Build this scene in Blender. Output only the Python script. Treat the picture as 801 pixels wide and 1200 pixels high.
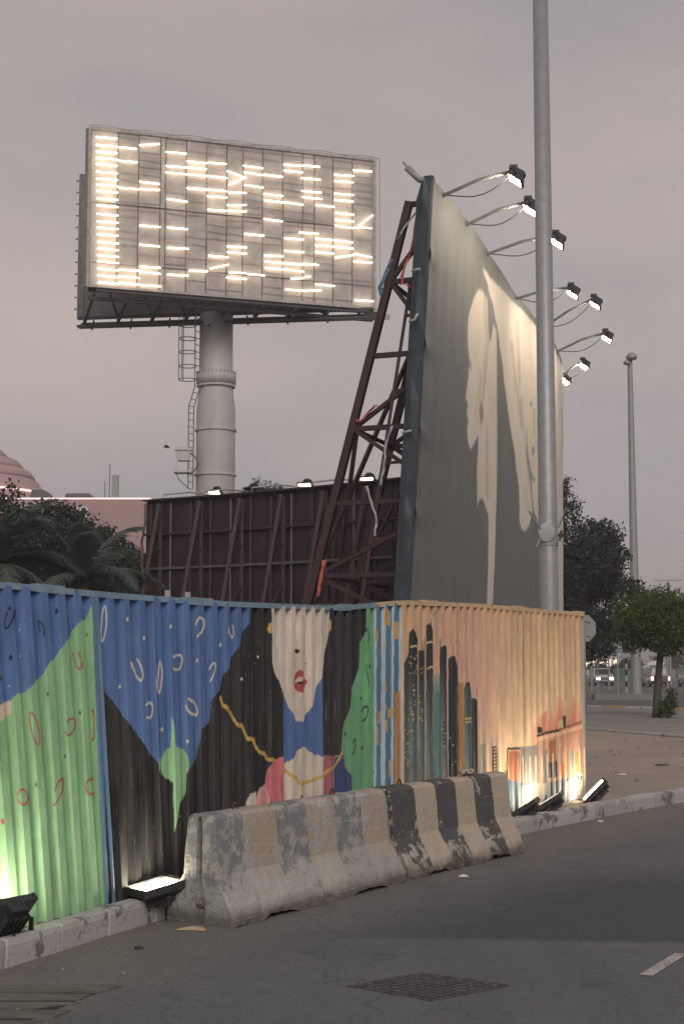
import bpy, bmesh, math, random
import numpy as np
from mathutils import Vector, Matrix, noise

for _o in list(bpy.data.objects):
    bpy.data.objects.remove(_o)
scene = bpy.context.scene
COL = scene.collection
R = math.radians
random.seed(7)

# ------------------------------------------------------------------ camera
cam_data = bpy.data.cameras.new('camera')
cam_data.sensor_fit = 'VERTICAL'
cam_data.sensor_height = 36.0
cam_data.lens = 51.0
cam_data.clip_start = 0.1
cam_data.clip_end = 6000
camera = bpy.data.objects.new('camera', cam_data)
COL.objects.link(camera)
camera.location = (0, 0, 1.8)
camera.rotation_euler = (R(90 + 5.877), 0, 0)
scene.camera = camera

# ------------------------------------------------------------------ dusk sky under thin cloud
SUN_EL, SUN_AZ = 34.0, 172.0          # azimuth clockwise from +Y: low behind the camera, a little to the right
world = bpy.data.worlds.new('World')
scene.world = world
world.use_nodes = True
wn, wl = world.node_tree.nodes, world.node_tree.links
wn.clear()
w_out = wn.new('ShaderNodeOutputWorld')
w_bg = wn.new('ShaderNodeBackground')
w_sky = wn.new('ShaderNodeTexSky')
w_sky.sky_type = 'NISHITA'
w_sky.sun_disc = False
w_sky.sun_elevation = R(SUN_EL)
w_sky.sun_rotation = R(SUN_AZ)
w_sky.dust_density = 4.0
w_sc = wn.new('ShaderNodeVectorMath'); w_sc.operation = 'SCALE'; w_sc.inputs['Scale'].default_value = 0.07
wl.new(w_sky.outputs['Color'], w_sc.inputs[0])
w_tc = wn.new('ShaderNodeTexCoord')
w_sep = wn.new('ShaderNodeSeparateXYZ')
wl.new(w_tc.outputs['Generated'], w_sep.inputs[0])
w_ramp = wn.new('ShaderNodeValToRGB')
cr = w_ramp.color_ramp
cr.elements[0].position = 0.0; cr.elements[0].color = (0.34, 0.32, 0.325, 1)
cr.elements[1].position = 0.75; cr.elements[1].color = (0.31, 0.285, 0.29, 1)
for p_, c_ in ((0.10, (0.375, 0.335, 0.33, 1)), (0.24, (0.455, 0.388, 0.355, 1)), (0.33, (0.44, 0.378, 0.352, 1)), (0.46, (0.345, 0.312, 0.300, 1))):
    e_ = cr.elements.new(p_); e_.color = c_
wl.new(w_sep.outputs['Z'], w_ramp.inputs[0])
w_map = wn.new('ShaderNodeMapping'); w_map.inputs['Scale'].default_value = (2.0, 2.0, 5.0)
w_map.inputs['Location'].default_value = (1.7, 0.4, 0.3)
wl.new(w_tc.outputs['Generated'], w_map.inputs[0])
w_noise = wn.new('ShaderNodeTexNoise'); w_noise.inputs['Scale'].default_value = 1.35
w_noise.inputs['Detail'].default_value = 5.0; w_noise.inputs['Roughness'].default_value = 0.52
wl.new(w_map.outputs[0], w_noise.inputs['Vector'])
w_cr2 = wn.new('ShaderNodeValToRGB')
w_cr2.color_ramp.elements[0].position = 0.30; w_cr2.color_ramp.elements[0].color = (0.76, 0.785, 0.83, 1)
w_cr2.color_ramp.elements[1].position = 0.72; w_cr2.color_ramp.elements[1].color = (1.12, 1.05, 1.015, 1)
wl.new(w_noise.outputs['Fac'], w_cr2.inputs[0])
w_mul = wn.new('ShaderNodeMix'); w_mul.data_type = 'RGBA'; w_mul.blend_type = 'MULTIPLY'; w_mul.inputs[0].default_value = 1.0
wl.new(w_ramp.outputs[0], w_mul.inputs[6]); wl.new(w_cr2.outputs[0], w_mul.inputs[7])
w_mix = wn.new('ShaderNodeMix'); w_mix.data_type = 'RGBA'; w_mix.inputs[0].default_value = 0.88
wl.new(w_sc.outputs[0], w_mix.inputs[6]); wl.new(w_mul.outputs[2], w_mix.inputs[7])
wl.new(w_mix.outputs[2], w_bg.inputs['Color'])
w_bg.inputs['Strength'].default_value = 1.16
wl.new(w_bg.outputs[0], w_out.inputs[0])

sun_data = bpy.data.lights.new('sun', 'SUN')
sun_data.energy = 1.4
sun_data.angle = R(28)
sun_data.color = (1.0, 0.95, 0.90)
sun = bpy.data.objects.new('sun', sun_data)
COL.objects.link(sun)
_d = Vector((math.sin(R(SUN_AZ)) * math.cos(R(SUN_EL)), math.cos(R(SUN_AZ)) * math.cos(R(SUN_EL)), math.sin(R(SUN_EL))))
sun.rotation_euler = _d.to_track_quat('Z', 'Y').to_euler()

scene.view_settings.view_transform = 'Standard'
scene.view_settings.look = 'None'
scene.view_settings.exposure = 0.1
scene.view_settings.gamma = 1.0
scene.view_settings.use_curve_mapping = False
scene.cycles.max_bounces = 6

# ------------------------------------------------------------------ helpers
def srgb(r, g, b):
    f = lambda c: c / 12.92 if c <= 0.04045 else ((c + 0.055) / 1.055) ** 2.4
    return (f(r / 255), f(g / 255), f(b / 255))

class Nodes:
    def __init__(self, name):
        self.m = bpy.data.materials.new(name); self.m.use_nodes = True
        self.n, self.l = self.m.node_tree.nodes, self.m.node_tree.links
        self.b = self.n['Principled BSDF']
    def new(self, t, **kw):
        x = self.n.new(t)
        for k, v in kw.items(): setattr(x, k, v)
        return x
    def link(self, a, b): self.l.new(a, b)
    def coords(self, scale=(1, 1, 1), kind='Object'):
        tc = self.new('ShaderNodeTexCoord'); mp = self.new('ShaderNodeMapping')
        mp.inputs['Scale'].default_value = scale
        self.link(tc.outputs[kind], mp.inputs[0]); return mp.outputs[0]
    def noise(self, vec, scale, detail=4, rough=0.55):
        x = self.new('ShaderNodeTexNoise'); x.inputs['Scale'].default_value = scale
        x.inputs['Detail'].default_value = detail; x.inputs['Roughness'].default_value = rough
        self.link(vec, x.inputs['Vector']); return x.outputs['Fac']
    def rng(self, v, a, b, c=0.0, d=1.0):
        x = self.new('ShaderNodeMapRange'); x.inputs[1].default_value = a; x.inputs[2].default_value = b
        x.inputs[3].default_value = c; x.inputs[4].default_value = d
        self.link(v, x.inputs[0]); return x.outputs[0]
    def math(self, op, a, b=None, clamp=False):
        x = self.new('ShaderNodeMath', operation=op, use_clamp=clamp)
        for i, q in enumerate((a, b)):
            if q is None: continue
            if isinstance(q, (int, float)): x.inputs[i].default_value = q
            else: self.link(q, x.inputs[i])
        return x.outputs[0]
    def mix(self, fac, a, b, mode='MIX'):
        x = self.new('ShaderNodeMix', data_type='RGBA', blend_type=mode)
        for i, q in ((0, fac), (6, a), (7, b)):
            if isinstance(q, (int, float)): x.inputs[i].default_value = q
            elif isinstance(q, tuple): x.inputs[i].default_value = (*q[:3], 1)
            else: self.link(q, x.inputs[i])
        return x.outputs[2]
    def bump(self, h, strength=0.3, dist=0.01):
        x = self.new('ShaderNodeBump'); x.inputs['Strength'].default_value = strength; x.inputs['Distance'].default_value = dist
        self.link(h, x.inputs['Height']); self.link(x.outputs[0], self.b.inputs['Normal'])
    def col(self, c):
        if isinstance(c, tuple): self.b.inputs['Base Color'].default_value = (*c[:3], 1)
        else: self.link(c, self.b.inputs['Base Color'])

def mat(name, base, rough=0.75, metal=0.0, var=0.18, scale=3.0, dirt=None, dirt_amt=0.35, bump=0.0, bscale=30, stretch=(1, 1, 1)):
    k = Nodes(name); v = k.coords(stretch)
    n1 = k.noise(v, scale, 5)
    lo = tuple(c * (1 - var) for c in base); hi = tuple(min(1, c * (1 + var)) for c in base)
    c = k.mix(k.rng(n1, 0.3, 0.7), lo, hi)
    if dirt:
        n2 = k.noise(v, scale * 2.3, 6, 0.65)
        c = k.mix(k.math('MULTIPLY', k.rng(n2, 0.48, 0.68), dirt_amt), c, dirt)
    k.col(c); k.b.inputs['Roughness'].default_value = rough; k.b.inputs['Metallic'].default_value = metal
    if bump: k.bump(k.noise(v, bscale, 4, 0.6), bump, 0.01)
    return k.m

def emit(name, color, strength, base=(0.8, 0.8, 0.8)):
    k = Nodes(name); k.col(base)
    k.b.inputs['Emission Color'].default_value = (*color, 1); k.b.inputs['Emission Strength'].default_value = strength
    return k.m

def link(o): COL.objects.link(o); return o
def tag(o, label=None, cat=None, group=None, kind=None):
    if label: o['label'] = label
    if cat: o['category'] = cat
    if group: o['group'] = group
    if kind: o['kind'] = kind
    return o
def empty(name, loc, label=None, cat=None, group=None):
    o = bpy.data.objects.new(name, None); o.location = loc; o.empty_display_size = 0.2; link(o)
    return tag(o, label, cat, group)
def attach(o, parent, world=True):
    if parent is not None:
        o.parent = parent
        if world and parent.type == 'EMPTY':
            o.matrix_parent_inverse = Matrix.Translation(-Vector(parent.location))
    return o
def copy_tree(o, parent=None):
    c = o.copy(); link(c); c.parent = parent
    if parent is not None: c.matrix_parent_inverse = o.matrix_parent_inverse.copy()
    for ch in list(o.children): copy_tree(ch, c)
    return c

class MB:
    def __init__(self): self.v, self.f = [], []
    def add(self, vs, fs):
        b = len(self.v); self.v += [tuple(p) for p in vs]; self.f += [tuple(i + b for i in q) for q in fs]; return self
    def hexa(self, p):          # 8 points: bottom loop 0-3, top loop 4-7
        return self.add(p, [(3, 2, 1, 0), (4, 5, 6, 7), (0, 1, 5, 4), (1, 2, 6, 5), (2, 3, 7, 6), (3, 0, 4, 7)])
    def box(self, c, s, M=None):
        x, y, z = s[0] / 2, s[1] / 2, s[2] / 2
        p = [Vector(q) for q in ((-x, -y, -z), (x, -y, -z), (x, y, -z), (-x, y, -z), (-x, -y, z), (x, -y, z), (x, y, z), (-x, y, z))]
        if M is not None: p = [M @ q for q in p]
        return self.hexa([q + Vector(c) for q in p])
    def bar(self, a, b, w, h=None, up=(0, 0, 1)):
        a, b = Vector(a), Vector(b); h = h or w; d = (b - a).normalized(); up = Vector(up)
        if abs(d.dot(up)) > 0.97: up = Vector((1, 0, 0))
        s = d.cross(up).normalized(); t = s.cross(d).normalized(); s *= w / 2; t *= h / 2
        return self.hexa([a - s - t, a + s - t, a + s + t, a - s + t, b - s - t, b + s - t, b + s + t, b - s + t])
    def tube(self, pts, r, n=8, cap=True):
        pts = [Vector(p) for p in pts]; rs = r if isinstance(r, (list, tuple)) else [r] * len(pts)
        vs, fs = [], []; ref = None
        for i, p in enumerate(pts):
            d = (pts[min(i + 1, len(pts) - 1)] - pts[max(i - 1, 0)]).normalized()
            if ref is None: ref = Vector((0, 0, 1)) if abs(d.z) < 0.9 else Vector((1, 0, 0))
            s = d.cross(ref).normalized(); t = s.cross(d).normalized(); ref = t
            for k in range(n):
                a = 2 * math.pi * k / n; vs.append(p + s * math.cos(a) * rs[i] + t * math.sin(a) * rs[i])
        for i in range(len(pts) - 1):
            for k in range(n):
                fs.append((i * n + k, i * n + (k + 1) % n, (i + 1) * n + (k + 1) % n, (i + 1) * n + k))
        if cap: fs.append(tuple(range(n - 1, -1, -1))); fs.append(tuple(range((len(pts) - 1) * n, len(pts) * n)))
        return self.add(vs, fs)
    def lathe(self, prof, c=(0, 0, 0), n=24):      # prof: (radius, z)
        vs, fs = [], []
        for r, z in prof:
            for k in range(n):
                a = 2 * math.pi * k / n; vs.append((c[0] + r * math.cos(a), c[1] + r * math.sin(a), c[2] + z))
        for i in range(len(prof) - 1):
            for k in range(n):
                fs.append((i * n + k, i * n + (k + 1) % n, (i + 1) * n + (k + 1) % n, (i + 1) * n + k))
        fs.append(tuple(range(n - 1, -1, -1))); fs.append(tuple(range((len(prof) - 1) * n, len(prof) * n)))
        return self.add(vs, fs)
    def prism(self, poly, z0, z1):                 # poly in xy
        n = len(poly)
        return self.add([(x, y, z0) for x, y in poly] + [(x, y, z1) for x, y in poly],
                        [tuple(range(n - 1, -1, -1)), tuple(range(n, 2 * n))] + [(i, (i + 1) % n, n + (i + 1) % n, n + i) for i in range(n)])
    def build(self, name, m, parent=None, smooth=False, world=True):
        me = bpy.data.meshes.new(name); me.from_pydata(self.v, [], self.f); me.update()
        if m: me.materials.append(m)
        if smooth: me.polygons.foreach_set('use_smooth', [True] * len(me.polygons))
        return attach(link(bpy.data.objects.new(name, me)), parent, world)

def grid_mesh(name, P, m, parent=None, paint=None, smooth=False, flip=False, kind=None):
    """P: (nu, nv, 3) array of points -> one sheet; paint: (nu, nv, 3) colours stored on the vertices"""
    nu, nv = P.shape[:2]
    me = bpy.data.meshes.new(name)
    me.vertices.add(nu * nv); me.vertices.foreach_set('co', P.reshape(-1).astype(np.float32))
    i = np.arange(nu * nv).reshape(nu, nv)
    q = np.stack([i[:-1, :-1], i[1:, :-1], i[1:, 1:], i[:-1, 1:]], -1).reshape(-1, 4)
    if flip: q = q[:, ::-1]
    me.loops.add(q.size); me.loops.foreach_set('vertex_index', q.reshape(-1).astype(np.int32))
    me.polygons.add(len(q)); me.polygons.foreach_set('loop_start', (np.arange(len(q)) * 4).astype(np.int32))
    me.update(calc_edges=True); me.validate()
    me.polygons.foreach_set('use_smooth', [smooth] * len(q))
    if paint is not None:
        a = me.color_attributes.new('paint', 'FLOAT_COLOR', 'POINT')
        c = np.ones((nu * nv, 4), np.float32); c[:, :3] = paint.reshape(-1, 3)
        a.data.foreach_set('color', c.reshape(-1))
    if m: me.materials.append(m)
    o = attach(link(bpy.data.objects.new(name, me)), parent)
    return tag(o, kind=kind)

def inside(poly, x, y):
    r = np.zeros(len(x), bool); n = len(poly); j = n - 1
    for i in range(n):
        (xi, yi), (xj, yj) = poly[i], poly[j]
        if yi != yj:
            c = ((yi > y) != (yj > y)) & (x < (xj - xi) * (y - yi) / (yj - yi) + xi)
            r ^= c
        j = i
    return r
def near_line(pts, x, y, w, soft=0.006):
    """coverage 0..1 of a brush stroke of width w"""
    r = np.full(len(x), 1e9)
    for (ax, ay), (bx, by) in zip(pts[:-1], pts[1:]):
        dx, dy = bx - ax, by - ay; L = dx * dx + dy * dy + 1e-12
        t = np.clip(((x - ax) * dx + (y - ay) * dy) / L, 0, 1)
        r = np.minimum(r, (x - ax - t * dx) ** 2 + (y - ay - t * dy) ** 2)
    return np.clip((w / 2 - np.sqrt(r)) / soft + 0.5, 0, 1)
def cover(poly, x, y, s=0.0022):
    return sum(inside(poly, x + a * s, y + b * s).astype(float) for a, b in ((-1, -.4), (.4, -1), (1, .4), (-.4, 1))) / 4
FENCE_BASE = [[-2.458, 8.505, 0.12], [-1.999, 9.394, 0.12], [-1.568, 10.23, 0.12], [-0.914, 11.447, 0.12], [-0.034, 13.058, 0.12], [0.324, 13.66, 0.12], [0.581, 14.049, 0.12], [1.46, 15.525, 0.12], [2.935, 17.989, 0.12]]
FENCE_TOP = [[-2.707, 8.655, 2.297], [-2.249, 9.544, 2.297], [-1.734, 10.329, 2.271], [-0.947, 11.467, 2.249], [-0.042, 13.063, 2.273], [0.317, 13.664, 2.327], [0.574, 14.053, 2.367], [1.455, 15.528, 2.39], [2.952, 17.989, 2.378]]
PAINT_SLANT = [1.057, 1.222, 1.348, 1.537, 1.778, 1.702, 1.805, 2.098, 2.521]
MURAL = [
 ('green',[(0.03,2.4),(1.9407,2.4),(1.8707,-0.1),(-0.01,-0.1)]),
 ('blue',[(0.03,2.4),(1.9207,2.4),(1.919,2.1079),(1.8905,2.0827),(1.8324,2.0147),(1.8037,1.9839),(1.7306,1.9404),(1.6485,1.8856),(1.6273,1.8382),(1.5816,1.8025),(1.4992,1.7321),(1.4093,1.6628),(1.3274,1.5833),(1.2317,1.5222),(1.1629,1.4785),(1.0987,1.4741),(1.0234,1.4315),(0.9141,1.4068),(0.4294,1.2796),(-0.01,1.1628)]),
 ('beige',[(0.4279,1.2642),(0.9135,1.4014),(1.0234,1.4315),(1.0147,1.3494),(0.902,1.2987),(0.5724,1.1904),(0.4154,1.1363)]),
 ('navy',[(1.1226,2.0223),(1.1223,2.0072),(1.1173,1.9884),(1.1081,1.9675),(1.0954,1.9464),(1.0806,1.9272),(1.0648,1.9115),(1.0496,1.9007),(1.0363,1.8958),(1.0262,1.8973),(1.0201,1.9049),(1.0186,1.918),(1.0218,1.9354),(1.0294,1.9555),(1.0407,1.9766),(1.0548,1.9967)],0.014),
 ('navy',[(1.3442,1.8828),(1.3383,1.8989),(1.3346,1.9156),(1.3336,1.931),(1.3354,1.9432),(1.3397,1.951),(1.3461,1.9535),(1.3538,1.9504),(1.3621,1.9419),(1.3699,1.9291),(1.3764,1.9135),(1.3809,1.8967),(1.3828,1.8807),(1.3819,1.8673),(1.3783,1.858),(1.3724,1.8538)],0.014),
 ('navy',[(1.5368,2.0182),(1.5296,2.0031),(1.5149,1.9966),(1.5013,2.0023),(1.4968,2.0171),(1.504,2.0322),(1.5186,2.0388),(1.5323,2.033)]),
 ('navy',[(1.0703,1.7023),(1.0634,1.6881),(1.0495,1.6822),(1.0369,1.6881),(1.0329,1.7022),(1.0399,1.7164),(1.0537,1.7223),(1.0663,1.7165)]),
 ('navy',[(0.9522,1.57),(0.9448,1.5561),(0.9301,1.5505),(0.9168,1.5564),(0.9125,1.5704),(0.9199,1.5843),(0.9345,1.5899),(0.9479,1.584)]),
 ('navy',[(1.0983,2.0227),(1.093,2.0115),(1.0825,2.0066),(1.0728,2.0109),(1.0698,2.0218),(1.075,2.033),(1.0856,2.0379),(1.0952,2.0336)]),
 ('white',[(1.1543,1.8884),(1.1522,1.884),(1.148,1.8822),(1.1442,1.8839),(1.143,1.8882),(1.1451,1.8925),(1.1493,1.8944),(1.1531,1.8927)]),
 ('white',[(1.1368,1.7136),(1.1347,1.7094),(1.1305,1.7076),(1.1267,1.7093),(1.1255,1.7136),(1.1276,1.7179),(1.1318,1.7197),(1.1356,1.7179)]),
 ('white',[(1.0154,1.5252),(1.0134,1.521),(1.0092,1.5194),(1.0055,1.5212),(1.0044,1.5253),(1.0063,1.5296),(1.0105,1.5312),(1.0142,1.5295)]),
 ('red',[(1.706,1.7401),(1.717,1.7216),(1.726,1.7012),(1.7323,1.6805),(1.7355,1.6612),(1.7351,1.6448),(1.7313,1.6327),(1.7244,1.6259),(1.7149,1.6249),(1.7036,1.6297),(1.6915,1.6401),(1.6794,1.655),(1.6685,1.6734),(1.6596,1.6937),(1.6533,1.7143),(1.6502,1.7335)],0.014),
 ('red',[(1.2642,1.2474),(1.2721,1.2048),(1.2724,1.1687),(1.2649,1.1455),(1.251,1.1392),(1.2331,1.1508),(1.2144,1.1783),(1.1981,1.2167),(1.187,1.2597),(1.1829,1.2997),(1.1866,1.33),(1.1974,1.3452),(1.2134,1.3428),(1.232,1.323),(1.2499,1.2893),(1.2642,1.2474)],0.014),
 ('red',[(1.5529,1.2779),(1.5699,1.2883),(1.5872,1.2941),(1.6033,1.2947),(1.6164,1.29),(1.6254,1.2804),(1.6293,1.267),(1.6277,1.251),(1.6207,1.234),(1.6091,1.2177),(1.594,1.2037),(1.577,1.1935),(1.5596,1.1878),(1.5436,1.1874),(1.5305,1.1922),(1.5217,1.2017)],0.014),
 ('red',[(1.8213,1.3289),(1.8264,1.3398),(1.8311,1.3427),(1.8351,1.3375),(1.8381,1.3245),(1.8398,1.3047),(1.8401,1.2797),(1.839,1.2514),(1.8365,1.2221),(1.8329,1.194),(1.8283,1.1693),(1.8233,1.1499),(1.8181,1.1373),(1.8132,1.1325),(1.8089,1.1357),(1.8057,1.1468)],0.014),
 ('red',[(1.0233,0.8362),(1.0327,0.8502),(1.0471,0.8593),(1.0644,0.8621),(1.0823,0.8583),(1.0983,0.8483),(1.1103,0.8336),(1.1165,0.8161),(1.1161,0.7982),(1.1091,0.7825),(1.0966,0.7711),(1.0801,0.7656),(1.0621,0.7667),(1.0451,0.7741),(1.0312,0.787),(1.0225,0.8035)],0.0141),
 ('red',[(1.3797,0.8293),(1.3969,0.8539),(1.4155,0.8753),(1.4338,0.8913),(1.4499,0.9004),(1.4623,0.9016),(1.4697,0.8948),(1.4714,0.8805),(1.4672,0.8604),(1.4575,0.8363),(1.4433,0.8107),(1.426,0.7861),(1.4073,0.765),(1.389,0.7493),(1.373,0.7405),(1.3607,0.7395)],0.014),
 ('red',[(1.784,0.7815),(1.7682,0.7773),(1.7517,0.777),(1.7357,0.7808),(1.7216,0.7882),(1.7103,0.7986),(1.7028,0.8114),(1.6995,0.8254),(1.7009,0.8396),(1.7066,0.853),(1.7163,0.8645),(1.7293,0.8733),(1.7446,0.8785),(1.761,0.8799),(1.7772,0.8773),(1.792,0.8709)],0.0159),
 ('red',[(1.3905,-0.1),(1.4034,-0.1),(1.4173,-0.1),(1.4311,-0.1),(1.444,-0.1),(1.4549,-0.1),(1.4631,-0.1),(1.468,-0.1),(1.4692,-0.1),(1.4666,-0.1),(1.4605,-0.1),(1.4513,-0.1),(1.4396,-0.1),(1.4262,-0.1),(1.4122,-0.1),(1.3984,-0.1)],0.0155),
 ('red',[(0.8843,0.6749),(0.8772,0.6621),(0.8629,0.658),(0.8499,0.6648),(0.8458,0.6785),(0.8529,0.6913),(0.8671,0.6955),(0.8802,0.6887)]),
 ('brown',[(1.8256,1.8647),(1.8206,1.8545),(1.8103,1.8502),(1.8007,1.8542),(1.7974,1.8643),(1.8024,1.8745),(1.8127,1.8789),(1.8223,1.8748)]),
 ('brown',[(1.3869,1.4632),(1.3821,1.4536),(1.3723,1.4498),(1.3633,1.454),(1.3603,1.4637),(1.3651,1.4732),(1.3749,1.477),(1.3839,1.4729)]),
 ('brown',[(1.7012,1.3348),(1.6962,1.3251),(1.6858,1.3213),(1.6762,1.3257),(1.673,1.3356),(1.678,1.3454),(1.6883,1.3491),(1.6979,1.3448)]),
 ('brown',[(1.2114,0.8791),(1.2066,0.8701),(1.1969,0.867),(1.188,0.8715),(1.1851,0.8809),(1.1899,0.8899),(1.1996,0.8931),(1.2085,0.8886)]),
 ('brown',[(1.5165,1.0438),(1.5115,1.0345),(1.5014,1.0311),(1.492,1.0356),(1.4889,1.0453),(1.4939,1.0547),(1.504,1.0581),(1.5134,1.0536)]),
 ('slate',[(1.8907,2.4),(1.9507,2.4),(1.8907,-0.1),(1.8307,-0.1)]),
 ('blue',[(1.9407,2.4),(4.2016,2.4),(3.9515,-0.1),(1.8707,-0.1)]),
 ('black',[(1.9517,1.4943),(1.9673,1.4642),(2.0442,1.4088),(2.0866,1.3657),(2.1631,1.273),(2.2398,1.228),(2.2876,1.1593),(2.3703,1.0946),(2.4245,1.0184),(2.5198,0.9455),(2.7068,0.7971),(2.89,0.8858),(2.967,0.9386),(3.0365,1.1021),(3.0598,1.1658),(3.1476,1.2146),(3.1836,1.3837),(3.2826,1.4477),(3.3283,1.5733),(3.4253,1.6262),(3.4506,1.7137),(3.587,1.8163),(3.6131,1.9261),(3.7269,1.9835),(3.7546,2.4),(4.0273,2.4),(4.0601,2.0405),(4.0615,1.6589),(4.1087,1.567),(4.1742,1.5098),(4.228,1.4523),(4.2321,1.1758),(4.2431,0.9072),(3.9915,-0.1),(1.8707,-0.1)]),
 ('green',[(2.891,0.9112),(2.8829,0.8757),(2.8621,0.8438),(2.8299,0.8179),(2.7891,0.7999),(2.7427,0.7911),(2.6945,0.792),(2.6479,0.8025),(2.6065,0.8216),(2.5733,0.848),(2.5506,0.8797),(2.5398,0.9143),(2.5417,0.9495),(2.5561,0.9828),(2.5819,1.0117),(2.6173,1.0341),(2.6599,1.0485),(2.7065,1.0535),(2.754,1.0487),(2.7988,1.0344),(2.8375,1.0115),(2.8672,0.9818),(2.8855,0.9475),(2.891,0.9112)]),
 ('green',[(2.688,1.281),(2.7161,1.2296),(2.7299,1.0778),(2.7581,1.0134),(2.6649,1.0058)]),
 ('green',[(2.6786,0.8614),(2.8567,0.8499),(2.8292,0.6942),(2.7628,0.6368),(2.7133,0.4856),(2.6838,0.4266)]),
 ('cream',[(2.0179,1.9449),(2.0052,1.8932),(1.9898,1.8507),(1.9745,1.8248),(1.9618,1.8199),(1.9541,1.8366),(1.9526,1.8723),(1.9576,1.9207),(1.9681,1.9736),(1.9824,2.0219),(1.998,2.0573),(2.0122,2.0734),(2.0226,2.0675),(2.0274,2.0405),(2.0258,1.9971),(2.0179,1.9449)],0.014),
 ('cream',[(2.3301,1.6947),(2.3489,1.6748),(2.3659,1.6509),(2.3795,1.6253),(2.3885,1.6),(2.3921,1.5774),(2.39,1.5595),(2.3823,1.5479),(2.3697,1.5435),(2.3534,1.5467),(2.3348,1.5572),(2.3156,1.5742),(2.2974,1.5959),(2.2819,1.6207),(2.2704,1.6462),(2.2638,1.6704)],0.016),
 ('cream',[(2.5932,1.6645),(2.5965,1.6364),(2.5963,1.5985),(2.5927,1.5561),(2.5863,1.5153),(2.5778,1.4818),(2.5686,1.4603),(2.5598,1.4539),(2.5529,1.4634),(2.5487,1.4874),(2.5479,1.5226),(2.5506,1.564),(2.5563,1.6059),(2.5642,1.6423),(2.5733,1.6681),(2.5822,1.6795)],0.014),
 ('cream',[(2.7394,1.7081),(2.7544,1.72),(2.7713,1.7277),(2.7886,1.7305),(2.8047,1.7282),(2.8181,1.7209),(2.8277,1.7092),(2.8326,1.6943),(2.8322,1.6775),(2.8266,1.6603),(2.8164,1.6444),(2.8024,1.6312),(2.7859,1.6219),(2.7685,1.6173),(2.7517,1.6178),(2.7372,1.6233)],0.0167),
 ('cream',[(3.0066,1.9634),(3.0211,1.9816),(3.0379,1.9967),(3.0555,2.0072),(3.0725,2.0122),(3.0875,2.0114),(3.0992,2.0047),(3.1066,1.9928),(3.1091,1.9765),(3.1065,1.9575),(3.099,1.9371),(3.0871,1.9172),(3.0719,1.8995),(3.0548,1.8854),(3.037,1.8761),(3.0203,1.8724)],0.017),
 ('cream',[(3.1596,1.6144),(3.1729,1.6329),(3.1872,1.6487),(3.2015,1.6606),(3.2149,1.6678),(3.2263,1.6698),(3.2349,1.6663),(3.2402,1.6577),(3.2417,1.6446),(3.2394,1.6278),(3.2333,1.6087),(3.224,1.5886),(3.212,1.5689),(3.1983,1.551),(3.1838,1.5363),(3.1695,1.5257)],0.0162),
 ('cream',[(2.4184,1.3637),(2.4292,1.3736),(2.4411,1.3795),(2.4532,1.381),(2.4643,1.3777),(2.4737,1.3701),(2.4804,1.3587),(2.4839,1.3445),(2.484,1.3287),(2.4805,1.3127),(2.4738,1.2978),(2.4645,1.2853),(2.4533,1.2762),(2.4412,1.2713),(2.4293,1.2709),(2.4184,1.2751)],0.0161),
 ('cream',[(2.9018,1.3995),(2.9229,1.3913),(2.9445,1.3782),(2.9645,1.3614),(2.9812,1.3424),(2.993,1.323),(2.9988,1.3048),(2.998,1.2898),(2.9907,1.2791),(2.9776,1.2737),(2.9598,1.2743),(2.9391,1.2806),(2.9174,1.2921),(2.8966,1.3077),(2.8787,1.326),(2.8651,1.3453)],0.0189),
 ('cream',[(3.4708,1.963),(3.4785,1.9486),(3.4844,1.9329),(3.4881,1.9169),(3.4893,1.9019),(3.4878,1.8889),(3.4839,1.8788),(3.4778,1.8724),(3.4699,1.8701),(3.4608,1.872),(3.4511,1.8781),(3.4416,1.8878),(3.433,1.9005),(3.4257,1.9153),(3.4204,1.9311),(3.4174,1.9469)],0.0155),
 ('cream',[(2.2616,1.9829),(2.2566,1.9722),(2.246,1.9676),(2.236,1.9717),(2.2324,1.9822),(2.2373,1.9928),(2.2479,1.9974),(2.2579,1.9933)]),
 ('cream',[(2.4298,1.8488),(2.4248,1.8381),(2.4139,1.8336),(2.4035,1.8378),(2.3997,1.8484),(2.4047,1.8591),(2.4156,1.8636),(2.426,1.8594)]),
 ('cream',[(2.7323,1.9362),(2.7272,1.9252),(2.7159,1.9205),(2.7051,1.9248),(2.7009,1.9356),(2.706,1.9465),(2.7172,1.9513),(2.7282,1.947)]),
 ('cream',[(2.1385,1.5036),(2.1335,1.4934),(2.1229,1.4893),(2.1129,1.4937),(2.1093,1.5041),(2.1143,1.5143),(2.1249,1.5184),(2.135,1.514)]),
 ('cream',[(2.5886,1.1841),(2.5834,1.1737),(2.5719,1.1698),(2.5608,1.1746),(2.5567,1.1853),(2.5619,1.1957),(2.5734,1.1997),(2.5845,1.1949)]),
 ('cream',[(2.8929,1.0829),(2.8875,1.0723),(2.8755,1.0684),(2.8637,1.0735),(2.8592,1.0845),(2.8645,1.095),(2.8766,1.099),(2.8883,1.094)]),
 ('cream',[(3.0269,1.6865),(3.0218,1.6755),(3.0099,1.6709),(2.9983,1.6754),(2.9937,1.6865),(2.9989,1.6976),(3.0107,1.7022),(3.0224,1.6976)]),
 ('cream',[(3.315,1.8069),(3.3098,1.7955),(3.2976,1.7907),(3.2855,1.7953),(3.2806,1.8065),(3.2858,1.8179),(3.298,1.8227),(3.3101,1.8181)]),
 ('white',[(3.8526,1.7147),(3.8486,1.707),(3.839,1.7039),(3.8296,1.707),(3.8258,1.7147),(3.8298,1.7223),(3.8393,1.7255),(3.8487,1.7224)]),
 ('white',[(3.6123,1.537),(3.6076,1.5278),(3.5962,1.5241),(3.585,1.5281),(3.5805,1.5373),(3.5852,1.5465),(3.5965,1.5502),(3.6078,1.5463)]),
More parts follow.
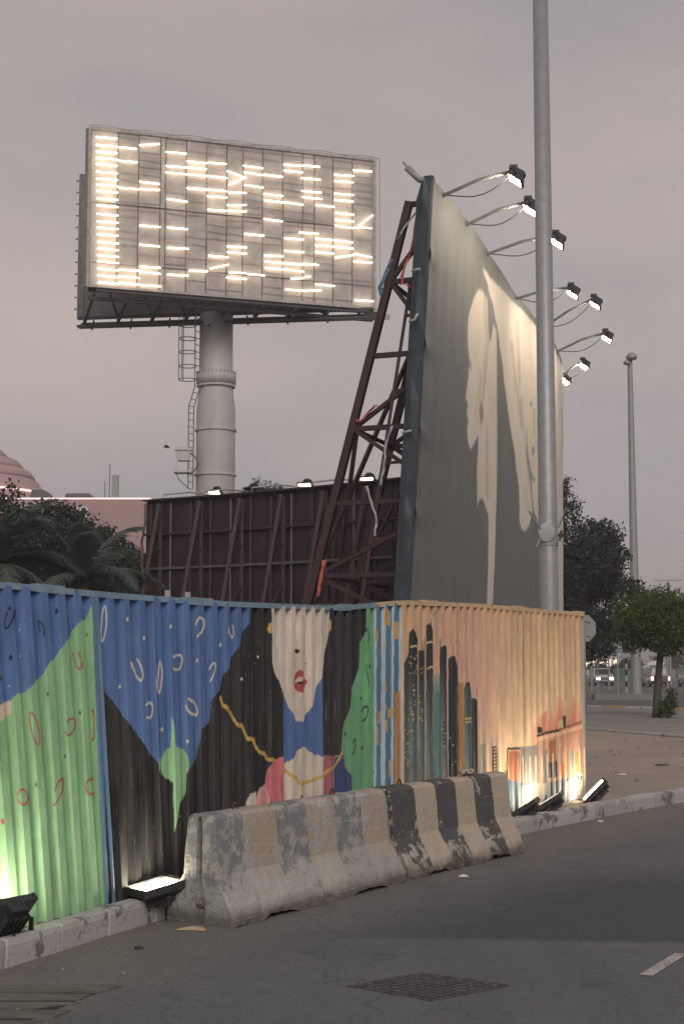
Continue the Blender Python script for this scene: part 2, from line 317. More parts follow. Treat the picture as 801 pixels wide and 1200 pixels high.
 ('gold',[(3.2929,1.3945),(3.3256,1.3408),(3.3736,1.3262),(3.4336,1.2779),(3.4696,1.2299),(3.5182,1.188),(3.5924,1.1718),(3.6292,1.1163),(3.679,1.0668),(3.7678,1.0559),(3.7928,1.0002),(3.8439,0.9565),(3.9218,0.9386),(3.9606,0.8882),(4.08,0.8744),(4.1468,0.8216),(4.2419,0.7947)],0.0314),
 ('pink',[(4.2568,0.9064),(4.0934,0.8736),(3.9729,0.8048),(3.9324,0.7044),(3.9578,0.6202),(4.0366,0.559),(4.1401,-0.1),(4.2492,-0.1)]),
 ('lightpink',[(3.9322,0.6907),(3.8537,0.6691),(3.8011,0.5849),(3.7713,-0.1),(4.0861,-0.1),(4.0233,0.56)]),
 ('cream',[(3.8017,0.6391),(3.7248,0.6315),(3.6483,0.5771),(3.5944,-0.1),(3.7842,-0.1)]),
 ('gold',[(3.985,1.947),(4.0118,1.9898),(4.0717,1.9983),(4.0707,1.9061),(4.011,1.9122)]),
 ('face',[(4.0148,2.4),(5.0362,2.4),(5.0195,2.1261),(5.0105,1.9441),(4.9257,1.7324),(4.8941,1.5382),(4.7894,1.4653),(4.729,1.2972),(4.5975,1.2207),(4.5683,1.1709),(4.4404,1.1755),(4.4128,1.2338),(4.3297,1.2934),(4.2344,1.4024),(4.1742,1.5098),(4.1087,1.567),(4.0615,1.6589),(4.0601,2.0405)]),
 ('blue',[(4.2344,1.4024),(4.3297,1.2934),(4.4128,1.2338),(4.4404,1.1755),(4.5683,1.1709),(4.5975,1.2207),(4.729,1.2972),(4.7894,1.4653),(4.8941,1.5382),(4.9186,0.8552),(4.7548,0.879),(4.6382,0.9216),(4.5664,0.9615),(4.4521,0.9242),(4.4093,0.8695),(4.3392,0.8523),(4.2423,0.8369)]),
 ('face',[(4.2423,0.8369),(4.3392,0.8523),(4.4093,0.8695),(4.4521,0.9242),(4.5664,0.9615),(4.6382,0.9216),(4.7548,0.879),(4.9186,0.8552),(4.9111,-0.1),(4.234,-0.1)]),
 ('rosewood',[(4.9112,0.8704),(5.0865,0.8607),(5.0619,-0.1),(4.9019,-0.1)]),
 ('deepblue',[(5.0863,0.8309),(5.2529,0.8516),(5.267,0.7452),(5.4023,0.6608),(5.372,-0.1),(5.0619,-0.1)]),
 ('black',[(5.0286,2.4),(5.6922,2.4),(5.6723,1.9636),(5.5515,1.844),(5.5339,1.6177),(5.4012,1.441),(5.3768,1.2572),(5.2701,1.1462),(5.2242,1.0192),(5.2155,0.8461),(4.9111,0.863),(4.8941,1.5382),(4.9257,1.7324),(5.0105,1.9441)]),
 ('gold',[(5.0112,2.0349),(5.0494,2.0434),(5.0487,1.9523),(5.0105,1.9441)]),
 ('green2',[(5.6922,2.4),(5.8322,2.4),(5.7822,-0.1),(5.372,-0.1),(5.4023,0.6608),(5.2745,0.7447),(5.2529,0.8516),(5.2242,1.0192),(5.2701,1.1462),(5.3768,1.2572),(5.4012,1.441),(5.5339,1.6177),(5.5515,1.844),(5.6723,1.9636)]),
 ('black',[(5.6726,1.9568),(5.6781,1.9679),(5.6846,1.9755),(5.6917,1.9794),(5.699,1.9792),(5.706,1.9748),(5.7123,1.9667),(5.7173,1.9553),(5.7208,1.9414),(5.7226,1.9258),(5.7225,1.9096),(5.7206,1.8939),(5.7169,1.8797),(5.7118,1.8679),(5.7055,1.8593),(5.6984,1.8544)],0.014),
 ('black',[(5.73,1.4761),(5.7239,1.4778),(5.7169,1.4837),(5.7094,1.4934),(5.7018,1.5064),(5.6945,1.5221),(5.6877,1.5397),(5.6818,1.5584),(5.6772,1.5773),(5.6739,1.5954),(5.6723,1.6119),(5.6723,1.6259),(5.6739,1.6369),(5.6772,1.6442),(5.6818,1.6475),(5.6877,1.6467)],0.014),
 ('black',[(5.5758,1.2257),(5.5939,1.2433),(5.6147,1.2574),(5.6364,1.2665),(5.657,1.2701),(5.6747,1.2675),(5.6877,1.2592),(5.6949,1.2458),(5.6957,1.2285),(5.6899,1.2091),(5.6781,1.1891),(5.6613,1.1705),(5.6413,1.155),(5.6196,1.144),(5.5985,1.1384),(5.5796,1.1388)],0.0176),
 ('black',[(5.4099,0.9515),(5.4186,0.9636),(5.4278,0.9724),(5.4371,0.9774),(5.4457,0.9783),(5.4529,0.9749),(5.4584,0.9674),(5.4616,0.9565),(5.4624,0.9428),(5.4607,0.9275),(5.4566,0.9115),(5.4505,0.896),(5.4427,0.8822),(5.4338,0.8709),(5.4245,0.8631),(5.4154,0.8592)],0.0163),
 ('black',[(5.7731,0.6666),(5.778,0.6671),(5.7829,0.6647),(5.7874,0.6593),(5.7914,0.6513),(5.7947,0.641),(5.7971,0.629),(5.7984,0.6158),(5.7987,0.6021),(5.7979,0.5885),(5.796,0.5757),(5.7932,0.5644),(5.7896,0.5551),(5.7853,0.5482),(5.7806,0.544),(5.7757,0.5429)],0.0141),
 ('black',[(5.5825,1.3448),(5.5766,1.3344),(5.5624,1.3304),(5.5483,1.335),(5.5426,1.3457),(5.5485,1.3561),(5.5627,1.3602),(5.5768,1.3555)]),
 ('black',[(5.7515,1.6326),(5.7454,1.6219),(5.7309,1.6175),(5.7165,1.622),(5.7107,1.6327),(5.7168,1.6434),(5.7312,1.6478),(5.7457,1.6434)]),
 ('black',[(5.3035,1.0309),(5.2977,1.0209),(5.2841,1.0172),(5.2705,1.022),(5.265,1.0326),(5.2707,1.0426),(5.2843,1.0463),(5.2979,1.0415)]),
 ('black',[(5.6018,0.8945),(5.5958,0.8843),(5.5816,0.8807),(5.5675,0.8858),(5.5618,0.8965),(5.5677,0.9067),(5.5819,0.9104),(5.596,0.9053)]),
 ('gold',[(4.2418,0.7806),(4.3381,0.7391),(4.4359,0.7112),(4.4779,0.6656),(4.5778,0.6513),(4.7087,0.6636),(4.8871,0.6878),(4.9782,0.726),(5.0702,0.7498),(5.1783,0.8256),(5.2232,0.8758)],0.0314),
 ('gold',[(4.542,0.6539),(4.5481,0.546)],0.0266),
 ('black',[(4.5521,0.5457),(4.5466,0.5364),(4.5337,0.5335),(4.5208,0.5385),(4.5155,0.5486),(4.5209,0.5579),(4.5339,0.5609),(4.5468,0.5558)]),
 ('black',[(4.418,1.774),(4.4462,1.7887),(4.5026,1.7746),(4.5167,1.7601),(4.474,1.7453),(4.4318,1.7524)]),
 ('black',[(4.6203,1.658),(4.6168,1.6518),(4.6086,1.6492),(4.6005,1.6518),(4.5972,1.6581),(4.6006,1.6642),(4.6088,1.6668),(4.6169,1.6642)]),
 ('lip',[(4.4159,1.5573),(4.4443,1.5859),(4.501,1.6073),(4.5723,1.6033),(4.5717,1.5414),(4.6434,1.504),(4.5853,1.461),(4.5706,1.4176),(4.4851,1.4192),(4.4289,1.449),(4.4152,1.4852)]),
 ('cream',[(4.4366,1.521),(4.4863,1.5458),(4.5646,1.5487),(4.5644,1.5196),(4.4364,1.4921)]),
 ('black',[(4.4435,1.4993),(4.5643,1.5159),(4.5641,1.4905),(4.4857,1.4843)]),
 ('palestripe',[(5.8222,2.4),(6.3783,2.4),(6.2824,-0.1),(5.7822,-0.1)]),
 ('teal',[(5.8722,2.4),(5.9623,2.4),(5.9223,-0.1),(5.8222,-0.1)]),
 ('teal',[(6.0523,2.4),(6.1523,2.4),(6.1023,-0.1),(6.0023,-0.1)]),
 ('teal',[(6.2024,2.4),(6.2924,2.4),(6.2224,-0.1),(6.1423,-0.1)]),
 ('orange',[(6.0177,2.1717),(6.1183,2.1747),(6.1164,2.0202),(6.0159,2.0181)]),
 ('orange',[(6.1793,2.0541),(6.2739,2.0562),(6.2717,1.8923),(6.1772,1.8911)]),
 ('orange',[(5.8393,1.9746),(5.901,1.9757),(5.8998,1.8636),(5.8381,1.8629)]),
 ('orange',[(5.9988,1.8647),(6.0264,1.8651),(6.0254,1.7765),(5.9978,1.7763)]),
 ('orange',[(6.0098,1.4876),(6.0482,1.4872),(6.047,1.383),(6.0087,1.3837)]),
 ('orange',[(6.0683,1.2385),(6.1688,1.2358),(6.1677,1.1473),(6.0672,1.1505)]),
 ('orange',[(5.8781,1.2198),(5.9384,1.2181),(5.9371,1.0992),(5.8768,1.1013)]),
 ('orange',[(6.0287,1.1358),(6.0701,1.1345),(6.0687,1.0148),(6.0274,1.0164)]),
 ('orange',[(5.8457,1.0788),(5.8871,1.0773),(5.8854,0.9118),(5.8439,0.9138)]),
 ('orange',[(6.0856,0.7592),(6.1318,0.7566),(6.1298,0.5974),(6.0837,0.6004)]),
 ('orange',[(6.0303,1.2714),(6.0533,1.2708),(6.0528,1.2309),(6.0299,1.2315)]),
 ('rust',[(6.2021,1.3964),(6.2965,1.3948),(6.2624,-0.1),(6.1623,-0.1)]),
 ('sunset',[(6.3349,2.4),(10.9242,2.4),(10.9242,-0.1),(6.2824,-0.1),(6.3286,1.3943)]),
 ('tower',[(6.354,0.2611),(6.3758,1.6554),(6.4646,1.7626),(6.4765,1.953),(6.5532,2.0001),(6.6096,1.9669),(6.6531,1.8973),(6.6416,0.2362)]),
 ('tower',[(6.6416,0.2362),(6.6691,1.7836),(6.805,1.7895),(6.7847,0.2239)]),
 ('black',[(6.7537,1.7724),(6.7556,1.8733)],0.014),
 ('black',[(6.8011,1.7726),(6.8036,1.9077)],0.0147),
 ('tower',[(6.7938,0.2231),(6.8372,2.0395),(6.9394,2.0715),(6.9841,1.9785),(6.9671,0.2081)]),
 ('steel',[(6.8925,2.0449),(6.9678,2.0978),(7.0061,2.1416),(7.0764,2.178)],0.0161),
 ('tealfade',[(6.9849,1.5525),(7.1637,1.5511),(7.1536,0.1919),(6.9671,0.2081)]),
 ('tower',[(7.0972,0.1968),(7.1314,1.8175),(7.2081,1.8397),(7.285,1.836),(7.2769,0.1812)]),
 ('black',[(7.1407,1.8089),(7.1425,1.895)],0.014),
 ('blacktower',[(7.2961,0.1796),(7.3208,1.706),(7.3994,1.7367),(7.4779,1.7326),(7.5249,1.6273),(7.4996,0.162)]),
 ('rust2',[(7.5308,1.4608),(7.6506,1.4593),(7.638,0.15),(7.4996,0.162)]),
 ('tower',[(7.638,0.15),(7.6612,1.3974),(7.7114,1.4674),(7.7927,1.4664),(7.8405,1.3323),(7.8192,0.1343)]),
 ('blacktower',[(7.8192,0.1343),(7.84,1.3145),(7.9119,1.3041),(7.9737,1.2849),(7.973,0.121)]),
 ('cream',[(7.84,1.3145),(7.9738,1.2894)],0.014),
 ('black',[(7.964,1.312),(7.9664,1.4015)],0.014),
 ('palegrey',[(7.9937,0.1192),(8.0128,0.8099),(8.1698,0.8203),(8.1605,0.1048)]),
 ('blacktower',[(8.3131,0.0915),(8.3336,0.8307),(8.4697,0.8336),(8.4596,0.0789)]),
 ('cream',[(8.3817,0.783),(8.4573,0.7793)],0.014),
 ('cream',[(8.3807,0.7467),(8.4563,0.7428)],0.014),
 ('cream',[(8.3797,0.7103),(8.4553,0.7064)],0.014),
 ('cream',[(8.3787,0.6741),(8.4543,0.6699)],0.014),
 ('cream',[(8.3777,0.6378),(8.4533,0.6335)],0.014),
 ('cream',[(8.3767,0.6015),(8.4523,0.5971)],0.014),
 ('cream',[(8.3757,0.5653),(8.4513,0.5607)],0.014),
 ('cream',[(8.3747,0.5291),(8.4503,0.5244)],0.014),
 ('cream',[(8.3737,0.4929),(8.4492,0.4881)],0.014),
 ('cream',[(8.3727,0.4567),(8.4482,0.4517)],0.014),
 ('cream',[(8.3717,0.4206),(8.4472,0.4155)],0.014),
 ('cream',[(8.3707,0.3845),(8.4462,0.3792)],0.014),
 ('cream',[(8.3697,0.3484),(8.4452,0.3429)],0.014),
 ('cream',[(8.3687,0.3123),(8.4442,0.3067)],0.014),
 ('cream',[(8.3677,0.2763),(8.4432,0.2705)],0.014),
 ('cream',[(8.3666,0.2402),(8.4422,0.2343)],0.014),
 ('cream',[(8.3656,0.2042),(8.4412,0.1981)],0.014),
 ('cream',[(8.3646,0.1682),(8.4402,0.162)],0.014),
 ('cream',[(8.3379,0.8305),(8.4588,0.8341),(8.4573,0.7793),(8.3385,0.776)]),
 ('window',[(6.6374,1.638),(6.6339,1.6324),(6.6258,1.6301),(6.6178,1.6324),(6.6145,1.6381),(6.618,1.6437),(6.6261,1.646),(6.6341,1.6437)]),
 ('window',[(6.6377,1.6073),(6.6342,1.6017),(6.6261,1.5994),(6.6181,1.6017),(6.6148,1.6074),(6.6182,1.613),(6.6264,1.6153),(6.6344,1.613)]),
 ('window',[(6.6,1.6987),(6.5966,1.693),(6.5885,1.6907),(6.5805,1.693),(6.5772,1.6987),(6.5807,1.7043),(6.5887,1.7067),(6.5968,1.7043)]),
 ('window',[(6.6405,1.7373),(6.637,1.7316),(6.6289,1.7292),(6.6208,1.7315),(6.6176,1.7372),(6.621,1.7428),(6.6291,1.7452),(6.6372,1.7429)]),
 ('window',[(6.5362,1.6587),(6.5328,1.6531),(6.5248,1.6508),(6.5168,1.6532),(6.5136,1.6588),(6.517,1.6644),(6.525,1.6667),(6.533,1.6644)]),
 ('window',[(6.6117,1.7021),(6.6083,1.6964),(6.6001,1.6941),(6.5921,1.6964),(6.5889,1.702),(6.5923,1.7077),(6.6004,1.71),(6.6084,1.7077)]),
 ('window',[(6.6211,1.5582),(6.6177,1.5526),(6.6096,1.5503),(6.6016,1.5527),(6.5983,1.5584),(6.6018,1.564),(6.6099,1.5663),(6.6179,1.5639)]),
 ('window',[(6.5231,1.6292),(6.5197,1.6236),(6.5117,1.6213),(6.5038,1.6236),(6.5006,1.6292),(6.5039,1.6349),(6.512,1.6372),(6.5199,1.6348)]),
 ('window',[(6.5019,1.6676),(6.4985,1.6619),(6.4905,1.6596),(6.4826,1.662),(6.4794,1.6676),(6.4828,1.6732),(6.4908,1.6755),(6.4987,1.6732)]),
 ('window',[(6.5052,1.5639),(6.5018,1.5584),(6.4938,1.5561),(6.4859,1.5585),(6.4827,1.5641),(6.486,1.5697),(6.494,1.5719),(6.5019,1.5696)]),
 ('window',[(6.5605,1.565),(6.5571,1.5593),(6.5491,1.5571),(6.5411,1.5595),(6.5379,1.5651),(6.5413,1.5707),(6.5493,1.573),(6.5573,1.5706)]),
 ('window',[(6.6106,1.5797),(6.6071,1.5741),(6.599,1.5718),(6.591,1.5742),(6.5878,1.5799),(6.5912,1.5855),(6.5993,1.5878),(6.6073,1.5854)]),
 ('window',[(6.526,1.7243),(6.5226,1.7187),(6.5146,1.7163),(6.5066,1.7187),(6.5034,1.7243),(6.5068,1.7299),(6.5148,1.7322),(6.5228,1.7299)]),
 ('window',[(6.5863,1.7075),(6.5829,1.7018),(6.5748,1.6995),(6.5668,1.7018),(6.5636,1.7074),(6.567,1.7131),(6.5751,1.7154),(6.5831,1.7131)]),
 ('window',[(6.5892,1.2604),(6.5858,1.2549),(6.5777,1.2528),(6.5698,1.2553),(6.5665,1.261),(6.57,1.2665),(6.578,1.2687),(6.586,1.2661)]),
 ('window',[(6.5618,0.9346),(6.5584,0.9292),(6.5504,0.9273),(6.5425,0.93),(6.5393,0.9356),(6.5426,0.9411),(6.5507,0.943),(6.5586,0.9403)]),
 ('window',[(6.5699,1.447),(6.5665,1.4414),(6.5584,1.4392),(6.5505,1.4416),(6.5472,1.4473),(6.5506,1.4529),(6.5587,1.4551),(6.5667,1.4527)]),
 ('window',[(6.5268,1.1777),(6.5234,1.1722),(6.5154,1.1701),(6.5075,1.1727),(6.5043,1.1783),(6.5077,1.1838),(6.5157,1.1859),(6.5236,1.1833)]),
 ('window',[(6.5646,1.1194),(6.5612,1.114),(6.5532,1.1119),(6.5452,1.1145),(6.542,1.1202),(6.5454,1.1257),(6.5534,1.1277),(6.5614,1.1251)]),
 ('window',[(6.5514,1.1124),(6.548,1.1069),(6.54,1.1049),(6.5321,1.1075),(6.5289,1.1131),(6.5323,1.1186),(6.5403,1.1206),(6.5482,1.1181)]),
 ('window',[(6.5512,1.1283),(6.5478,1.1229),(6.5398,1.1208),(6.5319,1.1234),(6.5287,1.1291),(6.5321,1.1346),(6.5401,1.1366),(6.548,1.134)]),
 ('window',[(6.5953,1.4027),(6.5919,1.3971),(6.5838,1.3949),(6.5758,1.3974),(6.5726,1.403),(6.576,1.4086),(6.5841,1.4108),(6.5921,1.4083)]),
 ('window',[(6.5502,1.2033),(6.5468,1.1978),(6.5388,1.1957),(6.5309,1.1983),(6.5277,1.2039),(6.5311,1.2094),(6.5391,1.2115),(6.547,1.209)]),
 ('window',[(6.5859,1.3565),(6.5825,1.3509),(6.5744,1.3487),(6.5664,1.3512),(6.5632,1.3569),(6.5666,1.3624),(6.5747,1.3646),(6.5827,1.3621)]),
 ('window',[(6.5679,1.1271),(6.5645,1.1217),(6.5565,1.1196),(6.5486,1.1222),(6.5453,1.1279),(6.5487,1.1334),(6.5568,1.1354),(6.5647,1.1328)]),
 ('window',[(6.607,1.2883),(6.6036,1.2827),(6.5955,1.2806),(6.5875,1.2831),(6.5843,1.2888),(6.5877,1.2943),(6.5957,1.2965),(6.6038,1.294)]),
 ('window',[(6.5813,1.3951),(6.5779,1.3896),(6.5699,1.3874),(6.5619,1.3899),(6.5587,1.3955),(6.5621,1.4011),(6.5701,1.4033),(6.5781,1.4008)]),
 ('window',[(6.5666,1.401),(6.5632,1.3954),(6.5551,1.3932),(6.5471,1.3957),(6.5439,1.4014),(6.5473,1.4069),(6.5554,1.4091),(6.5633,1.4067)]),
 ('window',[(6.566,1.1651),(6.5626,1.1596),(6.5546,1.1575),(6.5466,1.1601),(6.5434,1.1658),(6.5468,1.1713),(6.5549,1.1733),(6.5628,1.1708)]),
 ('window',[(6.5505,1.1705),(6.5471,1.165),(6.5391,1.163),(6.5312,1.1655),(6.528,1.1712),(6.5314,1.1767),(6.5394,1.1787),(6.5473,1.1762)]),
 ('window',[(6.5638,1.174),(6.5604,1.1686),(6.5523,1.1665),(6.5444,1.169),(6.5412,1.1747),(6.5446,1.1802),(6.5526,1.1823),(6.5605,1.1797)]),
 ('window',[(6.4621,1.1224),(6.4587,1.1169),(6.4508,1.1149),(6.443,1.1175),(6.4398,1.1231),(6.4432,1.1286),(6.4511,1.1306),(6.4589,1.128)]),
 ('window',[(6.5508,1.0244),(6.5474,1.019),(6.5393,1.017),(6.5314,1.0196),(6.5282,1.0253),(6.5316,1.0307),(6.5396,1.0327),(6.5475,1.0301)]),
 ('window',[(6.5111,1.2809),(6.5077,1.2754),(6.4997,1.2733),(6.4918,1.2758),(6.4886,1.2814),(6.492,1.2869),(6.5,1.2891),(6.5079,1.2866)]),
 ('window',[(6.5105,1.228),(6.5071,1.2226),(6.4991,1.2205),(6.4912,1.223),(6.488,1.2286),(6.4914,1.2341),(6.4994,1.2362),(6.5073,1.2337)]),
 ('window',[(6.5307,1.0142),(6.5273,1.0087),(6.5193,1.0068),(6.5114,1.0094),(6.5082,1.0151),(6.5116,1.0205),(6.5196,1.0225),(6.5275,1.0199)]),
 ('window',[(6.4538,0.8184),(6.4504,0.8131),(6.4425,0.8112),(6.4347,0.8139),(6.4315,0.8196),(6.4349,0.8249),(6.4428,0.8268),(6.4506,0.8241)]),
 ('window',[(6.3918,0.8474),(6.3885,0.8421),(6.3806,0.8402),(6.3729,0.8429),(6.3697,0.8485),(6.3731,0.8539),(6.3809,0.8557),(6.3887,0.8531)]),
 ('window',[(6.4002,0.8168),(6.3969,0.8114),(6.389,0.8096),(6.3812,0.8123),(6.3781,0.8179),(6.3814,0.8232),(6.3893,0.8251),(6.397,0.8224)]),
 ('window',[(6.4317,0.7529),(6.4284,0.7476),(6.4205,0.7457),(6.4127,0.7485),(6.4095,0.7541),(6.4129,0.7594),(6.4207,0.7613),(6.4285,0.7586)]),
 ('window',[(6.3923,1.0221),(6.389,1.0167),(6.3811,1.0148),(6.3733,1.0174),(6.3702,1.023),(6.3735,1.0284),(6.3814,1.0304),(6.3891,1.0278)]),
 ('window',[(6.478,0.8534),(6.4746,0.848),(6.4667,0.8462),(6.4588,0.8488),(6.4557,0.8545),(6.459,0.8599),(6.4669,0.8618),(6.4748,0.8591)]),
 ('window',[(6.4601,0.7204),(6.4568,0.7151),(6.4488,0.7132),(6.441,0.716),(6.4379,0.7217),(6.4412,0.727),(6.4491,0.7289),(6.4569,0.7261)]),
 ('window',[(6.4487,0.7347),(6.4453,0.7294),(6.4374,0.7275),(6.4296,0.7303),(6.4264,0.736),(6.4298,0.7413),(6.4377,0.7431),(6.4455,0.7404)]),
 ('window',[(6.451,0.6872),(6.4477,0.6819),(6.4398,0.6801),(6.432,0.6828),(6.4288,0.6885),(6.4321,0.6938),(6.44,0.6957),(6.4478,0.6929)]),
 ('window',[(6.478,1.0028),(6.4747,0.9974),(6.4667,0.9954),(6.4589,0.998),(6.4557,1.0037),(6.4591,1.0091),(6.467,1.0111),(6.4749,1.0085)]),
 ('window',[(6.4312,0.7131),(6.4278,0.7078),(6.42,0.706),(6.4122,0.7088),(6.409,0.7144),(6.4123,0.7197),(6.4202,0.7216),(6.428,0.7188)]),
 ('window',[(6.4336,0.9882),(6.4303,0.9828),(6.4224,0.9808),(6.4146,0.9835),(6.4114,0.9891),(6.4148,0.9945),(6.4226,0.9965),(6.4305,0.9939)]),
 ('window',[(6.4493,0.9045),(6.446,0.8991),(6.4381,0.8972),(6.4302,0.8999),(6.4271,0.9055),(6.4304,0.9109),(6.4383,0.9128),(6.4461,0.9101)]),
 ('window',[(6.4694,0.8856),(6.466,0.8802),(6.4581,0.8783),(6.4503,0.881),(6.4471,0.8867),(6.4505,0.892),(6.4584,0.8939),(6.4662,0.8913)]),
 ('window',[(6.4198,0.8979),(6.4164,0.8925),(6.4085,0.8906),(6.4007,0.8932),(6.3976,0.8989),(6.4009,0.9043),(6.4088,0.9062),(6.4166,0.9035)]),
 ('window',[(6.4385,0.6978),(6.4352,0.6925),(6.4273,0.6907),(6.4195,0.6935),(6.4163,0.6991),(6.4196,0.7044),(6.4275,0.7063),(6.4353,0.7035)]),
 ('window',[(6.5186,0.8069),(6.5152,0.8015),(6.5073,0.7996),(6.4994,0.8023),(6.4962,0.808),(6.4996,0.8134),(6.5075,0.8153),(6.5154,0.8126)]),
 ('window',[(6.3931,0.7691),(6.3898,0.7638),(6.3819,0.762),(6.3742,0.7647),(6.371,0.7704),(6.3743,0.7757),(6.3822,0.7775),(6.3899,0.7748)]),
 ('window',[(6.7491,1.1892),(6.7456,1.1837),(6.7374,1.1816),(6.7292,1.1842),(6.726,1.1899),(6.7295,1.1955),(6.7377,1.1976),(6.7458,1.195)]),
 ('window',[(6.7267,1.6061),(6.7233,1.6004),(6.715,1.5981),(6.7069,1.6005),(6.7036,1.6062),(6.7071,1.6118),(6.7153,1.6141),(6.7235,1.6118)]),
 ('window',[(6.75,1.5705),(6.7465,1.5648),(6.7383,1.5625),(6.7301,1.5649),(6.7269,1.5706),(6.7304,1.5763),(6.7386,1.5786),(6.7467,1.5762)]),
 ('window',[(6.7567,1.2061),(6.7532,1.2006),(6.745,1.1985),(6.7368,1.201),(6.7336,1.2068),(6.7371,1.2123),(6.7453,1.2145),(6.7534,1.2119)]),
 ('window',[(6.7235,1.1263),(6.7201,1.1208),(6.7119,1.1187),(6.7038,1.1214),(6.7005,1.1271),(6.704,1.1326),(6.7122,1.1347),(6.7203,1.1321)]),
 ('window',[(6.7024,1.1277),(6.699,1.1222),(6.6908,1.1201),(6.6827,1.1227),(6.6795,1.1284),(6.6829,1.134),(6.6911,1.136),(6.6992,1.1334)]),
 ('window',[(6.7304,1.2239),(6.727,1.2183),(6.7188,1.2162),(6.7107,1.2188),(6.7074,1.2245),(6.7109,1.2301),(6.7191,1.2322),(6.7272,1.2296)]),
 ('window',[(6.7542,1.1051),(6.7507,1.0995),(6.7425,1.0975),(6.7344,1.1001),(6.7311,1.1059),(6.7346,1.1114),(6.7428,1.1134),(6.7509,1.1108)]),
 ('window',[(6.7837,1.6161),(6.7802,1.6104),(6.7719,1.6081),(6.7637,1.6104),(6.7604,1.6162),(6.7639,1.6218),(6.7722,1.6242),(6.7804,1.6218)]),
 ('window',[(6.6921,1.3437),(6.6887,1.3381),(6.6805,1.3359),(6.6724,1.3384),(6.6692,1.3441),(6.6726,1.3497),(6.6808,1.3519),(6.6889,1.3494)]),
 ('window',[(6.6926,1.2819),(6.6892,1.2763),(6.681,1.2742),(6.6729,1.2767),(6.6697,1.2825),(6.6731,1.288),(6.6813,1.2902),(6.6894,1.2876)]),
 ('window',[(6.7377,1.2759),(6.7342,1.2704),(6.726,1.2682),(6.7179,1.2708),(6.7146,1.2765),(6.7181,1.282),(6.7263,1.2842),(6.7344,1.2817)]),
 ('window',[(7.4124,0.8366),(7.4086,0.8309),(7.3997,0.8289),(7.391,0.8318),(7.3874,0.8378),(7.3912,0.8434),(7.4001,0.8454),(7.4088,0.8426)]),
 ('window',[(7.4778,0.6561),(7.474,0.6505),(7.465,0.6486),(7.4562,0.6515),(7.4527,0.6576),(7.4565,0.6632),(7.4654,0.6651),(7.4743,0.6622)]),
 ('window',[(7.3547,0.9063),(7.351,0.9007),(7.3421,0.8986),(7.3335,0.9015),(7.33,0.9074),(7.3337,0.9131),(7.3425,0.9151),(7.3512,0.9123)]),
 ('window',[(7.4382,0.8293),(7.4344,0.8236),(7.4255,0.8216),(7.4168,0.8245),(7.4132,0.8305),(7.417,0.8362),(7.4259,0.8381),(7.4347,0.8353)]),
 ('window',[(7.4032,0.6399),(7.3994,0.6343),(7.3905,0.6324),(7.3818,0.6353),(7.3783,0.6414),(7.3821,0.647),(7.3909,0.6489),(7.3997,0.6459)]),
 ('window',[(7.1889,0.8462),(7.1852,0.8406),(7.1766,0.8386),(7.168,0.8414),(7.1646,0.8473),(7.1683,0.8529),(7.1769,0.8549),(7.1855,0.8521)]),
 ('window',[(7.2402,0.9555),(7.2365,0.9498),(7.2278,0.9478),(7.2192,0.9505),(7.2158,0.9565),(7.2195,0.9621),(7.2281,0.9642),(7.2367,0.9614)]),
 ('window',[(7.1692,1.0009),(7.1655,0.9952),(7.1569,0.9932),(7.1484,0.9959),(7.1449,1.0018),(7.1486,1.0075),(7.1572,1.0095),(7.1658,1.0068)]),
 ('window',[(7.243,0.8241),(7.2393,0.8185),(7.2306,0.8166),(7.222,0.8194),(7.2186,0.8253),(7.2223,0.8309),(7.2309,0.8329),(7.2395,0.8301)]),
 ('window',[(6.8523,1.866),(6.9634,1.8732)],0.0197),
 ('window',[(6.8658,1.6124),(6.9771,1.629)],0.0197),
 ('window',[(7.6816,1.0889),(7.8238,1.0886)],0.0181),
 ('window',[(7.6808,1.0538),(7.8229,1.0532)],0.0155),
 ('window',[(6.5095,1.8208),(6.634,1.8302)],0.0194),
 ('black',[(7.182,1.0715),(7.2487,1.0665)],0.014),
 ('black',[(7.1811,1.0288),(7.2478,1.0238)],0.014),
 ('black',[(7.1801,0.9862),(7.2468,0.981)],0.014),
 ('black',[(7.1792,0.9437),(7.2459,0.9383)],0.014),
 ('black',[(7.1783,0.9011),(7.2449,0.8956)],0.014),
 ('black',[(7.1774,0.8587),(7.244,0.8529)],0.014),
 ('redhaze',[(9.2617,0.7688),(9.4338,0.9534),(9.6558,1.0622),(9.958,1.152),(10.2189,1.3062),(10.4026,1.3029),(10.6693,1.2361),(10.9242,1.1665),(10.9242,0.3252),(9.2526,0.4363)]),
 ('harbour',[(8.7315,0.7289),(9.549,0.7359),(9.6731,0.7884),(10.3372,0.8188),(10.9242,0.833),(10.624,-0.1),(8.4832,-0.1)]),
 ('black',[(8.7265,0.1477),(8.7427,0.7283),(9.073,0.7211)],0.0244),
 ('brick',[(8.7867,0.6982),(9.072,0.6834),(9.0624,0.3358),(8.7772,0.3559)]),
 ('smoke',[(9.0849,0.7299),(9.5488,0.7262),(9.537,0.2929),(9.0737,0.3257)]),
 ('black',[(9.5524,0.8616),(9.5543,0.9295),(9.628,0.9413),(9.7012,0.9141),(9.6999,0.8653)]),
 ('black',[(9.5516,0.8326),(9.8242,0.8602),(10.2075,0.8694)],0.0288),
 ('sand',[(9.5506,0.7939),(10.2066,0.8344),(10.9242,0.885)],0.044),
 ('brown',[(10.2079,0.8844),(10.9242,0.9475)],0.0213),
 ('yellow',[(10.3668,0.9388),(10.3493,0.9122),(10.3041,0.8953),(10.2456,0.8935),(10.1925,0.9072),(10.1615,0.9321),(10.1621,0.9602),(10.1942,0.9829),(10.2478,0.9929),(10.3061,0.9869),(10.3505,0.9668),(10.3668,0.939)]),
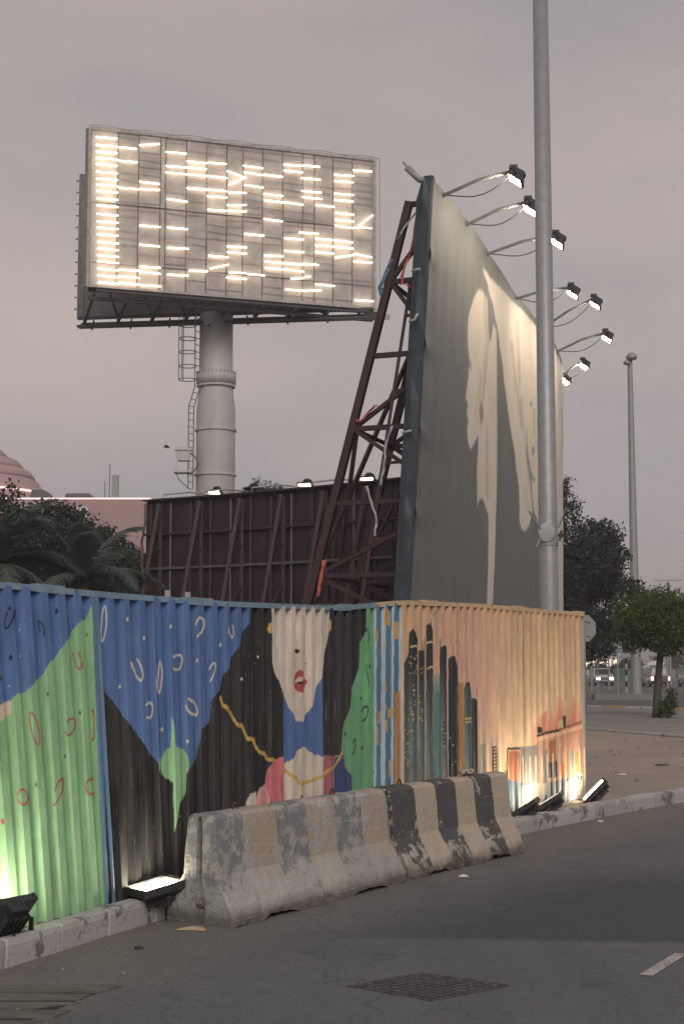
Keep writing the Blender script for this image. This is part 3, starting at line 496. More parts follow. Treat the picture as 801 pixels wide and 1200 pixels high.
 ('black',[(10.3033,1.0319),(10.3958,1.039),(10.3924,0.9075),(10.3132,0.9055)]),
 ('smoke',[(9.7191,0.6594),(9.8443,0.6726),(9.8343,0.3011),(9.7096,0.3098)]),
 ('black',[(9.8652,0.5145),(10.1205,0.5194),(10.1155,0.3312),(9.8604,0.3384)]),
 ('orange2',[(10.159,0.5072),(10.4085,0.5028),(10.404,0.332),(10.1546,0.3385)]),
 ('brick',[(9.8969,0.7586),(10.0756,0.7702),(10.0688,0.5125),(9.8904,0.513)]),
 ('smoke',[(10.438,0.6122),(10.6537,0.6214),(10.6467,0.3465),(10.4314,0.3604)]),
 ('orange2',[(10.6805,0.5996),(10.8734,0.5999),(10.8667,0.3324),(10.674,0.3448)]),
 ('sea',[(8.678,0.4089),(9.1321,0.331),(9.809,0.2931),(10.3765,0.2936),(10.9242,0.2942),(10.624,-0.1),(8.4832,-0.1)]),
 ('black',[(8.6805,0.5008),(8.7474,0.4966),(8.7416,0.2846),(8.6524,0.2912)]),
 ('cream',[(9.108,0.3044),(9.4647,0.3171),(9.8087,0.2834),(9.8053,0.157),(9.4636,-0.01),(9.0835,-0.01)]),
 ('white',[(10.4019,0.2517),(10.5369,0.2929),(10.7543,0.268),(10.8068,0.162),(10.6935,0.038),(10.423,0.0393)]),
]
POSTER_BASE = [[1.008, 24.971, 0.35], [1.912, 27.371, 0.35], [2.549, 29.359, 0.35], [3.67, 33.086, 0.35], [4.472, 35.271, 0.35], [5.374, 37.758, 0.35], [6.246, 41.209, 0.35], [6.518, 43.4, 0.35], [6.54, 45.6, 0.35]]
POSTER_TOP = [[1.611, 24.971, 10.3], [2.438, 27.371, 10.3], [2.999, 29.359, 10.3], [4.044, 33.086, 10.3], [4.77, 35.271, 10.3], [5.595, 37.758, 10.3], [6.39, 41.209, 10.3], [6.62, 43.4, 10.3], [6.6, 45.6, 10.3]]
POSTER_ART = [
 ('cream',[(3.8895,0.89562),(3.4045,0.86443),(3.0552,0.82169),(3.0296,0.78184),(3.2305,0.73997),(3.2645,0.71157),(3.1569,0.68229),(3.0684,0.65698),(3.306,0.65091),(3.2097,0.6289),(3.4547,0.61925),(3.3231,0.60185),(3.4537,0.5783),(3.6734,0.56437),(4.0652,0.58202),(4.4608,0.60534),(4.4474,0.56468),(4.4153,0.53444),(4.6086,0.46131),(4.9667,0.48097),(5.3476,0.4797),(5.8466,0.45584),(6.0036,0.36611),(6.0231,0.2592),(6.6541,0.26143),(6.724,0.37107),(6.6698,0.52565),(6.4778,0.67902),(6.077,0.85968),(5.7451,0.86536),(5.4174,0.81736),(5.2008,0.8237),(5.1131,0.86933),(4.8579,0.89612),(4.4455,0.9041)]),
 ('cream',[(4.1571,0.95049),(5.2598,0.95391),(6.8936,0.96503),(9.1733,0.98001),(11.3426,0.98003),(14.0783,0.98654),(17.1333,0.97583),(17.1333,0.6435),(17.8534,0.61228),(18.6036,0.5186),(19.3626,0.28608),(14.7479,0.27147),(14.4414,0.40758),(12.816,0.4411),(11.9141,0.48832),(11.4472,0.5034),(11.0486,0.52083),(10.9276,0.50485),(10.5829,0.47232),(10.2054,0.45663),(9.7917,0.45927),(9.4922,0.47695),(9.4935,0.50334),(9.3443,0.55656),(8.7886,0.63636),(7.635,0.7371),(6.2962,0.85887),(5.6778,0.90112),(4.7828,0.9343)]),
 ('grey',[(6.077,0.85968),(6.2962,0.85887),(7.635,0.7371),(8.7886,0.63636),(9.3443,0.55656),(9.4935,0.50334),(9.4886,0.41621),(9.0207,0.26188),(6.7158,0.25427),(6.724,0.37107),(6.6698,0.52565),(6.509,0.67954)]),
 ('tan',[(4.4455,0.9041),(4.9546,0.89848),(5.3681,0.8163),(5.1539,0.74248),(4.9675,0.6848),(4.6872,0.67993),(4.7406,0.75252),(4.8288,0.80839)]),
 ('shade',[(4.4016,0.66085),(4.7734,0.68501),(4.9797,0.65263),(4.7399,0.62733)]),
 ('tan',[(4.3049,0.73511),(4.5214,0.74286),(4.612,0.71961),(4.5079,0.67682),(4.3951,0.66427),(4.3543,0.7095)]),
 ('shade',[(3.2072,0.74291),(3.4097,0.73671),(3.4925,0.71768),(3.265,0.72355)]),
 ('tan',[(8.6299,0.9307),(8.9006,0.95313),(9.0641,0.89919),(9.3501,0.82254),(9.319,0.76027),(8.9634,0.81528)]),
 ('tan',[(9.2228,0.75863),(9.496,0.7798),(9.7719,0.70577),(9.7924,0.68538),(9.3842,0.69981)]),
 ('tan',[(9.6866,0.69207),(9.9005,0.6766),(10.2455,0.62934),(10.7839,0.59409),(11.0928,0.59779),(10.7959,0.57944),(10.2643,0.60872)]),
 ('shade',[(10.0687,0.71032),(10.3264,0.65133),(10.7718,0.60873),(11.3054,0.59605),(11.2069,0.58634),(10.5765,0.59791),(10.1369,0.63833)]),
 ('shade',[(10.4183,0.77691),(10.7286,0.78432),(10.7394,0.77171),(10.4297,0.76442)]),
 ('shade',[(10.7229,0.66733),(11.1366,0.67739),(11.1515,0.65832),(10.8396,0.65197)]),
 ('tan',[(10.8516,0.76504),(11.0591,0.77491),(11.2214,0.70652),(11.0125,0.69915)]),
 ('shade',[(10.3451,0.63065),(10.4955,0.63261),(11.2611,0.51443),(11.0585,0.50822)]),
 ('tan',[(5.3515,0.63691),(5.5449,0.63994),(5.8344,0.47942),(5.6099,0.49519)]),
 ('tan',[(7.9966,0.87647),(8.2331,0.88155),(9.6741,0.70427),(9.4909,0.69118)]),
 ('cream',[(16.0817,0.3231),(18.0335,0.31167),(17.1333,0.28131),(19.2685,0.28578)]),
]
POSTER_LAMP_U = [0.6445, 2.4964, 4.652, 8.543, 11.7924, 14.6371]
UNIPOLE = [[-11.391, 64.0], [1.545, 68.3], 18.702, 25.929]
TUBES = [(0.16,6.83,1.16,6.86),(0.17,6.47,1.17,6.49),(0.18,6.15,1.18,6.18),(0.18,5.86,1.19,5.88),(0.19,5.57,1.2,5.59),(0.2,5.21,1.21,5.23),(0.21,4.9,1.22,4.92),(0.22,4.61,1.23,4.63),(0.23,4.32,1.23,4.33),(0.24,3.98,1.24,3.99),(0.25,3.65,1.25,3.66),(0.26,3.25,1.26,3.26),(0.27,2.91,1.27,2.92),(0.28,2.62,1.28,2.63),(0.29,2.31,1.29,2.32),(0.3,1.96,1.3,1.96),(0.31,1.65,1.31,1.65),(0.32,1.34,1.32,1.34),(0.32,1.05,1.32,1.05),(0.33,0.72,1.33,0.72),(0.34,0.41,1.34,0.4),(0.35,0.1,1.35,0.09),(1.16,6.47,2.06,6.48),(1.17,5.83,2.1,5.85),(1.24,4.56,2.18,4.59),(1.3,0.76,2.26,0.78),(1.3,0.46,2.29,0.44),(1.31,0.16,2.3,0.13),(2.15,6.67,3.11,6.84),(2.17,4.95,3.15,4.94),(2.18,4.61,3.16,4.65),(2.2,2.9,3.21,2.91),(2.22,2.0,3.19,2.0),(2.23,0.99,3.23,1.01),(2.24,0.75,3.24,0.72),(2.31,0.12,3.27,0.14),(3.39,6.5,4.38,6.52),(3.39,5.83,4.37,5.85),(3.38,5.53,4.39,5.53),(3.46,4.27,4.45,4.23),(3.49,2.93,4.48,2.93),(3.5,1.97,4.52,2.01),(3.52,0.72,4.53,0.74),(4.36,6.17,5.34,6.16),(4.37,5.87,5.34,5.88),(4.37,5.55,5.34,5.54),(4.38,4.89,5.35,4.9),(4.53,0.99,5.43,1.02),(5.34,6.21,6.28,6.23),(5.34,5.57,6.33,5.56),(5.35,4.92,6.31,4.93),(5.33,4.6,6.33,4.63),(5.36,3.95,6.3,3.98),(5.45,1.78,6.41,1.77),(5.52,1.17,6.42,1.43),(6.28,5.9,7.24,5.66),(6.39,5.25,7.24,5.69),(6.34,4.88,7.25,4.94),(6.3,4.26,7.25,4.36),(6.3,4.0,7.27,4.06),(6.31,2.29,7.29,2.33),(6.32,2.03,7.29,2.03),(6.42,1.06,7.25,1.1),(6.28,0.81,7.3,0.82),(7.06,6.25,8.05,6.22),(7.08,5.94,8.05,5.89),(7.11,5.32,8.07,5.29),(7.14,2.98,8.12,2.97),(7.28,1.06,8.16,1.06),(8.05,5.92,9.02,5.91),(8.04,4.99,9.03,4.98),(8.09,4.69,9.05,4.67),(8.06,3.78,9.03,3.75),(8.1,2.03,9.08,2.07),(8.13,1.74,9.08,1.73),(8.14,1.43,9.08,1.43),(9.02,6.52,9.97,6.55),(9.02,6.23,10.0,6.23),(9.05,4.69,10.03,4.65),(9.08,2.95,10.06,2.96),(9.08,2.34,10.08,2.35),(9.08,1.75,10.06,1.75),(9.08,1.46,10.08,1.4),(9.15,0.48,10.08,0.49),(9.97,6.58,10.86,6.6),(9.88,5.96,10.88,5.97),(9.92,5.33,10.93,5.34),(9.95,5.03,10.96,5.03),(9.8,3.29,10.81,3.31),(9.96,1.79,10.81,1.8),(9.41,1.02,10.06,1.1),(10.06,1.15,10.41,1.21),(10.08,0.49,10.95,0.59),(10.61,4.71,11.59,4.71),(10.59,3.07,11.55,3.08),(10.59,2.75,11.55,2.76),(10.59,2.42,11.57,2.42),(10.62,0.86,11.6,0.84),(11.54,6.3,12.55,6.33),(11.54,5.99,12.54,6.02),(11.54,5.37,12.54,5.39),(11.54,5.06,12.54,5.07),(11.59,4.43,12.57,4.43),(11.59,4.09,12.57,4.09),(11.59,3.8,12.54,3.76),(11.57,3.08,12.52,3.05),(11.57,2.76,12.54,2.75),(11.59,2.23,12.52,2.43),(12.49,6.62,13.48,6.66),(12.54,3.8,13.47,3.84),(12.75,3.86,13.53,4.5),(12.52,2.5,13.49,2.41),(12.52,2.13,13.5,2.14),(12.59,0.25,13.55,0.26)]
TUBE_COLUMNS = [0.22, 1.22, 2.18, 3.19, 3.43, 4.41, 5.37, 6.33, 7.11, 8.06, 9.05, 10.03, 10.61, 11.55, 12.52, 13.52]

# ================================================================== ground, road, kerbs
def spline(pts, step):
    """smooth curve through 2d points, resampled at an even step"""
    pts = [np.array(p, float) for p in pts]
    P = [2 * pts[0] - pts[1]] + pts + [2 * pts[-1] - pts[-2]]
    out = []
    for i in range(1, len(P) - 2):
        for t in np.linspace(0, 1, 24, endpoint=False):
            a, b, c_, d = P[i - 1], P[i], P[i + 1], P[i + 2]
            out.append(0.5 * (2 * b + (c_ - a) * t + (2 * a - 5 * b + 4 * c_ - d) * t * t + (3 * b - a - 3 * c_ + d) * t ** 3))
    out.append(pts[-1]); out = np.array(out)
    s = np.r_[0, np.cumsum(np.linalg.norm(np.diff(out, axis=0), axis=1))]
    n = int(s[-1] / step)
    q = np.arange(n + 1) * step
    return np.stack([np.interp(q, s, out[:, 0]), np.interp(q, s, out[:, 1])], -1)

KERB = spline([(-4.6, 3.2), (-2.0, 8.73), (-1.257, 10.39), (0.2, 12.85), (1.76, 15.27), (4.39, 18.93), (9.0, 24.6), (16, 31)], 0.56)
KERB_H = 0.165

def road_material():
    k = Nodes('asphalt'); v = k.coords()
    big = k.noise(v, 0.45, 4); mid = k.noise(v, 5.0, 5, 0.6); fine = k.noise(v, 160, 3, 0.7); grit = k.noise(v, 420, 2, 0.7)
    c = k.mix(k.rng(big, 0.3, 0.7), (0.106, 0.112, 0.120), (0.138, 0.142, 0.147))
    c = k.mix(k.math('MULTIPLY', k.rng(mid, 0.45, 0.75), 0.35), c, (0.088, 0.09, 0.093))
    # a newer, darker lane of asphalt with a straight seam
    sep = k.new('ShaderNodeSeparateXYZ'); k.link(v, sep.inputs[0])
    X, Y = sep.outputs[0], sep.outputs[1]
    def half(a, b, cst, w, wob=0.0):      # a*x+b*y+cst > 0
        s = k.math('ADD', k.math('ADD', k.math('MULTIPLY', X, a), k.math('MULTIPLY', Y, b)), cst)
        if wob: s = k.math('ADD', s, k.math('MULTIPLY', k.math('SUBTRACT', mid, 0.5), wob))
        return k.rng(s, 0.0, w)
    m = k.math('MULTIPLY', half(0.10, 1.0, -9.70, 0.14, 0.22), half(0.85, -0.53, 5.6, 1.1, 0.9))
    m = k.math('MULTIPLY', m, half(-0.25, -1.0, 14.2, 1.6, 0.9))
    c = k.mix(k.math('MULTIPLY', m, 0.90), c, (0.048, 0.054, 0.060))
    # sand blown against the kerb
    d1 = k.math('ADD', k.math('ADD', k.math('MULTIPLY', X, 0.867), k.math('MULTIPLY', Y, -0.498)), 6.08)
    d2 = k.math('ADD', k.math('ADD', k.math('MULTIPLY', X, 0.812), k.math('MULTIPLY', Y, -0.584)), 7.49)
    d3 = k.math('ADD', k.math('ADD', k.math('MULTIPLY', X, 0.913), k.math('MULTIPLY', Y, -0.408)), 5.39)
    dist = k.math('MINIMUM', k.math('MINIMUM', d1, d2), d3)
    wob = k.math('ADD', dist, k.math('MULTIPLY', k.math('SUBTRACT', k.noise(v, 2.2, 6, 0.6), 0.5), 1.5))
    sand = k.rng(wob, 1.35, 0.0)
    sand = k.math('MULTIPLY', sand, k.rng(fine, 0.25, 0.6))
    c = k.mix(k.math('MULTIPLY', sand, 0.80), c, (0.235, 0.195, 0.16))
    # wheel tracks, oil drips, aggregate
    st = k.new('ShaderNodeMapping'); st.inputs['Rotation'].default_value = (0, 0, R(-33)); st.inputs['Scale'].default_value = (1.9, 0.10, 1); k.link(v, st.inputs[0])
    c = k.mix(k.math('MULTIPLY', k.rng(k.noise(st.outputs[0], 1.0, 5, 0.6), 0.45, 0.75), 0.32), c, (0.062, 0.064, 0.068))
    c = k.mix(k.math('MULTIPLY', k.rng(k.noise(v, 1.7, 3, 0.5), 0.66, 0.74), 0.45), c, (0.035, 0.035, 0.037))
    ag = k.new('ShaderNodeTexVoronoi'); ag.inputs['Scale'].default_value = 95; k.link(v, ag.inputs['Vector'])
    agc = k.new('ShaderNodeSeparateColor'); k.link(ag.outputs['Color'], agc.inputs[0])
    c = k.mix(k.math('MULTIPLY', k.rng(agc.outputs[0], 0.55, 1.0), 0.22), c, (0.21, 0.20, 0.19))
    c = k.mix(k.math('MULTIPLY', k.rng(agc.outputs[1], 0.6, 1.0), 0.45), c, (0.035, 0.036, 0.038))
    c = k.mix(k.math('MULTIPLY', k.rng(grit, 0.60, 0.72), 0.45), c, (0.22, 0.21, 0.20))
    crk = k.new('ShaderNodeTexVoronoi', feature='DISTANCE_TO_EDGE'); crk.inputs['Scale'].default_value = 0.55
    vv = k.new('ShaderNodeVectorMath', operation='ADD'); n3 = k.new('ShaderNodeTexNoise'); n3.inputs['Scale'].default_value = 1.8
    k.link(v, n3.inputs['Vector']); k.link(v, vv.inputs[0]); k.link(n3.outputs['Color'], vv.inputs[1]); k.link(vv.outputs[0], crk.inputs['Vector'])
    c = k.mix(k.math('MULTIPLY', k.rng(crk.outputs[0], 0.008, 0.0), 0.35), c, (0.03, 0.03, 0.03))
    k.col(c); k.b.inputs['Roughness'].default_value = 0.86; k.b.inputs['Specular IOR Level'].default_value = 0.3
    k.bump(k.math('ADD', fine, k.math('MULTIPLY', mid, 0.6)), 0.35, 0.006)
    return k.m
ASPHALT = road_material()
def sand_material():
    k = Nodes('sand'); v = k.coords()
    c = k.mix(k.rng(k.noise(v, 0.5, 5), 0.3, 0.7), (0.245, 0.205, 0.175), (0.33, 0.275, 0.23))
    c = k.mix(k.math('MULTIPLY', k.rng(k.noise(v, 14, 5, 0.7), 0.55, 0.75), 0.5), c, (0.13, 0.105, 0.09))
    c = k.mix(k.math('MULTIPLY', k.rng(k.noise(v, 60, 3, 0.7), 0.60, 0.72), 0.5), c, (0.38, 0.33, 0.29))
    k.col(c); k.b.inputs['Roughness'].default_value = 0.95
    k.bump(k.noise(v, 12, 6, 0.7), 0.9, 0.03)
    return k.m
SAND = sand_material()
PAVING = mat('paving', (0.215, 0.20, 0.19), 0.9, var=0.12, scale=1.2, dirt=(0.12, 0.11, 0.10), bump=0.3)
FARROAD = mat('far_asphalt', (0.085, 0.087, 0.092), 0.85, var=0.15, scale=0.3)
GROUND = mat('far_ground', (0.17, 0.15, 0.13), 0.95, var=0.2, scale=0.02)

MB().add([(-3000, -400, -0.95), (3000, -400, -0.95), (3000, 4500, -0.95), (-3000, 4500, -0.95)], [(0, 1, 2, 3)]).build('ground', GROUND)['kind'] = 'structure'
kr = [tuple(p) for p in KERB]
poly = [(-4.6 - 12, 3.2 - 25)] + kr + [(70, 70), (70, -60), (-16, -60)]
MB().prism(poly, -0.5, 0.0).build('road', ASPHALT)['kind'] = 'structure'
# sand lot behind the kerb: a gently uneven sheet with a skirt
def offs(c, d):
    t = np.gradient(c, axis=0); t /= np.linalg.norm(t, axis=1)[:, None]
    return c + np.stack([-t[:, 1], t[:, 0]], -1) * d
inner = offs(KERB, 0.13)
ws = np.array([0, 0.08, 0.2, 0.4, 0.7, 1.1, 1.8, 3, 5, 8, 13, 20, 32, 50, 80])
lot = np.zeros((len(inner), len(ws), 3))
dirs = np.array([-0.75, 0.66])
for i, p in enumerate(inner):
    for j, w in enumerate(ws):
        q = p + dirs * w
        h = 0.135 + 0.02 * noise.noise((q[0] * 1.3, q[1] * 1.3, 0)) * min(1, w * 4) - (0.02 if w == 0 else 0)
        lot[i, j] = (q[0], q[1], h)
o = grid_mesh('sand_lot', lot, SAND, smooth=True, flip=True); o['kind'] = 'structure'
MB().prism([(6.0 - 10, 58), (3.6, 41.5), (5.87, 35.8), (7.43, 31.9), (9.6, 26.4), (16.3, 31.6), (60, 40), (60, 50), (11.5, 50.3), (9.0, 53.2), (-4, 68)], -0.5, 0.15).build('pavement', PAVING)['kind'] = 'structure'
# far road dips a little
fr = []
for Y in (49, 60, 80, 100, 130, 160, 190):
    fr.append([(X, Y, -0.72 * min(1, (Y - 49) / 95.0)) for X in (-30, 0, 10, 30, 80, 200)])
o = grid_mesh('far_road', np.array(fr), FARROAD, flip=True); o['kind'] = 'structure'

def kerb_material(name, base, dark, amt):
    k = Nodes(name); v = k.coords(kind='Object')
    oi = k.new('ShaderNodeObjectInfo')
    c = k.mix(k.math('MULTIPLY', oi.outputs['Random'], 0.7), base, tuple(x * 0.70 for x in base))
    n1 = k.noise(v, 5, 6, 0.7)
    c = k.mix(k.math('MULTIPLY', k.rng(n1, 0.56, 0.60), amt), c, dark)
    c = k.mix(k.math('MULTIPLY', k.rng(k.noise(v, 24, 5, 0.7), 0.5, 0.7), 0.4), c, (0.20, 0.17, 0.14))
    k.col(c); k.b.inputs['Roughness'].default_value = 0.9
    k.bump(k.noise(v, 40, 5, 0.65), 0.5, 0.01)
    return k.m
KERB_GREY = kerb_material('kerb_paint_grey', (0.43, 0.415, 0.405), (0.11, 0.105, 0.105), 0.85)
KERB_YELLOW = kerb_material('kerb_paint_yellow', (0.50, 0.33, 0.12), (0.25, 0.22, 0.18), 0.7)
KERB_BLACK = kerb_material('kerb_paint_black', (0.04, 0.04, 0.045), (0.15, 0.14, 0.13), 0.7)

def kerb_row(name, pts, height, width, mats, z0=-0.06, zs=None, gap=0.008):
    root = empty(name, (0, 0, 0)); root['kind'] = 'structure'
    for i in range(len(pts) - 1):
        a, b = np.array(pts[i]), np.array(pts[i + 1]); d = (b - a) / np.linalg.norm(b - a); n = np.array([-d[1], d[0]])
        a = a + d * gap / 2; b = b - d * gap / 2
        j = random.uniform(-0.008, 0.008); h = height + random.uniform(-0.006, 0.006); zz = zs[i] if zs is not None else 0
        a = a + n * j; b = b + n * (j + random.uniform(-0.006, 0.006)); c = 0.022
        prof = [(0.012, z0), (0, h - c - 0.02), (c * 0.35, h - c * 0.35), (c + 0.01, h), (width - 0.01, h), (width, h - 0.012), (width, z0)]
        vs, fs, m = [], [], len(prof)
        L = np.linalg.norm(b - a)
        for t, ins in ((0, 0.006), (0.012, 0), (L - 0.012, 0), (L, 0.006)):
            for w, z in prof:
                q = a + d * t + n * (w + (ins if w < width / 2 else 0)); vs.append((q[0], q[1], zz + z - (ins if z > 0 else 0)))
        for s in range(3):
            for e in range(m - 1):
                fs.append((s * m + e, s * m + e + 1, (s + 1) * m + e + 1, (s + 1) * m + e))
        fs.append(tuple(range(m - 1, -1, -1))); fs.append(tuple(range(3 * m, 4 * m)))
        q = MB().add(vs, [f[::-1] for f in fs])
        q.build('kerb_stone', mats[i % len(mats)], root)
    return root
kerb_row('kerb', [p for p in KERB if 6.2 < p[1] < 24], KERB_H, 0.14, [KERB_GREY])
e1 = [np.array((4.6, 39.0)) + (np.array((9.3, 27.2)) - np.array((4.6, 39.0))) * t for t in np.linspace(0, 1, 14)]
kerb_row('pavement_edging', e1, 0.20, 0.12, [KERB_GREY])
f1 = [np.array((7.6, 54.9)) + (np.array((17.5, 43.3)) - np.array((7.6, 54.9))) * t for t in np.linspace(0, 1, 16)]
kerb_row('far_kerb', f1[::-1], 0.22, 0.3, [KERB_GREY, KERB_GREY, KERB_YELLOW])
f2 = [np.array((14.2, 84.0)) + np.array((0.9, -0.05)) * i for i in range(6)]
kerb_row('island_kerb', f2, 0.2, 0.5, [KERB_YELLOW, KERB_YELLOW, KERB_BLACK], zs=[-0.27] * 5)

# lane dash, manhole and slab covers in the road
WPAINT = mat('road_paint', (0.38, 0.365, 0.35), 0.8, var=0.15, scale=8, dirt=(0.15, 0.15, 0.15), dirt_amt=0.9, bump=0.3)
o = MB().add([(1.71, 8.59, 0.004), (1.78, 8.56, 0.004), (2.125, 9.18, 0.004), (2.06, 9.22, 0.004)], [(0, 1, 2, 3)]).build('lane_marking', WPAINT); o['kind'] = 'structure'
IRON = mat('cast_iron', (0.065, 0.068, 0.07), 0.7, 0.3, var=0.3, scale=12, dirt=(0.20, 0.18, 0.16), dirt_amt=0.6, bump=0.4)
BROKEN = mat('broken_asphalt', (0.055, 0.053, 0.05), 0.95, var=0.4, scale=20, dirt=(0.2, 0.18, 0.16), dirt_amt=0.6, bump=1.0)
c0 = Vector((0.48, 8.30, 0)); ax = Vector((0.438, 0.0, 0)); ay = Vector((0.0, 0.345, 0))
e = lambda u, v: c0 + (ax + ay) * (u * 0.5) + (ax - ay) * (v * 0.5)
root = empty('manhole_cover', c0, 'diamond-set iron grid manhole cover sunk in the dark road', 'manhole cover')
m = MB()
for s in (-1, 1):
    for t in np.linspace(-1, 0.8, 10):
        for flip in (0, 1):
            w0 = 1.0 + random.uniform(-0.01, 0.06)
            p = [(s * 0.96, t), (s * w0, t), (s * w0, t + 0.2), (s * 0.96, t + 0.2)]
            if flip: p = [(b, a) for a, b in p]
            q = [e(a, b) for a, b in p]; h = random.uniform(0.003, 0.010)
            m.hexa([(v.x, v.y, -0.02) for v in q] + [(v.x, v.y, h) for v in q])
m.build('frame', BROKEN, root)
m = MB(); q = [e(-.95, -.95), e(.95, -.95), e(.95, .95), e(-.95, .95)]
m.hexa([(v.x, v.y, -0.02) for v in q[::-1]] + [(v.x, v.y, 0.003) for v in q[::-1]]); m.build('plate', IRON, root)
m = MB()
for i in range(9):
    for j in range(9):
        u, v = -0.84 + i * 0.21, -0.84 + j * 0.21; r = 0.075
        q = [e(u - r, v - r), e(u - r, v + r), e(u + r, v + r), e(u + r, v - r)]
        m.hexa([(k.x, k.y, 0.003) for k in q] + [(k.x, k.y, 0.011) for k in q])
o = m.build('raised_studs', IRON, root); o['kind'] = 'stuff'
SLAB = mat('old_slab', (0.13, 0.12, 0.105), 0.95, var=0.35, scale=6, dirt=(0.05, 0.05, 0.048), dirt_amt=0.7, bump=0.9, bscale=18, stretch=(0.5, 3, 1))
root = empty('drain_cover', (-1.6, 7.9, 0), 'row of worn rough slabs covering a drain below the kerb', 'drain cover')
for y0, y1, xr0, xr1 in ((8.13, 8.31, -1.33, -1.22), (7.95, 8.10, -1.40, -1.36), (7.755, 7.91, -1.62, -1.38), (7.56, 7.735, -1.46, -1.40), (7.36, 7.515, -1.70, -1.50), (7.1, 7.335, -1.62, -1.55), (6.7, 7.06, -1.75, -1.66)):
    q = [(-2.12, y0), (xr0, y0 + 0.0), (xr1, y1 - 0.02), (-2.12, y1)]
    MB().hexa([(x, y, -0.02) for x, y in q] + [(x, y, 0.009) for x, y in q]).build('slab', SLAB, root)
m = MB(); q = [(-2.16, 6.66), (-1.76, 6.66), (-1.60, 7.45), (-1.42, 7.93), (-1.25, 8.33), (-2.16, 8.33)]
m.prism(q, -0.03, 0.003); m.build('gap_bed', mat('gap_dirt', (.022, .02, .018), .95, var=.3, scale=20), root)

# ================================================================== painted corrugated fence
FB, FT = np.array(FENCE_BASE), np.array(FENCE_TOP)
FU = np.r_[0, np.cumsum(np.linalg.norm(np.diff(FB[:, :2], axis=0), axis=1))]
def fence_at(u):
    b = np.stack([np.interp(u, FU, FB[:, k]) for k in range(3)], -1)
    t = np.stack([np.interp(u, FU, FT[:, k]) for k in range(3)], -1)
    e_ = 0.12
    d = np.stack([np.interp(u + e_, FU, FB[:, k]) - np.interp(u - e_, FU, FB[:, k]) for k in range(2)], -1)
    d /= np.linalg.norm(d, axis=-1, keepdims=True)
    n = np.stack([d[..., 1], -d[..., 0]], -1)      # towards the road
    return b, t, d, n
S = lambda *c: np.array(srgb(*c))
PAINT = dict(green=(.275, .50, .265), blue=(.085, .165, .375), navy=(.012, .02, .06), red=(.42, .075, .075), white=(.78, .74, .70), cream=(.72, .62, .50),
             beige=(.66, .52, .42), brown=(.13, .09, .06), slate=(.12, .22, .34), black=(.016, .018, .02), gold=(.62, .40, .11), pink=(.66, .19, .20),
             lightpink=(.72, .36, .34), face=(.70, .60, .51), rosewood=(.42, .13, .15), deepblue=(.035, .065, .19), green2=(.15, .40, .20), lip=(.48, .075, .07),
             palestripe=(.50, .57, .60), teal=(.085, .215, .32), orange=(.60, .36, .15), rust=(.50, .25, .10), rust2=(.46, .25, .10), steel=(.28, .36, .38),
             blacktower=(.022, .026, .03), palegrey=(.42, .36, .28), window=(.74, .56, .26), brick=(.34, .12, .06), smoke=(.26, .24, .23),
             sand=(.70, .48, .30), yellow=(.62, .50, .24), orange2=(.62, .25, .10), sea=(.045, .105, .155))
def lerp(a, b, t): return np.array(a)[None] * (1 - t[:, None]) + np.array(b)[None] * t[:, None]
def paint_of(name, u, v):
    if name in PAINT: return np.array(PAINT[name])[None].repeat(len(u), 0)
    if name == 'sunset':
        c = lerp((.78, .58, .39), (.68, .43, .25), np.clip((v - 0.7) / 1.5, 0, 1))
        g = np.exp(-((u - 7.6) / 0.75) ** 2) * np.exp(-((v - 1.55) / 0.7) ** 2)
        c = c * (1 - 0.75 * g[:, None]) + np.array((.72, .40, .33)) * 0.75 * g[:, None]
        g = 0.22 * (0.5 + 0.5 * np.sin(u * 9.1 + np.sin(u * 3.1) * 2)) * np.clip((u - 8) / 1.2, 0, 1) * np.clip((v - 0.9), 0, 1)
        return c * (1 - g[:, None]) + np.array((.52, .42, .17)) * g[:, None]
    if name == 'tower':
        c = lerp((.15, .20, .19), (.022, .03, .035), np.clip((v - 0.9) / 0.75, 0, 1))
        k = np.clip((0.75 - v) / 0.5, 0, 1); c = c * (1 - k[:, None]) + np.array((.30, .27, .23)) * k[:, None]
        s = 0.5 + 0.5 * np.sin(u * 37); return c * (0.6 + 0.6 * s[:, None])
    if name == 'tealfade':
        return lerp((.11, .24, .22), paint_of('sunset', u, v).mean(0), np.clip((v - 1.35) / 0.35, 0, 1))
    if name == 'redhaze':
        t_ = np.clip(np.maximum((v - 0.90 + 0.09 * np.sin(u * 14) + 0.06 * np.sin(u * 37)) / 0.34, (9.80 - u) / 0.5), 0, 1)[:, None]
        return np.array((.60, .21, .14))[None] * (1 - t_) + paint_of('sunset', u, v) * t_
    if name == 'harbour':
        s = 0.5 + 0.5 * np.sin(u * 23 + 1.3 * np.sin(u * 61)); return lerp((.58, .24, .14), (.50, .38, .28), s)
    raise KeyError(name)

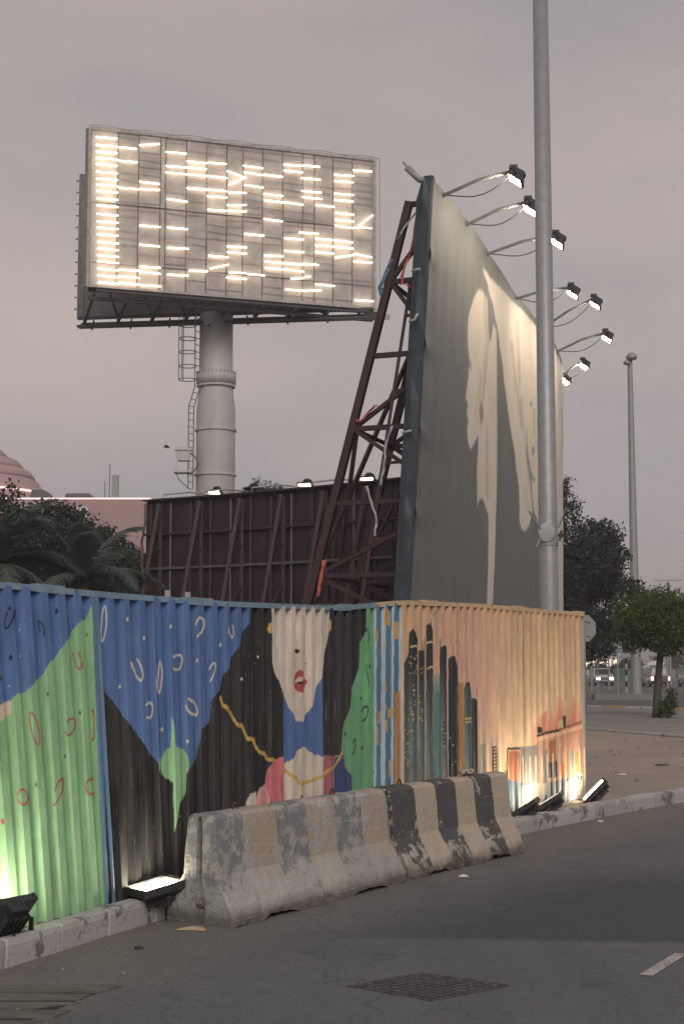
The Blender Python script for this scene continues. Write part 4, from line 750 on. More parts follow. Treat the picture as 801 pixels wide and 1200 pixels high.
def painted_metal():
    k = Nodes('painted_corrugated_sheet'); v = k.coords((1, 1, 1))
    at = k.new('ShaderNodeVertexColor', layer_name='paint')
    st = k.coords((14, 14, 0.55)); st2 = k.coords((45, 45, 1.3))
    s1 = k.noise(st, 1.0, 5, 0.6); s2 = k.noise(st2, 1.0, 5, 0.65)
    br = k.coords((5, 5, 1.6)); br2 = k.coords((30, 30, 7))
    c = k.mix(k.rng(k.noise(br, 1.0, 5, 0.6), 0.35, 0.68, 0.0, 0.30), at.outputs['Color'], (0.0, 0.0, 0.0))
    hi = k.mix(1.0, c, (1.35, 1.35, 1.35), 'MULTIPLY')
    c = k.mix(k.rng(k.noise(br2, 1.0, 4, 0.6), 0.45, 0.75, 0.0, 0.55), c, hi)
    c = k.mix(k.math('MULTIPLY', k.rng(s1, 0.42, 0.75), 0.16), c, (0.30, 0.26, 0.22))
    c = k.mix(k.math('MULTIPLY', k.rng(s2, 0.52, 0.80), 0.26), c, (0.24, 0.20, 0.165))
    sc = k.coords((70, 70, 2.5)); c = k.mix(k.math('MULTIPLY', k.rng(k.noise(sc, 1.0, 3, 0.5), 0.70, 0.76), 0.5), c, (0.50, 0.46, 0.41))
    c = k.mix(k.math('MULTIPLY', k.rng(k.noise(v, 30, 4, 0.7), 0.70, 0.74), 0.8), c, (0.62, 0.58, 0.53))
    k.col(c); k.b.inputs['Roughness'].default_value = 0.58; k.b.inputs['Specular IOR Level'].default_value = 0.35
    k.bump(k.math('ADD', k.noise(v, 6, 3), k.math('MULTIPLY', s2, 0.3)), 0.22, 0.02)
    return k.m
FENCE_MAT = painted_metal()
PITCH, DEPTH = 0.165, 0.048
_ph = np.r_[np.linspace(0, .38, 11, endpoint=False), np.linspace(.38, .5, 2, endpoint=False), np.linspace(.5, .88, 11, endpoint=False), np.linspace(.88, 1, 10, endpoint=False)]
def rib(ph): return np.interp(ph, [0, .38, .5, .88, 1], [1, 1, 0, 0, 1])
fence = empty('corrugated_fence', (FB[4][0], FB[4][1], 0.12), 'corrugated metal fence painted with a long-haired face and a city skyline', 'fence')
NV = 300
first = 0.0; RPP = 5
npan = int(math.ceil(FU[-1] / (PITCH * RPP)))
fence_u = []
for ip in range(npan):
    u = np.concatenate([first + (ip * RPP + r_ + _ph) * PITCH for r_ in range(RPP)] + [first + ((ip + 1) * RPP + np.array([0, .12, .25])) * PITCH])
    u = u[u <= FU[-1]]
    if len(u) < 6: continue
    ph = (u / PITCH + 1e-6) % 1.0
    b, t, d, n = fence_at(u)
    h = np.linspace(0, 1, NV)
    off = rib(ph) * DEPTH + 0.004 * (ip % 2)
    sway = 0.006 * math.sin(ip * 2.3)
    P = b[:, None] + (t - b)[:, None] * h[None, :, None]
    P[..., :2] += n[:, None] * (off[:, None] + sway * np.sin(h * 3.1)[None])[..., None]
    for _ in range(3):   # dents
        cu, ch, rr, dp = random.uniform(u[0], u[-1]), random.uniform(0, 0.5), random.uniform(.04, .10), random.uniform(-.008, .004)
        g = np.exp(-(((u - cu) / rr)[:, None] ** 2 + ((h - ch) * 2.2 / rr)[None] ** 2)) * dp
        P[..., :2] += n[:, None] * g[..., None]
    V = np.repeat((h[None] * (t - b)[:, 2:3]), 1, 0)
    uu = np.repeat(u[:, None], NV, 1).reshape(-1); vv = V.reshape(-1); php = np.repeat(ph[:, None], NV, 1).reshape(-1)
    # sprayed on at a slant from the roadside, so the ribs carry the outline onwards; hand-painted wobble of the edges
    sh = (off * np.interp(u, FU, PAINT_SLANT))[:, None].repeat(NV, 1).reshape(-1); bu = uu; uu = uu + sh
    wu = uu + 0.0025 * np.sin(vv * 31 + uu * 7); wv = vv + 0.003 * np.sin(uu * 57) + 0.002 * np.sin(uu * 131)
    colr = np.array((.35, .33, .30))[None].repeat(len(uu), 0)
    for it in MURAL:
        pts = it[1]; xs = [p[0] for p in pts]; ys = [p[1] for p in pts]; w = it[2] if len(it) > 2 else 0
        if max(xs) + w < u[0] - .03 or min(xs) - w > u[-1] + .2: continue
        k_ = np.where((uu > min(xs) - w - .03) & (uu < max(xs) + w + .03) & (vv > min(ys) - w - .03) & (vv < max(ys) + w + .03))[0]
        if not len(k_): continue
        al = near_line(pts, wu[k_], wv[k_], w) if w else cover(pts, wu[k_], wv[k_])
        mk = al > 0; k_ = k_[mk]; al = al[mk][:, None]
        if len(k_): colr[k_] = colr[k_] * (1 - al) + paint_of(it[0], uu[k_], vv[k_]) * al
    # light catching the harbour's rib flanks, painted on as a pale edge
    lit_edge = ((php > .955) & (uu > 9.0) & (vv < 0.62))
    colr[lit_edge] = (.66, .56, .44)
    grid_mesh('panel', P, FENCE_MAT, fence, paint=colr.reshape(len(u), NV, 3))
    fence_u.append((u[0], u[-1]))
RAIL_BLUE = mat('rail_blue_grey', (.16, .25, .33), 0.55, var=0.2, scale=6, dirt=(.30, .28, .25), dirt_amt=0.5)
RAIL_TAN = mat('rail_tan', (.56, .40, .24), 0.6, var=0.15, scale=6, dirt=(.38, .30, .22), dirt_amt=0.5)
STEEL_DARK = mat('dark_steel', (.05, .052, .055), 0.65, 0.4, var=0.3, scale=8, dirt=(.14, .11, .09), dirt_amt=0.5)
STEEL_GREY = mat('galvanised_steel', (.30, .31, .31), 0.55, 0.3, var=0.12, scale=6, dirt=(.2, .19, .18), dirt_amt=0.4)
def rail_pt(u, dn, dz):
    b, t, d, n = fence_at(np.array([u])); return Vector((t[0][0] + n[0][0] * dn, t[0][1] + n[0][1] * dn, t[0][2] + dz)), Vector((b[0][0] + n[0][0] * dn, b[0][1] + n[0][1] * dn, b[0][2])), n[0], d[0]
for (ua, ub) in fence_u:
    us = np.linspace(ua, ub - 0.004, 5); m = MB()
    for a, b_ in zip(us[:-1], us[1:]):
        p, q = rail_pt(a, 0.02, 0.0)[0], rail_pt(b_, 0.02, 0.0)[0]
        m.bar(p, q, 0.060, 0.042)
    m.build('top_rail', RAIL_BLUE if ub < 6.5 else RAIL_TAN, fence)
    p, q = rail_pt(ua, 0.0, 0)[1], rail_pt(ub, 0.0, 0)[1]
    MB().bar(p + Vector((0, 0, -0.005)), q + Vector((0, 0, -0.005)), 0.09, 0.05).build('bottom_rail', STEEL_DARK if ub < 6.5 else STEEL_GREY, fence)
    pt, pb, nn, dd = rail_pt(ua + 0.05, -0.05, -0.02)
    MB().bar(pb - Vector((0, 0, .1)), pt, 0.05, 0.05).build('post', STEEL_GREY, fence)
for u, L in ((1.42, .26), (3.0, .30), (5.22, .20), (6.85, .26), (9.0, .22), (10.78, .24)):
    p, q = rail_pt(u - L / 2, 0.02, 0.004)[0], rail_pt(min(u + L / 2, FU[-1]), 0.02, 0.004)[0]
    MB().bar(p, q, 0.070, 0.058).build('rail_splice', RAIL_BLUE if u < 6.5 else RAIL_TAN, fence)
for u in (2.72, 2.95):
    pt, pb, nn, dd = rail_pt(u, -0.03, 0.075); MB().bar(pt - Vector((0, 0, .15)), pt, 0.04, 0.04).build('post_stub', STEEL_GREY, fence)
pt, pb, nn, dd = rail_pt(1.865, 0.052, -0.02)
MB().bar(pb, pt, 0.012, 0.026, up=(nn[0], nn[1], 0)).build('cover_strip', mat('strip_blue', (.12, .20, .29), 0.5, var=.2, dirt=(.3, .28, .25), dirt_amt=.4), fence)

# ================================================================== concrete barriers
def barrier_material(name, stripe, dark, tan, base, wear, phase):
    k = Nodes(name); v = k.coords()
    sep = k.new('ShaderNodeSeparateXYZ'); k.link(v, sep.inputs[0])
    n1 = k.noise(v, 9, 6, 0.7); n2 = k.noise(v, 2.3, 5, 0.6); n3 = k.noise(v, 60, 4, 0.6)
    x = k.math('ADD', sep.outputs[0], k.math('MULTIPLY', k.math('SUBTRACT', n1, 0.5), 0.035))
    s = k.math('FRACT', k.math('DIVIDE', k.math('ADD', x, phase), stripe * 2))
    isd = k.math('LESS_THAN', s, 0.5)
    con = k.mix(k.rng(n2, 0.3, 0.7), tuple(c * 0.78 for c in base), tuple(c * 1.15 for c in base))
    paint = k.mix(isd, tan, dark)
    # more paint gone on the foot
    zl = k.rng(sep.outputs[2], 0.40, 0.20)
    w = k.math('ADD', n1, k.math('ADD', k.math('MULTIPLY', k.math('SUBTRACT', n2, 0.5), 0.45), k.math('MULTIPLY', zl, 0.10)))
    c = k.mix(k.rng(w, wear, wear + 0.05, 0.90, 0.10), con, paint)
    c = k.mix(k.math('MULTIPLY', k.rng(k.math('ADD', sep.outputs[2], k.math('MULTIPLY', n1, -0.14)), 0.07, -0.03), 0.75), c, (0.07, 0.06, 0.052))
    c = k.mix(k.math('MULTIPLY', k.rng(n3, 0.45, 0.75), 0.15), c, (0.18, 0.16, 0.14))
    sc = k.coords((1.2, 6, 34)); c = k.mix(k.math('MULTIPLY', k.rng(k.noise(sc, 1.0, 4, 0.6), 0.62, 0.72), 0.45), c, tuple(x * 1.25 for x in base))
    dr = k.coords((16, 16, 1.0)); c = k.mix(k.math('MULTIPLY', k.rng(k.noise(dr, 1.0, 4, 0.6), 0.58, 0.75), 0.25), c, (0.14, 0.12, 0.10))
    k.col(c); k.b.inputs['Roughness'].default_value = 0.92; k.b.inputs['Specular IOR Level'].default_value = 0.25
    k.bump(k.math('ADD', k.math('MULTIPLY', n3, 0.6), n1), 0.8, 0.025)
    return k.m
def make_barrier(name, L, m, seed):
    Hh, NX = 0.745, 110
    prof = [(0.30, 0.0), (0.302, 0.03), (0.298, 0.075), (0.285, 0.10), (0.25, 0.165), (0.21, 0.235), (0.175, 0.298), (0.155, 0.333), (0.151, 0.37), (0.144, 0.44), (0.135, 0.53), (0.127, 0.61), (0.120, 0.68), (0.114, 0.715), (0.085, 0.738), (0.06, 0.745)]
    ring = [(-w, z) for w, z in prof] + [(0, 0.746)] + [(w, z) for w, z in prof[::-1]]
    bm = bmesh.new(); rows = []
    xs = list(np.linspace(0, L, NX + 1)); xs[1:1] = [0.012]; xs[-1:-1] = [L - 0.012]
    for x in xs:
        row = []
        for y, z in ring:
            e_ = min(x, L - x); ins = max(0, 0.018 - e_) * 0.9
            yy = y * (1 - ins * 1.5 / max(abs(y), .05)) if abs(y) > .02 else y; zz = z - (ins if z > .6 else 0)
            t = x / L
            if z < 0.05 and (0.14 < t < 0.32 or 0.66 < t < 0.86): zz += 0.028 * min(1, min(abs(t - .14), abs(t - .32), abs(t - .66), abs(t - .86)) * 25)
            q = Vector((x * 3.2, yy * 3.2 + seed, zz * 3.2)); s = 0.006 * noise.noise(q * 1.2) + 0.005 * noise.noise(q * 4.5)
            edge = (z > 0.70 and abs(y) > 0.05) or z < 0.12 or e_ < 0.05
            if edge:
                ch = noise.noise(q * 2.9 + Vector((9, 3, 1))); s -= max(0, ch - 0.12) * (0.05 if z < 0.12 else 0.035)
                if z < 0.03: zz += max(0, noise.noise(q * 2.2)) * 0.022
            yy += s * (1 if y > 0 else -1) * (0 if abs(y) < .02 else 1); zz += s * (0.6 if z > .7 else 0)
            row.append(bm.verts.new((x, yy, zz)))
        rows.append(row)
    for a, b in zip(rows[:-1], rows[1:]):
        for i in range(len(ring) - 1): bm.faces.new((a[i], b[i], b[i + 1], a[i + 1]))
    n = len(prof)
    for row, s in ((rows[0], 1), (rows[-1], -1)):      # ends with a keyway
        prev = None
        for i in range(n):
            a, b = row[i], row[-1 - i]
            cut = 0.055 if prof[i][1] < 0.72 else 0.03
            line = [a]
            for f, dd in ((0.30, 0.0), (0.40, 0.0), (0.44, cut), (0.56, cut), (0.60, 0.0), (0.70, 0.0)):
                p = a.co.lerp(b.co, f); p.x += s * dd + 0.006 * noise.noise(p * 14); line.append(bm.verts.new(p))
            line.append(b)
            if prev:
                for j in range(7):
                    f_ = (prev[j], prev[j + 1], line[j + 1], line[j]); bm.faces.new(f_ if s < 0 else f_[::-1])
            prev = line
        tp = [row[n - 1], row[n], row[n + 1]]
    bmesh.ops.recalc_face_normals(bm, faces=bm.faces)
    me = bpy.data.meshes.new('concrete_block'); bm.to_mesh(me); bm.free(); me.materials.append(m)
    me.polygons.foreach_set('use_smooth', [True] * len(me.polygons))
    me.set_sharp_from_angle(angle=R(17))
    root = empty(name, (0, 0, 0)); o = link(bpy.data.objects.new('concrete_block', me)); o.parent = root
    return root
RUST = mat('rusty_rebar', (.10, .06, .045), 0.85, 0.3, var=0.3, scale=20)
def hook(root, x):
    pts = [(x - .03 * math.cos(a), 0.0, 0.735 + (0.055 * math.sin(a) if a not in (0,) else 0)) for a in np.linspace(0, math.pi, 9)]
    m = MB(); m.tube([(x - .03, 0, .70)] + pts + [(x + .03, 0, .70)], 0.008, 6); m.build('lifting_loop', RUST, root, True, world=False)
dirb = Vector((1.27, 2.105, 0)).normalized(); nb = Vector((-dirb.y, dirb.x, 0))
rz = math.atan2(dirb.y, dirb.x)
b1 = make_barrier('concrete_barrier', 2.45, barrier_material('worn_barrier', .41, (.21, .215, .225), (.43, .345, .26), (.41, .39, .36), .48, .06), 1.0)
b1.location = Vector((-.726, 10.065, 0)) + nb * 0.30; b1.rotation_euler = (0, 0, rz)
tag(b1, 'nearer grey concrete barrier with faded stripes and a chipped end', 'barrier', 'concrete barriers along the kerb')
hook(b1, 0.42); hook(b1, 1.75)
d2 = Vector((1.165, 1.76, 0)).normalized(); n2_ = Vector((-d2.y, d2.x, 0))
b2 = make_barrier('concrete_barrier', 2.12, barrier_material('striped_barrier', .354, (.055, .060, .066), (.47, .385, .29), (.42, .37, .31), .60, 0.0), 5.0)
b2.location = Vector((.60, 12.215, 0)) + n2_ * 0.33; b2.rotation_euler = (0, 0, math.atan2(d2.y, d2.x))
tag(b2, 'farther concrete barrier with bold black and tan stripes', 'barrier', 'concrete barriers along the kerb')
hook(b2, 0.30)
ROPE = mat('rope', (.45, .38, .30), 0.9, var=0.2, scale=20)
m = MB()
for k_ in range(3):
    pts = []
    for a in np.linspace(0, 6.0, 22):
        pts.append((1.45 + .09 * math.cos(a + k_) + .03 * k_, .03 * math.sin(a * 1.7 + k_), .76 + .035 * abs(math.sin(a * 1.3 + k_ * 1.1))))
    m.tube(pts, .009, 5)
o = m.build('rope_bundle', ROPE, None, True)
o.location = b2.location; o.rotation_euler = b2.rotation_euler
tag(o, 'loose pale rope bundle lying on the striped barrier', 'rope')

# ================================================================== floodlights
HOUSING = mat('floodlight_housing', (.035, .037, .04), 0.6, 0.3, var=0.3, scale=10, dirt=(.13, .11, .09), dirt_amt=0.4)
LENS_WARM = emit('floodlight_lens_warm', (1.0, 0.84, 0.62), 120.0)
LENS_GROUND = emit('floodlight_lens', (1.0, 0.88, 0.66), 24.0)
LENS_LEFT = emit('floodlight_lens_left', (1.0, 0.90, 0.70), 52.0)
LENS_STRONG = emit('floodlight_lens_strong', (1.0, 0.82, 0.56), 40.0)
LENS_BACK = emit('floodlight_lens_far', (1.0, 0.85, 0.5), 14.0)
CABLE = mat('black_cable', (.02, .02, .022), 0.6, var=0.1)
def frame_of(d, up=(0, 0, 1)):
    d = Vector(d).normalized(); x = d.cross(Vector(up)).normalized(); z = x.cross(d)
    return Matrix((x, d, z)).transposed()
def flood_meshes(w=0.42, h=0.30, dp=0.17):
    """local: beam along +Y"""
    hs = MB()
    a, b = (w / 2, h / 2), (w * .30, h * .30)
    hs.hexa([(-b[0], -dp, -b[1]), (b[0], -dp, -b[1]), (b[0], -dp, b[1]), (-b[0], -dp, b[1]), (-a[0], -.03, -a[1]), (a[0], -.03, -a[1]), (a[0], -.03, a[1]), (-a[0], -.03, a[1])])
    for s in (-1, 1):
        hs.box((s * (a[0] - .008), -.005, 0), (.022, .05, h + .02)); hs.box((0, -.005, s * (a[1] - .008)), (w - .03, .05, .022))
    for i in range(6):
        x = -b[0] + .02 + i * (2 * b[0] - .04) / 5; hs.box((x, -dp - .012, 0), (.008, .06, 2 * b[1] + .03))
    hs.box((0, -dp + .02, b[1] + .035), (w * .35, .08, .05))
    ln = MB(); ln.box((0, -.002, 0), (w - .05, .012, h - .05))
    br = MB(); s = w / 2 + .018
    br.bar((-s, -.06, 0), (-s, -.06, -h / 2 - .09), .008, .035); br.bar((s, -.06, 0), (s, -.06, -h / 2 - .09), .008, .035)
    br.bar((-s, -.06, -h / 2 - .09), (s, -.06, -h / 2 - .09), .035, .008)
    return hs, ln, br
def place(mb, M, loc):
    q = MB(); q.v = [tuple(M @ Vector(p) + Vector(loc)) for p in mb.v]; q.f = list(mb.f); return q
def ground_flood(loc, d, lens, label, w=0.40, h=0.28):
    root = empty('floodlight', (loc[0], loc[1], 0.14), label, 'floodlight', 'floodlights along the foot of the fence')
    M = frame_of(d); hs, ln, br = flood_meshes(w, h, .075)
    o = place(hs, M, loc).build('housing', HOUSING, root); place(ln, M, loc).build('lens', lens, root)
    s = w / 2 + .018; m = MB(); X = M @ Vector((1, 0, 0)); c = Vector(loc) + M @ Vector((0, -.05, 0))
    for q in (-1, 1):
        m.bar(c + X * s * q, Vector((c.x + X.x * s * q, c.y + X.y * s * q, .135)), .035, .008, up=X)
    m.bar(Vector((c.x - X.x * s, c.y - X.y * s, .14)), Vector((c.x + X.x * s, c.y + X.y * s, .14)), .05, .012)
    m.build('bracket', HOUSING, root)
    p0 = c + M @ Vector((0, -.1, 0)); pts = [p0]
    for i in range(1, 7):
        pts.append(Vector((p0.x - .07 * i + .03 * math.sin(i * 2.1), p0.y + .05 * i + .03 * math.cos(i * 1.7), max(.145, p0.z - .06 * i))))
    MB().tube(pts, .007, 5).build('cable', CABLE, root, True)
    return root
ground_flood((-2.04, 8.93, .28), (-.72, .50, .75), LENS_LEFT, 'black floodlight at the kerb washing the green end of the fence', .36, .26)
ground_flood((-1.30, 10.30, .245), (-.12, -.10, 1.0), LENS_GROUND, 'lit floodlight facing up beside the chipped barrier end', .30, .34)
ground_flood((1.93, 15.80, .23), (-.50, .15, .80), LENS_STRONG, 'black floodlight half hidden behind the end of the striped barrier', .30, .36)
ground_flood((2.27, 16.30, .25), (-.52, .12, .85), LENS_STRONG, 'black floodlight on the sand between two others at the skyline fence', .30, .36)
ground_flood((2.99, 17.50, .27), (-.70, .05, .70), LENS_STRONG, 'black floodlight at the far corner of the painted fence', .30, .36)

# ================================================================== tall poster billboard
PB, PT = np.array(POSTER_BASE), np.array(POSTER_TOP)
PU = np.r_[0, np.cumsum(np.linalg.norm(np.diff(PB[:, :2], axis=0), axis=1))]
def dense_path(A):
    q = spline([p[:2] for p in A], 0.05); return q
def poster_at(u):
    b = np.stack([np.interp(u, PU, PB[:, k]) for k in range(3)], -1); t = np.stack([np.interp(u, PU, PT[:, k]) for k in range(3)], -1)
    e_ = 1.6
    d = np.stack([np.interp(np.clip(u + e_, 0, PU[-1]), PU, PB[:, k]) - np.interp(np.clip(u - e_, 0, PU[-1]), PU, PB[:, k]) for k in range(2)], -1)
    d /= np.linalg.norm(d, axis=-1, keepdims=True)
    return b, t, d, np.stack([d[..., 1], -d[..., 0]], -1)
board = empty('poster_billboard', (PB[3][0], PB[3][1], 0), 'tall lamp-lit billboard showing pale draped figures in profile on grey', 'billboard')
u = np.linspace(0, PU[-1], 620); h = np.linspace(0, 1, 330)
b, t, d, n = poster_at(u)
ker = np.ones(41) / 41
def smooth1(a): return np.stack([np.convolve(np.pad(a[:, k], 20, mode='reflect', reflect_type='odd'), ker, 'valid') for k in range(a.shape[1])], -1)
bs, ts = smooth1(b), smooth1(t)
P = bs[:, None] + (ts - bs)[:, None] * h[None, :, None]
wr = np.zeros((len(u), len(h)))
for hz in (.22, .40, .545, .70, .86):                       # creases at the edge lashings
    wr += (.05 * np.exp(-((h - hz) / .016) ** 2))[None] * np.exp(-u / .30)[:, None] - (.03 * np.exp(-((h - hz + .03) / .03) ** 2))[None] * np.exp(-u / .8)[:, None]
wr += .006 * np.sin(u * 2.1)[:, None] * np.ones_like(h)[None] + .006 * np.sin(u * 9 + 2)[:, None] * np.sin(h * 9)[None]
P[..., :2] += n[:, None] * wr[..., None]
PC = dict(cream=(.62, .56, .485), grey=(.115, .125, .13), tan=(.48, .41, .33), shade=(.25, .235, .21))
uu = np.repeat(u[:, None], len(h), 1).reshape(-1); hh = np.repeat(h[None], len(u), 0).reshape(-1)
back = np.array((.130, .138, .140))[None].repeat(len(uu), 0)
colr = back.copy()
for it in POSTER_ART:
    mk = inside(it[1], uu, hh)
    colr[mk] = PC[it[0]] if it[0] != 'grey' else back[mk]
img = colr.reshape(len(u), len(h), 3)
for _ in range(2):      # printed softness
    img[1:-1, 1:-1] = (img[1:-1, 1:-1] * 2 + img[:-2, 1:-1] + img[2:, 1:-1] + img[1:-1, :-2] + img[1:-1, 2:]) / 6
def vinyl():
    k = Nodes('printed_vinyl'); at = k.new('ShaderNodeVertexColor', layer_name='paint'); v = k.coords((3, 3, .25)); v1 = k.coords()
    c = k.mix(k.math('MULTIPLY', k.rng(k.noise(v, 1.3, 5, .6), .4, .7), .08), at.outputs['Color'], (.30, .28, .25))
    c = k.mix(k.math('MULTIPLY', k.rng(k.noise(v1, 1.1, 5, .65), .50, .75), .22), c, (.17, .16, .145))
    k.col(c); k.b.inputs['Roughness'].default_value = .62; k.b.inputs['Specular IOR Level'].default_value = .3
    k.bump(k.math('ADD', k.math('MULTIPLY', k.noise(v, .5, 2), .4), k.noise(v1, .7, 4)), .30, .10); return k.m
grid_mesh('poster_sheet', P, vinyl(), board, paint=img, smooth=True)
NAVY = mat('navy_side_panel', (.030, .042, .055), 0.6, var=0.25, scale=2, dirt=(.07, .075, .08), dirt_amt=.5, bump=.4, bscale=5)
MAROON = mat('maroon_steel', (.042, .015, .018), 0.6, 0.1, var=0.3, scale=5, dirt=(.03, .02, .02), dirt_amt=.5)
def behind(uv, w, z):
    """point w metres behind the poster sheet at station uv, height z"""
    b_, t_, d_, n_ = poster_at(np.array([uv])); f = (z - b_[0][2]) / (t_[0][2] - b_[0][2]); p = b_[0] + (t_[0] - b_[0]) * f
    return Vector((p[0] - n_[0][0] * w, p[1] - n_[0][1] * w, z))
# side panel: bulging edge wrap in lashed sections
m = MB(); zs = np.linspace(.3, 10.36, 26); vs = []
for z in zs:
    bul = .03 * math.sin(z * 3.3) + .015 * math.sin(z * 9)
    f = 0 if z < 10.2 else .1
    vs += [behind(0, -.015, z), behind(0, .02, z) + Vector((-.015, -.05, 0)) * (1 + bul), behind(0, .17, z) + Vector((-.01, -.06 - bul, 0)), behind(0, .29 - f, z) + Vector((0, -.02, 0)), behind(0.25, .27 - f, z), behind(0.25, .03, z)]
fs = []
for i in range(len(zs) - 1):
    for k_ in range(6): fs.append((i * 6 + k_, i * 6 + (k_ + 1) % 6, (i + 1) * 6 + (k_ + 1) % 6, (i + 1) * 6 + k_))
fs += [(5, 4, 3, 2, 1, 0), tuple(range(len(vs) - 6, len(vs)))]
m.add(vs, fs).build('side_panel', NAVY, board)
m = MB()      # backing sheet
for i in range(20):
    a, c = PU[-1] * i / 20, PU[-1] * (i + 1) / 20
    m.hexa([behind(a, .06, .4), behind(c, .06, .4), behind(c, .09, .4), behind(a, .09, .4), behind(a, .06, 10.2), behind(c, .06, 10.2), behind(c, .09, 10.2), behind(a, .09, 10.2)])
m.build('backing_sheet', STEEL_DARK, board)
wd = lambda z: .54 + (10.0 - z) * .205
WHITE_PIPE = mat('white_pipe', (.36, .36, .36), .6)
for i, z in enumerate((8.62, 7.72, 5.75)):      # lashing fittings on the edge
    p = behind(0, .2, z); m = MB(); m.tube([p + Vector((-.10, -.12, 0)), p + Vector((.0, -.16, .02)), p + Vector((.05, -.15, .13 if i == 1 else .03))], .024, 7); m.build('edge_fitting', WHITE_PIPE, board, True)
levels = [10.0, 8.60, 7.26, 5.95, 4.62, 3.32, 1.9, 0.5]
stations = [.35 + 2.3 * i for i in range(9)]
for si, su in enumerate(stations):
    leg0, leg1 = behind(su, wd(10.05), 10.05), behind(su, wd(-.5), -.5)
    MB().bar(leg0, leg1, .15, .13).build('leg', MAROON, board)
    MB().bar(behind(su, .22, 10.1), behind(su, .22, -.5), .11, .11).build('leg', MAROON, board)
    for li, z in enumerate(levels):
        MB().bar(behind(su, wd(z), z), behind(su, .2, z), .085, .085).build('crossbar', MAROON, board)
        if li % 2 == 1:
            for dz in (.82, -.78):
                MB().bar(behind(su, wd(z) - .02, z), behind(su, .2, z + dz), .085, .07).build('brace', MAROON, board)
for z in (9.6, 7.4, 5.2, 3.0):
    for a, c in zip(stations[:-1], stations[1:]):
        MB().bar(behind(a, .30, z), behind(c, .30, z), .07, .09).build('girt', MAROON, board)
for a, c in zip(stations[0:7:2], stations[1:8:2]):
    MB().bar(behind(a, wd(3.3), 3.3), behind(c, wd(8.6) - .1, 8.6), .07, .07).build('wind_brace', MAROON, board)
    MB().bar(behind(c, wd(.2), .2), behind(a, wd(5.9) - .1, 5.9), .07, .07).build('wind_brace', MAROON, board)
for a, c in zip(stations[:5], stations[1:6]):
    for z in (8.6, 5.95, 3.32):
        MB().bar(behind(a, wd(z) - .03, z), behind(c, wd(z) - .03, z), .06, .06).build('tie', MAROON, board)
    for z0, z1 in ((8.6, 5.95), (3.32, 5.95)):
        MB().bar(behind(a, wd(z0) * .55, z0), behind(c, wd(z1) * .55, z1), .05, .05).build('wind_brace', MAROON, board)
for su in stations[:6]:
    for z in (7.95, 6.6, 5.3, 3.95, 2.6):
        MB().bar(behind(su, wd(z) * .5, z), behind(su, .2, z + .02), .05, .05).build('crossbar', MAROON, board)
    MB().bar(behind(su, wd(8.6) * .5, 8.6), behind(su, wd(.5) * .5, .5), .06, .06).build('stay', MAROON, board)
# floodlights on arms along the top
ARM_GREY = mat('painted_arm', (.16, .165, .17), .8, var=.1)
def arm_lamp(uv, head, strong=LENS_WARM):
    foot = behind(uv, -.02, 10.2); head = Vector(head)
    b_, t_, d_, n_ = poster_at(np.array([uv])); nf = Vector((n_[0][0], n_[0][1], 0))
    tip = head + Vector((0, 0, .17)) - nf * .03
    MB().tube([behind(uv, .25, 10.05), foot, foot.lerp(tip, .5) + Vector((0, 0, .06)), tip], .033, 7).build('lamp_arm', ARM_GREY, board, True)
    dirv = -nf * .55 + Vector((-.05, -.08, -.85)); M = frame_of(dirv)
    hs, ln, br = flood_meshes(.44, .30, .15)
    f = place(hs, M, head).build('floodlight', HOUSING, board)
    place(ln, M, head).build('lens', strong, f)
    q = MB(); X = M @ Vector((1, 0, 0)); s = .24
    for sg in (-1, 1): q.bar(head + X * s * sg + M @ Vector((0, -.06, 0)), tip + X * s * sg * .25 + Vector((0, 0, .06)), .012, .045, up=X)
    q.box(tip + Vector((0, 0, .07)), (.14, .14, .06)); q.build('bracket', HOUSING, f)
    a = foot.lerp(tip, .06) - Vector((0, 0, .03)); c = head + M @ Vector((0, -.2, .05)); pts = []
    for i in range(9):
        s_ = i / 8; p = a.lerp(c, s_); p.z -= .22 * math.sin(math.pi * s_) ** 1.2; pts.append(p)
    MB().tube(pts, .011, 5).build('cable', CABLE, board, True)
heads = [(3.14, 25.6, 10.5), (3.62, 27.3, 10.48), (4.43, 29.2, 10.38), (5.34, 33.0, 10.28), (6.20, 34.9, 10.5), (6.95, 37.5, 10.24), (7.20, 42.6, 10.55), (7.06, 45.3, 10.62)]
for uv, hd in zip(list(POSTER_LAMP_U) + [18.3, 21.0], heads): arm_lamp(uv, hd)
# lamp-head fixture at the top near corner
m = MB(); p = behind(0, .2, 10.3); m.tube([p + Vector((-.28, -.05, .22)), p + Vector((-.05, -.05, .0)), p + Vector((.1, 0, -.02))], .06, 8); m.tube([p + Vector((-.34, -.05, .32)), p + Vector((-.16, -.05, .10))], .02, 6)
m.build('corner_fitting', STEEL_GREY, board, True)
